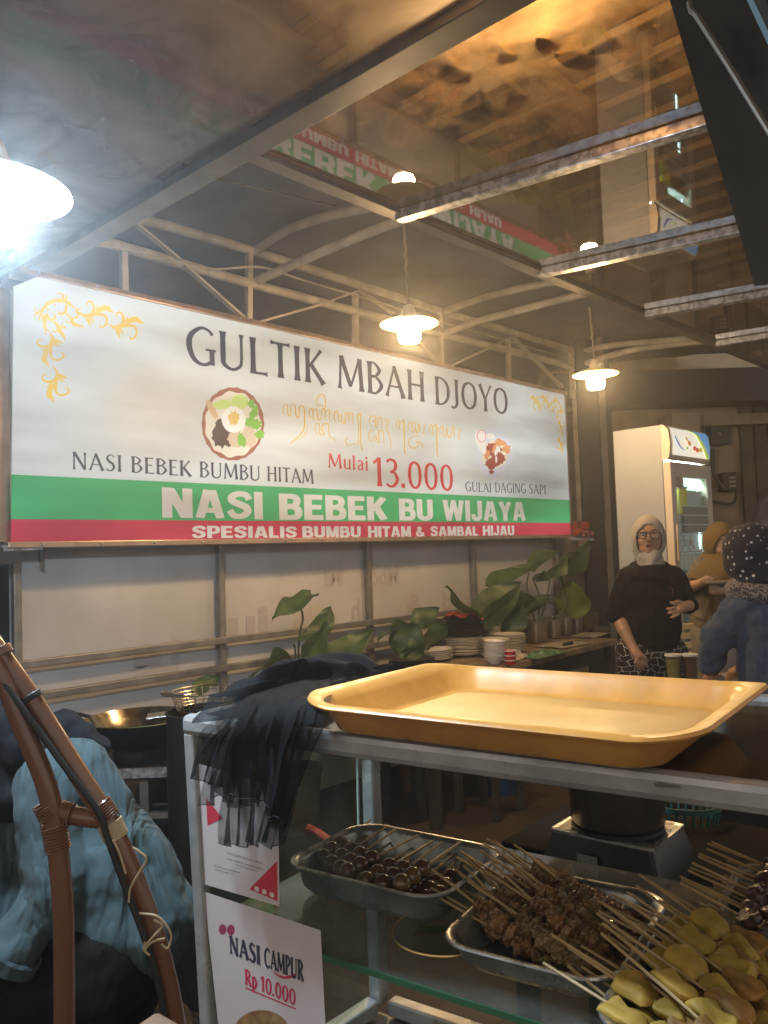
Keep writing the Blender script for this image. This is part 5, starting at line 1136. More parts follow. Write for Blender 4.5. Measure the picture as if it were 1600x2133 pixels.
def plate_mb(r, deep=.16):
    h = r*deep
    return MB().lathe([(.001, 0), (r*.5, 0), (r*.72, h*.35), (r, h), (r*1.005, h+.0015), (r*.99, h+.003), (r*.70, h*.5), (r*.5, .0035), (.001, .0035)], (0, 0, 0), 30)
def stack(x, y, r, n, gap, mats, label, group, nm='plate', deep=.16, base=TZ, tilt=.02, mb=None, z0=None):
    c = tp(x, y); z = base+.002 if z0 is None else z0; first = None
    for k in range(n):
        m_ = mats; off = Vector((rnd.uniform(-.003, .003), rnd.uniform(-.003, .003), 0)); p = Vector((c.x, c.y, z)) + off
        if first is None:
            first = solo(mb or plate_mb(r, deep), nm, m_, label, nm, loc=(0, 0, 0), group=group); first.location = p
        else:
            dup(first, p, (rnd.uniform(-tilt, tilt), rnd.uniform(-tilt, tilt), rnd.uniform(0, 6)))
        z += gap
    return z, c
zz, c0_ = stack(968, 1366, .116, 13, .0085, cream, 'cream plate in the lower half of the tall stack under the dark plates', 'cream plates under the dark plates')
zz, _ = stack(968, 1366, .126, 14, .0085, browng, 'dark brown plate in the tall stack below the red cloth', 'dark plates under the red cloth', z0=zz)
rows = []
cc = Vector((c0_.x, c0_.y, zz+.012))
for j in range(13):
    rows.append([cc + Vector(((i/12-.5)*.21+.02*sin(j), (j/12-.5)*.16, .014*sin(i*.9+j*.5)+.012*mnoise.noise(Vector((i*.4, j*.4, 1)))+.012 - .09*max(0, abs(i/12-.5)-.38))) for i in range(13)])
solo(MB().grid(rows), 'red_cloth', mat('red_orange_cloth', (.46, .075, .03), .8, var=.3, vscale=20, bump=.3, bscale=60), 'crumpled red orange cloth on top of the dark plate stack', 'cloth')
stack(1013, 1352, .105, 15, .0095, cream, 'cream plate in the tall stack right behind the dark plates', 'cream plates behind the dark plates')
stack(1033, 1368, .088, 12, .0085, cream, 'flower patterned cream plate in the short middle stack', 'flower patterned plates')
stack(1062, 1358, .104, 12, .0088, cream, 'cream plate in the right hand stack beside the green bag', 'cream plates in the right stack')
stack(906, 1376, .112, 6, .010, whiteg, 'white shallow plate left of the dark plate stack', 'white plates left of the dark stack')
stack(858, 1388, .135, 3, .010, browng, 'dark shallow plate behind the tray, left of the white plates', 'dark plates left of the white plates')
c = tp(1000, 1362); p = Vector((c.x, c.y, TZ+.002+15*.0095))
bowl = MB().lathe([(.001, 0), (.028, 0), (.03, .006), (.055, .03), (.064, .055), (.0625, .056), (.052, .032), (.026, .010), (.001, .010)], (0, 0, 0), 28)
stack(1031, 1384, .06, 6, .016, whiteg, 'white bowl in the stack leaning beside the red cups', 'stacked white bowls', nm='bowl', mb=bowl, tilt=.05)
redp = mat('red_plastic', (.55, .035, .03), .35)
c = tp(1064, 1384)
for k in range(3):
    cu = thing('red_cup', 'red cup with white rim in the small stack on the table', 'cup', (c.x, c.y, TZ+.002+.027*k), 'stacked red cups')
    o_ = Vector((c.x, c.y, TZ+.002+.027*k))
    part(MB().lathe([(.001, 0), (.030, 0), (.034, .018), (.036, .022), (.032, .02), (.028, .004), (.001, .004)], o_, 26), 'cup_body', redp, cu)
    part(MB().lathe([(.036, .020), (.0385, .021), (.0385, .0265), (.036, .0265)], o_, 26, closed=True), 'rim', whiteg, cu)
# steel bain-marie boxes
for k, (x, y, w_, lab) in enumerate(((1140, 1338, .17, 'wide steel food box, nearest of the row of boxes on the table'), (1172, 1330, .11, 'steel food box with a spoon handle, second in the row'), (1196, 1323, .11, 'steel food box, third in the row on the table'), (1218, 1318, .10, 'steel food box next to the clear plastic box'))):
    c = tp(x, y) + nT*.12; o_ = Vector((c.x, c.y, TZ+.003)); t = thing('food_box', lab, 'food box', o_)
    def lp(dx, z): return [o_ + dT*p.x + nT*p.y + ZV*z for p in rrect(w_/2+dx, .09+dx, .018, 4)]
    part(MB().loops([lp(-.008, 0), lp(-.004, .004), lp(0, .125), lp(.010, .127), lp(.010, .130), lp(-.002, .130), lp(-.007, .01), lp(-.012, .006)]), 'box_body', mat('satin_steel', (.55, .50, .43), .36, .9, var=.2, vscale=9, rvar=.1), t, smooth=50)
    if k == 1: part(MB().tube([o_ + ZV*.03, o_ + dT*.10 + nT*(-.03) + ZV*.19], .006, 8), 'spoon', M['black'], t)
c = tp(1243, 1312) + nT*.10; o_ = Vector((c.x, c.y, TZ+.003)); t = thing('plastic_box', 'clear plastic box of shredded yellow pickle on the table', 'box', o_)
clearp = clear_mat('clear_plastic', (.85, .82, .74), 1.45, .08, .16, (.5, .45, .36), 8)
def lp(dx, z): return [o_ + dT*p.x + nT*p.y + ZV*z for p in rrect(.10+dx, .08+dx, .012, 4)]
part(MB().loops([lp(-.005, 0), lp(0, .13), lp(.004, .132), lp(-.002, .13), lp(-.006, .005)]), 'box_body', clearp, t, smooth=50)
for k in range(40):
    p = o_ + dT*rnd.uniform(-.085, .085) + nT*rnd.uniform(-.065, .065) + ZV*rnd.uniform(.008, .07); dd = Vector((rnd.uniform(-1, 1), rnd.uniform(-1, 1), rnd.uniform(-.6, .6))).normalized()*.02
    part(MB().tube([p-dd, p+dd*.3+ZV*.004, p+dd], .0035, 5), 'shred', mat('pickle', (.42, .33, .12), .5) if k == 0 else bpy.data.materials['pickle'], t)
c = tp(1270, 1318)+nT*.06; solo(MB().lathe([(.001, 0), (.05, 0), (.07, .04), (.068, .041), (.048, .004), (.001, .004)], c + ZV*.002, 24), 'glass_dish', clearp, 'small clear dish beside the plastic box at the table end', 'dish')
c = tp(1184, 1346); solo(MB().capsule(c + ZV*.018 - dT*.05, c + ZV*.018 + dT*.05, .013, .012, 10), 'knife_handle', M['black'], 'black knife handle lying on the printed paper', 'knife')
c = tp(1138, 1364)+nT*.02; rows = []
for j in range(11): rows.append([c + dT*((i/14-.5)*.42) + nT*((j/10-.5)*.17) + ZV*(.004 + .05*max(0, mnoise.noise(Vector((i*.45, j*.5, 3)))+.35)*sin(pi*i/14)*sin(pi*j/10)) for i in range(15)])
solo(MB().grid(rows), 'green_bag', mat('green_plastic_film', (.04, .20, .06), .25, var=.6, vscale=22, col2=(.20, .24, .16), coat=.4), 'crumpled green plastic bag at the front edge of the table', 'bag')
c = tp(1096, 1368)+nT*.05; rows = []
for j in range(9): rows.append([c + dT*((i/10-.5)*.2) + nT*((j/8-.5)*.15) + ZV*(.004 + .045*max(0, mnoise.noise(Vector((i*.5, j*.6, 7)))+.3)*sin(pi*i/10)*sin(pi*j/8)) for i in range(11)])
solo(MB().grid(rows), 'plastic_wrap', mat('white_film', (.5, .46, .38), .25, var=.4, vscale=25, coat=.4), 'crumpled whitish plastic wrap between plates and green bag', 'wrap')
# under-table clutter
c = atZ(1038, 1642, .02); bk = thing('blue_bucket', 'blue plastic bucket standing on the floor under the table', 'bucket', (c.x, c.y, 0))
part(MB().lathe([(.001, 0), (.10, 0), (.135, .26), (.142, .262), (.142, .275), (.132, .275), (.128, .25), (.095, .01), (.001, .01)], (c.x, c.y, 0), 30), 'bucket_body', mat('blue_plastic', (.03, .08, .17), .4), bk)
for (x, lab) in ((872, 'dark wooden stool standing on the floor left of the blue bucket'), (1022, 'dark wooden stool standing in front of the blue bucket')):
    c = atZ(x, 1690, .0); sk = thing('low_stool', lab, 'stool', (c.x, c.y, 0))
    part(MB().box((c.x, c.y, .45), (.30, .30, .03), (dT, nT, ZV)), 'seat', M['dark'], sk, smooth=False, bevel=.005)
    for sx in (-1, 1):
        for sy in (-1, 1): part(MB().beam(Vector((c.x, c.y, 0))+dT*(.12*sx)+nT*(.12*sy), Vector((c.x, c.y, .435))+dT*(.12*sx)+nT*(.12*sy), .035, .035, up=dT), 'leg', M['dark'], sk, smooth=False)

# ================================================================= STOVE AND POT BEHIND THE CART
a, c, d_ = atY(1145, 1727, 1.72), atY(1362, 1772, 1.60), atY(1414, 1716, 1.78)
zst = (a.z+c.z+d_.z)/3
a, c, d_ = atZ(1145, 1727, zst), atZ(1362, 1772, zst), atZ(1416, 1716, zst)
Xs = (c-a).normalized(); Ys = Vector((-Xs.y, Xs.x, 0)); wS = (c-a).length; dS = (d_-c).length
o_ = a + Xs*(wS/2) + Ys*(dS/2)
t = thing('gas_stove', 'portable black gas stove with white sticker behind the cart shelf', 'stove', o_ - ZV*.085)
def lp(hx, hy, z, r=.012): return [o_ + Xs*p.x + Ys*p.y + ZV*z for p in rrect(hx, hy, r, 4)]
part(MB().loops([lp(wS/2+.018, dS/2+.012, -.085), lp(wS/2+.014, dS/2+.01, -.05), lp(wS/2-.002, dS/2-.002, -.004)]), 'case', mat('stove_black', (.02, .018, .017), .35), t, smooth=50)
part(MB().loops([lp(wS/2, dS/2, -.004), lp(wS/2, dS/2, .002), lp(wS/2-.012, dS/2-.012, .002), lp(wS/2-.016, dS/2-.016, -.001)]), 'top_plate', M['steel'], t, smooth=50)
part(MB().lathe([(.085, 0), (.095, .002), (.095, .010), (.085, .012)], o_, 30, closed=True), 'burner_ring', M['black'], t)
s0 = o_ - Ys*(dS/2+.0125) + Xs*(-.02) - ZV*.048
part(MB().add([s0 + Xs*x - ZV*z - Ys*(.006+.0) for x, z in ((-.022, -.018), (.022, -.018), (.022, .022), (-.022, .022))], [(0, 1, 2, 3)]), 'sticker', mat('grey_sticker_paper', (.42, .42, .40), .5, var=.7, vscale=260, col2=(.12, .12, .12)), t, smooth=False)
part(MB().tube([s0 + Xs*.055 - Ys*.004, s0 + Xs*.08 - Ys*.004], .003, 6), 'latch', M['steel'], t)
po_ = thing('cooking_pot', 'grey metal cooking pot on the portable stove behind the cart', 'pot', o_ + ZV*.013)
part(MB().lathe([(.001, .013), (.09, .013), (.096, .020), (.098, .19), (.103, .192), (.103, .197), (.095, .197), (.093, .025), (.001, .02)], o_, 40), 'pot_body', mat('grey_pot', (.12, .10, .09), .35, .7, var=.3, vscale=6), po_)
for s in (-1, 1): part(MB().tube(crv([o_ + Xs*(s*.098) + ZV*.16 + Ys*.03, o_ + Xs*(s*.13) + ZV*.165 + Ys*.02, o_ + Xs*(s*.13) + ZV*.165 - Ys*.02, o_ + Xs*(s*.098) + ZV*.16 - Ys*.03]), .006, 8), 'handle', M['black'], po_)
t = thing('stove_table', 'low dark table under the portable stove behind the cart', 'table', (o_.x, o_.y, 0))
zt2 = zst-.087
part(MB().box((o_.x+.22, o_.y+.1, zt2-.02), (.8, .42, .04), (Xs, Ys, ZV)), 'table_top', M['sooty'], t, smooth=False, bevel=.004)
for sx in (-.36, .36):
    for sy in (-.18, .18): part(MB().beam(Vector((o_.x+.22, o_.y+.1, 0)) + Xs*sx + Ys*sy, Vector((o_.x+.22, o_.y+.1, zt2-.042)) + Xs*sx + Ys*sy, .04, .04, up=Xs), 'leg', M['dark'], t, smooth=False)
c = atY(1432, 1768, 2.05); t = thing('green_basket', 'dark green slotted plastic basket beside the stove table', 'basket', (c.x, c.y, c.z-.02))
gb = mat('green_basket_plastic', (.02, .075, .065), .4)
part(MB().lathe([(.001, 0), (.06, 0), (.062, .006), (.001, .006)], c, 26), 'floor', gb, t); part(MB().lathe([(.079, .105), (.086, .106), (.086, .118), (.079, .117)], c, 30, closed=True), 'rim', gb, t)
for k in range(26):
    an = 2*pi*k/26; part(MB().tube([c + Vector((.06*cos(an), .06*sin(an), .003)), c + Vector((.081*cos(an), .081*sin(an), .108))], .0034, 5), 'slat', gb, t)
for zz, rr in ((.035, .067), (.07, .074)): part(MB().lathe([(rr-.003, zz-.002), (rr+.002, zz-.002), (rr+.002, zz+.003), (rr-.003, zz+.003)], c, 30, closed=True), 'band', gb, t)
part(MB().beam(Vector((c.x, c.y, 0)), Vector((c.x, c.y, c.z-.002)), .10, .10, up=Xs), 'stand', M['dark'], t, smooth=False)
# red gas hose and lighter behind the egg pan
solo(MB().tube(crv([atY(640, 1722, 1.9), atY(665, 1735, 1.9), atY(690, 1752, 1.85), atY(720, 1775, 1.8)]), .008, 8), 'red_hose', mat('red_rubber', (.45, .05, .03), .45), 'short red hose seen through the cart glass left of the egg pan', 'hose')

# ================================================================= COUNTER AT RIGHT WITH DRINKS
DZ = .80
q1 = atZ(1430, 1452, DZ)
t = thing('serving_counter', 'low counter with papers in front of the women at right', 'counter', (q1.x+.3, q1.y, 0))
part(MB().box((q1.x+.72, q1.y+.05, DZ-.02), (1.6, .55, .04)), 'counter_top', mat('pale_counter', (.26, .21, .16), .5, var=.4, vscale=8), t, smooth=False, bevel=.004)
part(MB().box((q1.x+.72, q1.y+.06, .38), (1.5, .45, .74)), 'cabinet', M['sooty'], t, smooth=False)
for (px, colr, lab) in ((1406, (.42, .40, .10), 'plastic cup of pale green drink on the counter'), (1441, (.16, .045, .018), 'plastic cup of dark brown drink on the counter')):
    c = atZ(px, 1432, DZ); h = .135; o_ = Vector((c.x, c.y, DZ))
    t = thing('drink_cup', lab, 'drink', o_)
    part(MB().lathe([(.001, 0), (.024, 0), (.026, .004), (.034, h), (.0355, h+.002), (.0335, h+.003), (.0245, .006), (.001, .006)], o_, 26), 'cup', clearp, t)
    part(MB().lathe([(.001, .007), (.0238, .007), (.0318, h-.012), (.001, h-.012)], o_, 26), 'drink', mat('drink_liquid', colr, .2, sss=.1), t)
    part(MB().lathe([(.001, h+.004), (.034, h+.004), (.035, h-.002), (.036, h-.002), (.0355, h+.006), (.001, h+.007)], o_, 26), 'film_lid', mat('lid_film', (.6, .56, .46), .3), t)
for k, (x, y, lab) in enumerate(((1530, 1420, 'white paper sheet on the counter under the bending woman'), (1548, 1398, 'striped paper sheet on the counter by her far hand'))):
    c = atZ(x, y+12, DZ); solo(MB().grid([[c + Vector(((i/5-.5)*.2, (j/4-.5)*.16, .004+.004*k+.004*abs(sin(i*2+j)))) for i in range(6)] for j in range(5)]), 'paper_sheet', prt if k else M['white'], lab, 'paper')
# white slatted plastic chair behind
c = atY(1438, 1400, 4.6); t = thing('slatted_chair', 'cream slatted plastic chair standing behind the woman in black', 'chair', (c.x, c.y, 0))
crm = mat('cream_plastic', (.58, .47, .30), .4)
z0 = atY(1440, 1300, 4.6).z
for k in range(7):
    zz = z0 - .012 - k*.052; part(MB().box((c.x+.02, c.y, zz), (.34, .02, .034)), 'slat', crm, t, smooth=False, bevel=.004)
for s in (-1, 1): part(MB().beam(Vector((c.x+.02+s*.18, c.y, 0)), Vector((c.x+.02+s*.18, c.y, z0+.02)), .03, .03, up=Vector((0, 1, 0))), 'upright', crm, t, smooth=False)
part(MB().box((c.x+.02, c.y-.2, .44), (.40, .40, .03)), 'seat', crm, t, smooth=False, bevel=.008)
for s in (-1, 1): part(MB().beam(Vector((c.x+.02+s*.18, c.y-.38, 0)), Vector((c.x+.02+s*.18, c.y-.38, .425)), .03, .03, up=Vector((0, 1, 0))), 'leg', crm, t, smooth=False)
# ================================================================= FRIDGE
FY = 4.85
f0 = atY(1376, 900, FY); zt_ = atY(1375, 884, FY).z
fx = Vector((.70, .714, 0)).normalized(); fs = Vector((-.72, .694, 0)).normalized()
fw, fd_ = .60, .40
# solve widths so the corners fall where the photo has them
def solve(px, d):
    k = ray(px, 1000); r_ = k.x/k.y; return (r_*f0.y - f0.x)/(d.x - r_*d.y)
fw = solve(1466, fx); fd_ = solve(1281, fs)
t = thing('drinks_fridge', 'tall white glass door drinks fridge with lit header behind the woman in black', 'fridge', (f0.x, f0.y, 0))
O = Vector((f0.x, f0.y, 0)); fb = mat('fridge_white', (.34, .345, .36), .4, var=.08, vscale=3); beige = mat('fridge_beige_frame', (.60, .50, .40), .4)
AX = (fx, -fs, ZV)
zh = atY(1388, 958, FY).z
def fbx(a0, a1, b0, b1, z0, z1): return MB().box(O + fx*((a0+a1)/2) + fs*((b0+b1)/2) + ZV*((z0+z1)/2), (a1-a0, b1-b0, z1-z0), (fx, fs, ZV))
sh = mat('fridge_inside', (.70, .74, .72), .4)
part(fbx(0, .025, .0, fd_, .1, zt_-.002), 'side_panel', fb, t, smooth=False, bevel=.006); part(fbx(fw-.025, fw, .0, fd_, .1, zt_-.002), 'side_panel', fb, t, smooth=False, bevel=.006)
part(fbx(.025, fw-.025, fd_-.02, fd_, .1, zt_-.002), 'back_panel', sh, t, smooth=False); part(fbx(.0255, fw-.0255, 0.0, fd_-.021, zh, zt_-.002), 'top_box', fb, t, smooth=False, bevel=.01); part(fbx(0, fw, -.02, fd_, .08, .42), 'base', fb, t, smooth=False, bevel=.01)
# curved header
pr = [(0.0, zh), (-.035, zh), (-.048, zh+.03), (-.055, zh+.10), (-.045, zh+.18), (-.02, zt_-.008), (0.0, zt_)]
part(MB().prism([O + fs*b_ + ZV*z for b_, z in pr], fx*fw), 'header', beige, t, smooth=40)
hp = [(-.051, zh+.03), (-.058, zh+.10), (-.048, zh+.18), (-.034, zt_-.018)]
def hrow(a0, a1, n=8, d=0.0): return [[O + fx*(a0+(a1-a0)*i/n) + fs*(b_-d) + ZV*z for i in range(n+1)] for b_, z in hp]
lit = lambda nm, c, e: mat(nm, c, .3, emit=c, es=e)
part(MB().grid(hrow(.03, fw-.03, d=.002)), 'lit_panel', lit('fridge_light_panel', (.85, .80, .66), .55), t)
def hpt(u, v, d):
    i = min(2, int(v*3)); s = v*3-i; b_ = hp[i][0]*(1-s)+hp[i+1][0]*s; z = hp[i][1]*(1-s)+hp[i+1][1]*s; return O + fx*(.03+(fw-.06)*u) + fs*(b_-d) + ZV*z
def hpoly(pts, nm, m_, d=.005): part(MB().add([hpt(u, v, d) for u, v in pts], [tuple(range(len(pts)))]), nm, m_, t, smooth=False)
def strip_(f, nm, m_, d):  # band between two curves
    b = MB(); vs = []; n = 8
    for i in range(n+1):
        v = 1-i/n; a, c = f(i/n); vs += [hpt(a, v, d), hpt(c, v, d)]
    b.add(vs, [(2*i, 2*i+1, 2*i+3, 2*i+2) for i in range(n)]); part(b, nm, m_, t, smooth=False)
strip_(lambda s: (.50+.5*s**.8, 1.0), 'blue_print', lit('print_blue', (.10, .32, .62), .4), .005)
strip_(lambda s: (.44+.48*s**.85, .50+.5*s**.8), 'green_print', lit('print_lime', (.50, .60, .06), .4), .006)
for (u, v, r_, c) in ((.42, .38, .05, (.7, .35, .12)), (.56, .26, .045, (.62, .08, .04)), (.64, .22, .05, (.66, .12, .05)), (.73, .24, .05, (.65, .55, .06)), (.36, .24, .03, (.35, .55, .12)), (.36, .48, .04, (.75, .55, .35))):
    hpoly([(u+r_*cos(a*pi/6), v+r_*1.5*sin(a*pi/6)) for a in range(12)], 'fruit_print', lit('print_fruit', c, .35), .007)
l, r_ = stroke2d([(.06, .52), (.12, .34), (.2, .22), (.32, .16)], [.03, .05, .04, .01]); k = len(l)
part(MB().add([hpt(p.x, p.y, .007) for p in l]+[hpt(p.x, p.y, .007) for p in r_], [(j, j+1, k+j+1, k+j) for j in range(k-1)]), 'splash_print', lit('print_splash', (.15, .2, .5), .35), t, smooth=False)
vs, fs_, wN = font_mesh('SANSIO', .02); part(MB().add([hpt(.07+.26*v.x/wN, .80+.09*v.y, .007) for v in vs], fs_), 'header_word', lit('print_grey', (.12, .14, .14), .2), t, smooth=False)
# door
zd = .46
bs = [(0.0, .07, zd, zh-.012), (fw-.07, fw, zd, zh-.012), (.07, fw-.07, zh-.10, zh-.012), (.07, fw-.07, zd, zd+.08)]
dr = part(fbx(bs[0][0], bs[0][1], -.05, -.003, bs[0][2], bs[0][3]), 'door_frame', beige, t, smooth=False, bevel=.006)
for q_ in bs[1:]: part(fbx(q_[0], q_[1], -.05, -.003, q_[2], q_[3]), 'door_rail', beige, dr, smooth=False, bevel=.004)
part(fbx(.025, .04, -.062, -.05, 1.30, 1.52), 'handle', beige, dr, smooth=False, bevel=.006)
part(fbx(.07, fw-.07, -.03, -.025, zd+.08, zh-.10), 'door_glass', clear_mat('fridge_glass', (.85, .95, .92), 1.45, .01, .02), dr, smooth=False)
part(fbx(.04, fw-.04, .02, .04, zh-.06, zh-.03), 'lamp_strip', mat('fridge_lamp', (1, 1, 1), .3, emit=(.80, 1, .95), es=55), t, smooth=False)
part(fbx(fw-.034, fw-.030, .03, .036, zd+.1, zh-.1), 'lamp_tube', mat('fridge_lamp_b', (1, 1, 1), .3, emit=(.80, 1, .95), es=10), t, smooth=False)
def zf(y): return atY(1420, y, FY+.2).z
for y in (1043, 1074, 1112, 1141): part(fbx(.03, fw-.03, .02, fd_-.03, zf(y)-.006, zf(y)+.004), 'shelf', sh, t, smooth=False)
a0 = .085
part(MB().add([O + fx*u + fs*(-.034) + ZV*z for u, z in ((a0, zf(1018)), (a0+.115, zf(1020)), (a0+.115, zf(980)), (a0, zf(979)))], [(0, 1, 2, 3)]), 'price_list', mat('pink_paper', (.62, .50, .44), .6), t, smooth=False)
b_ = mat('list_ink', (.3, .22, .2), .6)
for k in range(8):
    z = zf(985+4*k); part(MB().add([O + fx*u + fs*(-.036) + ZV*zz for u, zz in ((a0+.015, z), (a0+.06+.02*(k % 3), z), (a0+.06+.02*(k % 3), z-.005), (a0+.015, z-.005))], [(0, 1, 2, 3)]), 'list_line', b_, t, smooth=False)
lq = [mat('yellow_drink', (.60, .55, .03), .3, emit=(.60, .55, .03), es=.06), mat('brown_sauce', (.13, .06, .02), .3), mat('grey_tray', (.30, .30, .26), .5), mat('green_bottle', (.08, .25, .07), .25), mat('amber_snack', (.45, .26, .08), .4)]
def fthing(nm, lab, cat, u, v, y0, h, r_, m_, box=None, group=None):
    z = zf(y0)+.006; o_ = O + fx*u + fs*v + ZV*z; g = thing(nm, lab, cat, o_, group)
    if box: part(MB().box(o_+ZV*(h/2), (box[0], box[1], h), (fx, fs, ZV)), 'body', m_, g, smooth=False, bevel=.006); part(MB().box(o_+ZV*(h+.004), (box[0]+.008, box[1]+.008, .008), (fx, fs, ZV)), 'lid', sh, g, smooth=False)
    else:
        part(MB().lathe([(.001, 0), (r_, 0), (r_, h*.68), (r_*.4, h*.84), (r_*.38, h), (.001, h)], o_, 18), 'body', m_, g); part(MB().lathe([(.001, h), (r_*.44, h), (r_*.44, h+.02), (.001, h+.02)], o_, 14), 'cap', M['white'], g)
    return g
fthing('juice_jug', 'yellow juice jug on the second fridge shelf', 'jug', .20, .03, 1074, .16, 0, lq[0], (.11, .12))
fthing('sauce_tub', 'wide dark brown tub beside the yellow jug in the fridge', 'tub', .38, .04, 1074, .14, 0, lq[1], (.22, .12))
for k in range(3):
    g = fthing('tray_box', 'grey lidded box in the pile on the middle fridge shelf', 'box', .36, .06, 1112, .045, 0, lq[2], (.36, .2), 'grey boxes in the fridge')
    g.location.z += .056*k
for k in range(4):
    fthing('bottle', ['green capped bottle standing low in the fridge, leftmost', 'amber bottle second from left low in the fridge', 'green bottle third from left low in the fridge', 'amber bottle rightmost low in the fridge'][k], 'bottle', .19+.08*k, .04, 1190, .19, .032, lq[3] if k % 2 == 0 else lq[4])
for k in range(6): fthing('snack_pack', 'amber snack pack standing at the bottom of the fridge', 'snack pack', .16+.055*k, .0, 1190, .10+.02*(k % 2), 0, lq[4], (.05, .04), 'snack packs in the fridge')
# ================================================================= PEOPLE
skin = mat('skin', (.40, .215, .125), .5, var=.18, vscale=30, sss=.08)
skin2 = mat('fair_skin', (.47, .28, .18), .5, var=.15, vscale=30, sss=.08)
lipm = mat('lips', (.20, .075, .05), .5); browm = mat('dark_brow', (.035, .022, .016), .7); eyew = mat('eye_white', (.55, .50, .45), .3); iris = mat('dark_iris', (.02, .012, .01), .15)
def cloth_mat(nm, c, **k): return mat(nm, c, k.pop('rough', .85), var=k.pop('var', .25), vscale=k.pop('vscale', 9), bump=k.pop('bump', .35), bscale=k.pop('bscale', 22), sheen=k.pop('sheen', .06), spec=k.pop('spec', .2), **k)
def folds(m, rot=(0, .6, 0), sc=(16, 8, 2.6), st=.9, dist=.03):
    nt = m.node_tree; N, L = nt.nodes, nt.links; tc = N.new('ShaderNodeTexCoord'); mp = N.new('ShaderNodeMapping'); mp.inputs['Rotation'].default_value = rot; mp.inputs['Scale'].default_value = sc
    nz = N.new('ShaderNodeTexNoise'); nz.inputs['Scale'].default_value = 1.0; nz.inputs['Detail'].default_value = 3.5; nz.inputs['Distortion'].default_value = .8; L.new(tc.outputs['Object'], mp.inputs[0]); L.new(mp.outputs[0], nz.inputs['Vector'])
    ab = N.new('ShaderNodeMath'); ab.operation = 'SUBTRACT'; ab.inputs[1].default_value = .5; L.new(nz.outputs['Fac'], ab.inputs[0]); a2 = N.new('ShaderNodeMath'); a2.operation = 'ABSOLUTE'; L.new(ab.outputs[0], a2.inputs[0])
    bp = N.new('ShaderNodeBump'); bp.inputs['Strength'].default_value = st; bp.inputs['Distance'].default_value = dist; L.new(a2.outputs[0], bp.inputs['Height'])
    old = [n for n in N if n.type == 'BUMP' and n is not bp]
    if old: L.new(old[0].outputs[0], bp.inputs['Normal'])
    L.new(bp.outputs[0], N['Principled BSDF'].inputs['Normal']); return m
def wrinkle(o, size, strength, seed=0):
    tx = bpy.data.textures.new('wrinkle', 'CLOUDS'); tx.noise_scale = size; tx.noise_depth = 2
    d = o.modifiers.new('wrinkle', 'DISPLACE'); d.texture = tx; d.strength = strength; d.mid_level = .5; d.texture_coords = 'LOCAL'
    return o
def person(label, root, mb, m, vox=.006):
    """the body is the top-level mesh, clothes hang under it"""
    o = solo(mb, 'person', m, label, 'person', loc=root); remesh(o, vox, 2, .5); return o
def wear(mb, nm, m, p, vox=.008, it=6, wr=None, label=None):
    o = part(mb, nm, m, p, label=label); remesh(o, vox, it, .6)
    if wr: wrinkle(o, *wr)
    return o
def hood(c, r, fwd, hole, z0, m, p, nm='hijab', n=56, mm=40, thick=.006):
    """head scarf: egg shell round the head with an opening for the face"""
    Y = Vector(fwd).normalized(); X = Y.cross(ZV).normalized(); Z = X.cross(Y).normalized(); c = Vector(c)
    vs, fs = [], []
    for j in range(mm+1):
        a = -pi/2*.86 + (pi*.93)*j/mm
        for k in range(n):
            b = 2*pi*k/n; x, y, z = cos(a)*cos(b), cos(a)*sin(b), sin(a)
            pf = 1 + .02*sin(7*b + 4*a)*(1 if y < .3 else .3); vs.append((x*r[0]*pf, y*r[1]*pf, z*r[2]))
    def keep(f):
        x = sum(vs[i][0] for i in f)/4; y = sum(vs[i][1] for i in f)/4; z = sum(vs[i][2] for i in f)/4
        return not (y > 0 and (x/hole[0])**2 + ((z-z0)/hole[1])**2 < 1)
    for j in range(mm):
        for k in range(n):
            f = (j*n+k, j*n+(k+1) % n, (j+1)*n+(k+1) % n, (j+1)*n+k)
            if keep(f): fs.append(f)
    fs.append(tuple(mm*n+k for k in range(n)))
    b = MB().add([c + X*v[0] + Y*v[1] + Z*v[2] for v in vs], fs); o = part(b, nm, m, p)
    s = o.modifiers.new('thick', 'SOLIDIFY'); s.thickness = thick; s.offset = 1
    return o
def wrapneck(loops, m, p, nm='hijab_drape', folds=.006, seed=0):
    L = []
    for i, (c, rx, ry) in enumerate(loops):
        c = Vector(c); L.append([c + Vector((cos(2*pi*k/40)*(rx+folds*sin(5*2*pi*k/40+i*.9+seed)), sin(2*pi*k/40)*(ry+folds*sin(4*2*pi*k/40+i+seed)), folds*.8*sin(3*2*pi*k/40+i*1.3))) for k in range(40)])
    b = MB(); n = 40; vs = [q for l in L for q in l]
    b.add(vs, [(i*n+k, i*n+(k+1) % n, (i+1)*n+(k+1) % n, (i+1)*n+k) for i in range(len(L)-1) for k in range(n)])
    o = part(b, nm, m, p); s = o.modifiers.new('sub', 'SUBSURF'); s.levels = s.render_levels = 2; return o
def finger(mb, pts, r): 
    for a, c in zip(pts, pts[1:]): mb.capsule(a, c, r, r*.92, 10)

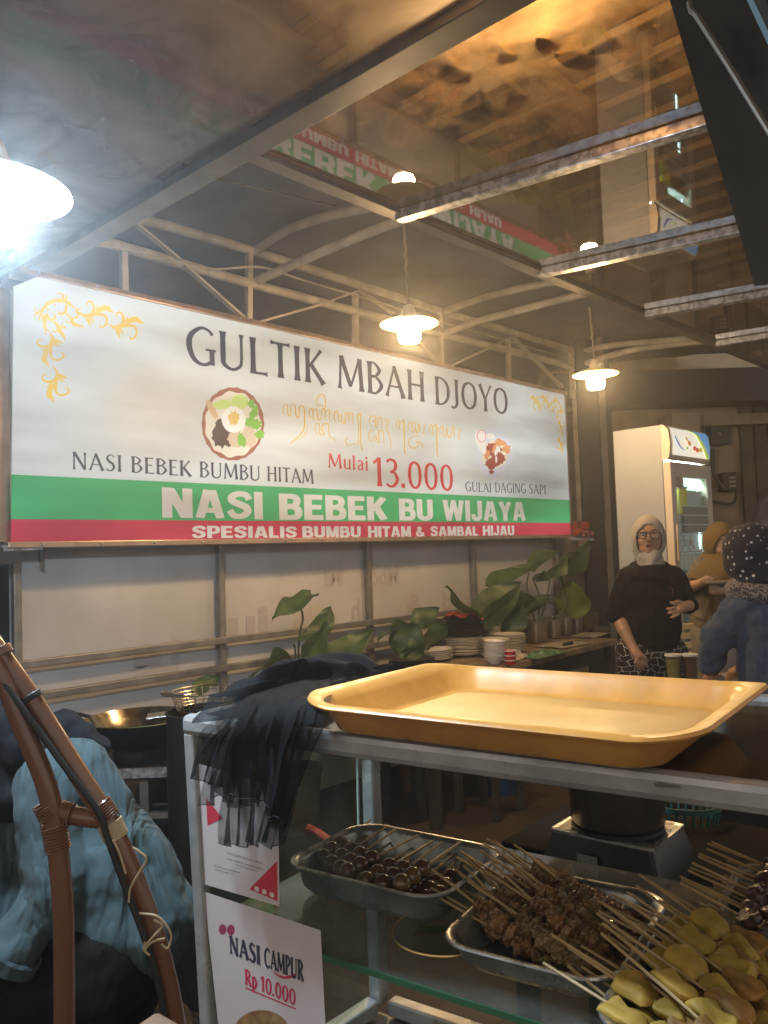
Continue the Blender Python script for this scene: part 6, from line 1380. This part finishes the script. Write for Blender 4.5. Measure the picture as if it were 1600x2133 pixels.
# ---- woman in black facing us
Y1 = 4.1
def A(x, y, d=0.0): return atY(x, y, Y1+d)
root = A(1355, 1300); root.z = 0
b = MB(); hc = A(1351, 1120, 0); hc0 = hc
b.ell(hc, (.066, .088, .104)); b.ell(A(1351, 1138, -.030), (.048, .052, .048)); b.ell(A(1352, 1121.5, -.085), (.0105, .014, .020)); b.ell(A(1352.3, 1124.5, -.090), (.0135, .012, .009))
b.ell(A(1339, 1127, -.046), (.024, .024, .026)); b.ell(A(1363, 1127, -.046), (.024, .024, .026)); b.ell(A(1351, 1147, -.058), (.020, .02, .016)); b.ell(A(1351, 1108, -.068), (.045, .02, .014))
b.capsule(A(1352, 1150), A(1353, 1195), .052, .06); b.capsule(A(1354, 1195), A(1355, 1260), .05, .06); b.capsule(A(1355, 1250), A(1355, 1350), .09, .10); b.capsule(A(1312, 1212), A(1400, 1210), .035, .035)
b.capsule(A(1306, 1205), A(1285, 1280), .045, .038); b.capsule(A(1286, 1280), A(1300, 1312, -.05), .037, .035); b.capsule(A(1300, 1312, -.05), A(1319, 1350, -.10), .034, .0235)
b.capsule(A(1319, 1350, -.10), A(1327, 1363, -.12), .025, .028); b.capsule(A(1324, 1360, -.12), A(1332, 1366, -.13), .024, .022)
for i, (x, y, x2, y2) in enumerate(((1337, 1371, 1349, 1377), (1336, 1378, 1349, 1389), (1330, 1381, 1340, 1394), (1323, 1380, 1330, 1394))):
    finger(b, [A(1329, 1366, -.12-.004*i), A(x, y, -.13-.004*i), A((x+x2)/2+1, (y+y2)/2, -.135), A(x2, y2, -.13)], .0085)
finger(b, [A(1331, 1360, -.13), A(1340, 1366, -.14), A(1345, 1372, -.14)], .0105)
b.capsule(A(1406, 1203), A(1430, 1256, .03), .045, .038); b.capsule(A(1430, 1256, .02), A(1436, 1262, -.09), .036, .026); b.capsule(A(1436, 1262, -.09), A(1424, 1265, -.15), .025, .027); b.capsule(A(1424, 1262, -.15), A(1416, 1268, -.165), .024, .024)
for i, (x, y, x2, y2) in enumerate(((1408, 1258, 1398, 1255), (1404, 1266, 1391, 1268), (1406, 1274, 1393, 1277), (1411, 1281, 1399, 1286))):
    finger(b, [A(1420, 1262+4*i, -.155), A(x, y, -.175), A((x+x2)/2, (y+y2)/2+.5, -.18), A(x2, y2, -.175)], .0082)
finger(b, [A(1424, 1257, -.155), A(1413, 1252.5, -.17), A(1404, 1256, -.175)], .0098)
for s in (1328, 1386): 
    f = A(s, 1370); b.capsule(f, Vector((f.x, f.y, .09)), .085, .05); b.capsule(Vector((f.x, f.y, .05)), Vector((f.x-.01, f.y-.16, .035)), .045, .035)
w1 = person('woman in black hooded top with grey headscarf and glasses, facing the camera', root, b, skin, .0042)
def facepart(pts, nm, m, r, p): part(MB().tube(crv(pts, 4), r, 6), nm, m, p)
for ex in (1340, 1361):
    part(MB().ell(A(ex, 1114, -.0755), (.0135, .006, .0058)), 'eye', eyew, w1); part(MB().ell(A(ex-.5, 1114, -.0815), (.0052, .003, .0054)), 'iris', iris, w1)
    facepart([A(ex-6.0, 1113, -.080), A(ex-2.5, 1111.2, -.085), A(ex+3, 1111.3, -.085), A(ex+6, 1113.6, -.080)], 'eyelid', browm, .0016, w1)
facepart([A(1332, 1106, -.080), A(1338, 1103.6, -.088), A(1346, 1105, -.092)], 'eyebrow', browm, [.0012]+[.0026]*7+[.0016], w1); facepart([A(1356, 1105, -.092), A(1364, 1103.6, -.088), A(1370, 1106, -.080)], 'eyebrow', browm, [.0016]+[.0026]*7+[.0012], w1)
part(MB().ell(A(1351.5, 1135, -.081), (.0215, .006, .0034)), 'upper_lip', lipm, w1); part(MB().ell(A(1351.5, 1138.4, -.080), (.018, .006, .0042)), 'lower_lip', lipm, w1)
gm = mat('glasses_frame', (.03, .015, .012), .25)
for (x0, x1) in ((1327, 1347.5), (1354.5, 1375)):
    pts = [A(x, y, -.108+.0006*abs(x-1351)) for x, y in ((x0, 1109), (x1, 1109.5), (x1-1, 1119), (x1-4, 1121.5), (x0+4, 1121.5), (x0+1, 1119), (x0, 1109))]
    part(MB().tube(pts, .0019, 6), 'glasses_rim', gm, w1); part(MB().add(pts[:-1], [tuple(range(6))]), 'lens', clear_mat('lens_'+str(x0), (.92, .94, .93), 1.5, .02), w1, smooth=False)
part(MB().tube([A(1347.5, 1111.5, -.106), A(1351, 1110.5, -.109), A(1354.5, 1111.5, -.106)], .0019, 6), 'glasses_bridge', gm, w1)
for (x, xe) in ((1327, 1324), (1375, 1379)): part(MB().tube([A(x, 1110, -.093), A(xe, 1112, .0)], .0018, 6), 'temple', gm, w1)
hj = cloth_mat('grey_beige_scarf', (.36, .315, .27), vscale=5, var=.2, bump=.2)
hood(A(1351, 1121, .012), (.078, .103, .112), (-.26, -.965, 0), (.061, .078), -.012, hj, w1)
wrapneck([(A(1350, 1148, .008), .067, .085), (A(1350, 1157, .0), .060, .082), (A(1351, 1164, -.004), .066, .088), (A(1352, 1169, -.004), .060, .084), (A(1353, 1176, -.006), .068, .094), (A(1354, 1184, .0), .056, .088), (A(1354, 1196, .0), .05, .085)], hj, w1, folds=.009)
bk = folds(cloth_mat('black_jersey', (.009, .008, .007), vscale=6, sheen=.01, spec=.1), (0, .5, 0), (7, 5, 2), .9, .05)
b = MB()
b.capsule(A(1312, 1208), A(1398, 1205), .062, .062); b.ell(A(1355, 1240), (.150, .115, .13)); b.ell(A(1356, 1300), (.152, .125, .17)); b.ell(A(1358, 1335), (.143, .12, .09)); b.capsule(A(1335, 1194), A(1372, 1192), .068, .068); b.ell(A(1353, 1192), (.085, .095, .045))
b.capsule(A(1308, 1208), A(1283, 1278), .070, .056); b.capsule(A(1404, 1206), A(1431, 1258, .02), .068, .050); b.capsule(A(1431, 1258, .02), A(1437, 1260, -.05), .050, .042)
sh1 = wear(b, 'hooded_top', bk, w1, .009, 6, (.07, .022))
wrapneck([(A(1354, 1176, .0), .088, .10), (A(1354, 1184, -.005), .105, .115), (A(1354, 1200, .0), .125, .125)], bk, w1, 'collar', .003)
em = MB()
for pts in ([(1407, 1207), (1404, 1222), (1411, 1226), (1416, 1222), (1411, 1216)], [(1411, 1226), (1415, 1240), (1417, 1224)]):
    l, r_ = stroke2d(pts, [1.2, 1.4, 1.0], 2, smooth=False); k = len(l); em.add([A(p.x, p.y, -.14) for p in l]+[A(p.x, p.y, -.14) for p in r_], [(j, j+1, k+j+1, k+j) for j in range(k-1)])
eo = part(em, 'chest_emblem', mat('gold_print', (.50, .26, .07), .5), w1, smooth=False); sw = eo.modifiers.new('on', 'SHRINKWRAP'); sw.target = sh1; sw.offset = .004; sw.wrap_mode = 'ABOVE_SURFACE'
def pattern_mat():
    m = cloth_mat('patterned_trousers', (.02, .02, .02)); nt = m.node_tree; N, L = nt.nodes, nt.links; tc = N.new('ShaderNodeTexCoord')
    nz = N.new('ShaderNodeTexNoise'); nz.inputs['Scale'].default_value = 9; L.new(tc.outputs['Object'], nz.inputs['Vector']); mx = N.new('ShaderNodeMixRGB'); mx.inputs[0].default_value = .10; L.new(tc.outputs['Object'], mx.inputs[1]); L.new(nz.outputs['Color'], mx.inputs[2])
    mp = N.new('ShaderNodeMapping'); mp.inputs['Rotation'].default_value = (pi/2, 0, 0); L.new(mx.outputs[0], mp.inputs[0])
    br = N.new('ShaderNodeTexBrick'); br.inputs['Scale'].default_value = 14; br.inputs['Mortar Size'].default_value = .012; br.inputs['Color1'].default_value = br.inputs['Color2'].default_value = (.015, .014, .013, 1); br.inputs['Mortar'].default_value = (.55, .52, .48, 1); br.inputs['Brick Width'].default_value = .55; br.inputs['Row Height'].default_value = .42
    L.new(mp.outputs[0], br.inputs['Vector']); L.new(br.outputs['Color'], N['Principled BSDF'].inputs['Base Color']); return m
b = MB()
for s in (1328, 1388): f = A(s, 1362); b.capsule(f, Vector((f.x, f.y, .22)), .108, .095)
b.ell(A(1357, 1362), (.148, .115, .09)); wear(b, 'trousers', pattern_mat(), w1, .01, 6, (.08, .02))

# ---- woman in mustard scarf, looking down
Y2 = 4.62
def B(x, y, d=0.0): return atY(x, y, Y2+d)
root = B(1490, 1300); root.z = 0
fw2 = Vector((.10, -.97, -.2)).normalized(); b = MB(); hc = B(1501, 1130)
X2 = fw2.cross(ZV).normalized(); Z2 = X2.cross(fw2).normalized()
def H(x, y, z): return hc - X2*(-x) + fw2*y + Z2*z
ax = (X2, fw2, Z2)
b.ell(hc, (.066, .085, .10), ax); b.ell(H(0, .03, -.05), (.046, .05, .046), ax); b.ell(H(0, .088, -.012), (.010, .014, .022), ax); b.ell(H(0, .092, -.025), (.013, .011, .009), ax); b.ell(H(.028, .055, -.03), (.024, .024, .026), ax); b.ell(H(-.028, .055, -.03), (.024, .024, .026), ax)
b.capsule(B(1498, 1155, .02), B(1490, 1190, .02), .05, .06); b.capsule(B(1490, 1190), B(1486, 1250), .05, .06); b.capsule(B(1486, 1245), B(1485, 1340), .09, .09)
b.capsule(B(1464, 1180), B(1440, 1222, -.02), .042, .036); b.capsule(B(1440, 1222, -.03), B(1462, 1214, -.16), .034, .024); b.capsule(B(1462, 1214, -.16), B(1472, 1208, -.19), .025, .024)
for i in range(4): finger(b, [B(1470, 1206+2*i, -.19), B(1478, 1203+2.2*i, -.205), B(1486-i, 1205+2*i, -.205)], .0085)
b.capsule(B(1518, 1180), B(1530, 1225, -.03), .042, .036); b.capsule(B(1530, 1225, -.03), B(1500, 1230, -.18), .034, .025); b.capsule(B(1500, 1230, -.18), B(1490, 1230, -.20), .026, .026)
for i in range(4): finger(b, [B(1490, 1224+4*i, -.205), B(1481, 1225+3.5*i, -.225), B(1479, 1223+3.5*i, -.205)], .0088)
finger(b, [B(1494, 1222, -.20), B(1484, 1218, -.215)], .0095)
for s in (1468, 1505): f = B(s, 1370); b.capsule(f, Vector((f.x, f.y, .09)), .08, .05); b.capsule(Vector((f.x, f.y, .05)), Vector((f.x+.05, f.y-.15, .035)), .045, .035)
w2 = person('woman in mustard headscarf and grey dress looking down at a tray', root, b, skin2, .006)
for s in (-.028, .028): part(MB().ell(H(s, .0805, .014), (.013, .004, .0035), ax), 'closed_eye', browm, w2); part(MB().tube(crv([H(s-.018, .074, .030), H(s, .083, .036), H(s+.016, .074, .031)], 4), .0024, 6), 'eyebrow', browm, w2)
part(MB().ell(H(0, .078, -.054), (.019, .008, .008), ax), 'lips', lipm, w2)
mu = cloth_mat('mustard_scarf', (.14, .09, .03), vscale=5, bump=.25)
hood(hc + Vector((0, .012, .002)), (.080, .103, .112), fw2, (.060, .076), -.014, mu, w2)
wrapneck([(B(1496, 1152, .01), .075, .085), (B(1494, 1170, -.02), .115, .12), (B(1492, 1188, -.02), .150, .15), (B(1491, 1204, -.02), .160, .16)], mu, w2, folds=.008)
part(MB().loops([[B(x+dx*wd_, y, dy-.14) for dx, dy in ((-1, 0), (0, -.02), (1, 0), (0, .03))] for x, y, wd_ in ((1490, 1238, 9), (1487, 1262, 12), (1484, 1290, 11), (1484, 1316, 6))]), 'scarf_tail', mu, w2)
gy = folds(cloth_mat('grey_dress', (.16, .135, .11), vscale=6), (0, .2, 0), (12, 8, 2.5), 1.0, .1)
b = MB(); b.capsule(B(1466, 1180), B(1515, 1180), .055, .055); b.ell(B(1488, 1225), (.125, .11, .16)); b.ell(B(1484, 1290), (.125, .12, .18)); b.capsule(B(1463, 1182), B(1440, 1216, -.01), .060, .050); b.capsule(B(1518, 1182), B(1531, 1220, -.02), .06, .05)
wear(b, 'dress', gy, w2, .010, 6, (.06, .02))
b = MB()
for s in (1466, 1500): f = B(s, 1320); b.capsule(f, Vector((f.x, f.y, .2)), .095, .085)
wear(b, 'trousers', cloth_mat('pale_grey_trousers', (.27, .24, .20)), w2, .011, 6, (.08, .02))
c = B(1497, 1212, -.20); t = thing('small_tray', 'flat brown tray held by the woman in the mustard scarf', 'tray', c)
part(MB().box(c + Vector((0, -.01, 0)), (.17, .13, .014)), 'tray_body', mat('brown_tray', (.32, .22, .14), .5), t, smooth=False, bevel=.004)

# ---- woman in blue, bending, seen from behind
Y3 = 3.2
def G(x, y, d=0.0): return atY(x, y, Y3+d)
root = G(1625, 1400); root.z = 0; b = MB()
b.ell(G(1564, 1146), (.082, .095, .10)); b.capsule(G(1570, 1170), G(1585, 1215), .055, .06); b.capsule(G(1586, 1215), G(1605, 1300), .05, .06); b.capsule(G(1605, 1300), G(1630, 1430), .10, .11)
b.capsule(G(1545, 1245), G(1492, 1330, .06), .045, .038); b.capsule(G(1492, 1330, .06), G(1484, 1400, .12), .036, .025); b.capsule(G(1484, 1400, .12), G(1478, 1412, .14), .026, .026)
for i in range(4): finger(b, [G(1476+5*i, 1412, .14), G(1472+5*i, 1420, .15), G(1470+5*i, 1428, .15)], .009)
b.capsule(G(1650, 1280, .1), G(1595, 1372, .15), .045, .038); b.capsule(G(1595, 1372, .15), G(1540, 1398, .2), .036, .026); b.capsule(G(1540, 1398, .2), G(1528, 1404, .21), .027, .026)
for i in range(4): finger(b, [G(1528, 1400+3*i, .21), G(1520, 1406+3*i, .22), G(1514, 1412+3*i, .22)], .009)
for s in (1605, 1670): f = G(s, 1450, .05); b.capsule(f, Vector((f.x, f.y, .09)), .085, .05); b.capsule(Vector((f.x, f.y, .05)), Vector((f.x-.03, f.y+.15, .035)), .045, .035)
w3 = person('woman in navy dotted headscarf and blue shirt bending over the counter', root, b, skin, .007)
def dot_mat():
    m = cloth_mat('dotted_navy_scarf', (.012, .012, .022), bump=.2); nt = m.node_tree; N, L = nt.nodes, nt.links; tc = N.new('ShaderNodeTexCoord')
    v = N.new('ShaderNodeTexVoronoi'); v.inputs['Scale'].default_value = 38; v.inputs['Randomness'].default_value = .55; L.new(tc.outputs['Object'], v.inputs['Vector'])
    rp = N.new('ShaderNodeValToRGB'); rp.color_ramp.elements[0].position = .17; rp.color_ramp.elements[0].color = (.55, .52, .50, 1); rp.color_ramp.elements[1].position = .24; rp.color_ramp.elements[1].color = (.012, .012, .022, 1)
    L.new(v.outputs['Distance'], rp.inputs[0]); L.new(rp.outputs[0], N['Principled BSDF'].inputs['Base Color']); return m
def lace_mat():
    m = cloth_mat('lace_print_scarf', (.20, .16, .14)); nt = m.node_tree; N, L = nt.nodes, nt.links; tc = N.new('ShaderNodeTexCoord')
    v = N.new('ShaderNodeTexWave'); v.wave_type = 'RINGS'; v.inputs['Scale'].default_value = 11; v.inputs['Distortion'].default_value = 14; v.inputs['Detail'].default_value = 2; v.inputs['Detail Scale'].default_value = 4; L.new(tc.outputs['Object'], v.inputs['Vector'])
    rp = N.new('ShaderNodeValToRGB'); rp.color_ramp.elements[0].position = .35; rp.color_ramp.elements[0].color = (.035, .03, .04, 1); rp.color_ramp.elements[1].position = .6; rp.color_ramp.elements[1].color = (.22, .18, .16, 1)
    L.new(v.outputs['Color'], rp.inputs[0]); L.new(rp.outputs[0], N['Principled BSDF'].inputs['Base Color']); return m
b = MB(); b.ell(G(1564, 1147), (.104, .118, .112)); b.ell(G(1556, 1172, .0), (.085, .10, .075)); b.ell(G(1578, 1190), (.105, .115, .075)); b.ell(G(1590, 1208), (.125, .13, .06)); wear(b, 'hijab', dot_mat(), w3, .009, 5, (.05, .012))
b = MB(); b.ell(G(1594, 1234), (.145, .16, .065)); b.ell(G(1560, 1226), (.085, .125, .045)); b.ell(G(1640, 1225), (.15, .14, .085)); b.capsule(G(1545, 1208), G(1640, 1246), .042, .06); wear(b, 'scarf_border', lace_mat(), w3, .009, 5)
bl = folds(cloth_mat('blue_shirt', (.055, .068, .105), vscale=5, bump=.4), (0, -.6, 0), (7, 5, 2), .9, .06)
b = MB(); b.capsule(G(1568, 1252), G(1640, 1256), .098, .13); b.capsule(G(1595, 1270), G(1625, 1440), .125, .15); b.capsule(G(1550, 1258), G(1494, 1332, .05), .075, .066); b.capsule(G(1494, 1332, .05), G(1478, 1382, .09), .064, .05); b.capsule(G(1650, 1290, .08), G(1596, 1368, .14), .08, .065); b.capsule(G(1596, 1368, .14), G(1560, 1390, .18), .06, .045)
wear(b, 'shirt', bl, w3, .010, 6, (.07, .035))
b = MB()
for s in (1605, 1670): f = G(s, 1440, .05); b.capsule(f, Vector((f.x, f.y, .15)), .11, .10)
wear(b, 'skirt', bk, w3, .012)
# ---- person in pale scarf far right
Y4 = 6.0
def D(x, y, d=0.0): return atY(x, y, Y4+d)
root = D(1602, 1300); root.z = 0; b = MB(); b.ell(D(1604, 1066), (.075, .09, .105)); b.capsule(D(1604, 1090), D(1606, 1120), .055, .06); b.capsule(D(1606, 1130), D(1606, 1330), .13, .12)
for s in (1588, 1622): f = D(s, 1320); b.capsule(f, Vector((f.x, f.y, .08)), .085, .05)
w4 = person('person in pale pinkish headscarf at the far right edge', root, b, skin2, .01)
ps = cloth_mat('pale_pink_scarf', (.33, .26, .23), vscale=12, var=.5)
b = MB(); b.ell(D(1604, 1064), (.10, .11, .125)); b.capsule(D(1600, 1085), D(1600, 1140), .10, .19); wear(b, 'hijab', ps, w4, .012, 5, (.06, .02))
b = MB(); b.ell(D(1606, 1190), (.19, .14, .26)); b.capsule(D(1606, 1200), D(1606, 1400), .15, .2); wear(b, 'dress', ps, w4, .014, 5, (.08, .02))

# ---- seated person in teal shirt, left foreground
Y5 = 1.58
def K(x, y, d=0.0): return atY(x, y, Y5+d)
root = K(200, 2100); root.z = 0; b = MB()
b.ell(K(-15, 1520, .02), (.07, .085, .10)); b.capsule(K(20, 1590), K(70, 1650), .035, .05); b.capsule(K(60, 1640), K(180, 1760), .035, .05); b.capsule(K(180, 1760), K(230, 1960), .06, .09); b.capsule(K(120, 1660), K(105, 1650, -.06), .035, .04)
b.capsule(K(105, 1640, -.07), K(118, 1850, -.11), .045, .038); b.capsule(K(118, 1852, -.11), K(20, 1985, -.13), .036, .027); b.capsule(K(20, 1985, -.13), K(-10, 2005, -.14), .028, .028)
for i in range(4): finger(b, [K(-12, 1998+12*i, -.14), K(-42, 2010+14*i, -.15), K(-62, 2030+14*i, -.14)], .0092)
for s, d in ((250, .06), (200, -.06)): b.capsule(K(s, 2040, d), K(-60, 2140, d), .06, .05); q0 = K(-60, 2120, d); b.capsule(q0, Vector((q0.x, q0.y, .08)), .062, .045); b.capsule(Vector((q0.x, q0.y, .05)), Vector((q0.x-.15, q0.y, .035)), .045, .035)
w5 = person('seated person in teal shirt and black headscarf behind the rattan chair frame', root, b, skin, .008)
def teal():
    return folds(cloth_mat('teal_linen', (.075, .112, .120), vscale=7, var=.22, bump=.55, bscale=16, sheen=.04), (0, .45, 0), (10, 6, 2.0), 1.0, .075)
b = MB(); b.capsule(K(150, 1612), K(215, 1780), .070, .105); b.capsule(K(215, 1780), K(262, 1900), .105, .128); b.capsule(K(262, 1800), K(338, 1900), .075, .062); b.ell(K(366, 1905), (.040, .06, .036)); b.capsule(K(30, 1640, .05), K(20, 1900, .05), .055, .085); b.capsule(K(60, 1610), K(150, 1605), .055, .062); b.ell(K(170, 1990, .0), (.10, .10, .075)); b.capsule(K(190, 1950, -.01), K(110, 2085, -.01), .105, .085)
b.capsule(K(100, 1640, -.07), K(112, 1850, -.12), .066, .056); b.capsule(K(112, 1852, -.12), K(32, 1966, -.145), .054, .050)
s5 = wear(b, 'shirt', teal(), w5, .007, 5, (.085, .026))
tx = bpy.data.textures.new('fold', 'MARBLE'); tx.noise_scale = .16; tx.turbulence = 4; d_ = s5.modifiers.new('fold', 'DISPLACE'); d_.texture = tx; d_.strength = .010; d_.texture_coords = 'LOCAL'
b = MB(); b.lathe([(.050, -.006), (.056, -.002), (.057, .018), (.051, .022)], (0, 0, 0), 28, closed=True)
axd = (K(20, 1985, -.147) - K(45, 1948, -.143)).normalized(); xx = axd.orthogonal().normalized(); yy = axd.cross(xx); pc5 = K(34, 1964, -.146)
b.v = [pc5 + xx*p.x + yy*p.y + axd*(p.z+.012) for p in b.v]; part(b, 'cuff', bpy.data.materials['teal_linen'], w5)
b = MB(); b.ell(K(-12, 1525, .02), (.095, .11, .115)); b.capsule(K(0, 1580), K(20, 1660, -.02), .07, .05); b.capsule(K(30, 1530, .06), K(130, 1520, .09), .05, .042); b.capsule(K(130, 1522, .09), K(215, 1560, .09), .042, .020); b.capsule(K(40, 1560, -.02), K(100, 1580, .0), .05, .03)
wear(b, 'hijab', cloth_mat('black_scarf', (.010, .010, .012), sheen=.02), w5, .008, 5, (.05, .03))
b = MB()
for s, d in ((250, .06), (200, -.06)): b.capsule(K(s, 2020, d), K(-60, 2130, d), .10, .08); q0 = K(-60, 2130, d); b.capsule(q0, Vector((q0.x, q0.y, .12)), .075, .06)
wear(b, 'trousers', bk, w5, .010, 5, (.07, .03))
q0 = K(230, 2100); t = thing('plastic_stool', 'dark plastic stool under the seated person in teal', 'stool', (q0.x, q0.y, 0))
zz = K(230, 2010).z-.115
part(MB().lathe([(.001, zz-.02), (.14, zz-.02), (.15, zz-.01), (.14, zz), (.001, zz)], (q0.x, q0.y, 0), 28), 'seat', M['dark'], t)
for k in range(4): an = pi/4+k*pi/2; part(MB().tube([(q0.x+.16*cos(an), q0.y+.16*sin(an), 0), (q0.x+.11*cos(an), q0.y+.11*sin(an), zz-.021)], .016, 8), 'leg', M['dark'], t)
# ================================================================= SMOKY AIR, ALSO IMITATING LENS GLARE ROUND THE LAMPS
hz = bpy.data.materials.new('smoky_air'); hz.use_nodes = True; nt = hz.node_tree
for n in list(nt.nodes):
    if n.type != 'OUTPUT_MATERIAL': nt.nodes.remove(n)
pv = nt.nodes.new('ShaderNodeVolumePrincipled'); pv.inputs['Color'].default_value = (.9, .9, .9, 1); pv.inputs['Density'].default_value = .020; pv.inputs['Anisotropy'].default_value = .78
nt.links.new(pv.outputs[0], nt.nodes['Material Output'].inputs['Volume'])
solo(MB().box((1, 4, 2.0), (16, 18, 6.2)), 'haze', hz, loc=(1, 4, -1), kind='stuff', smooth=False)
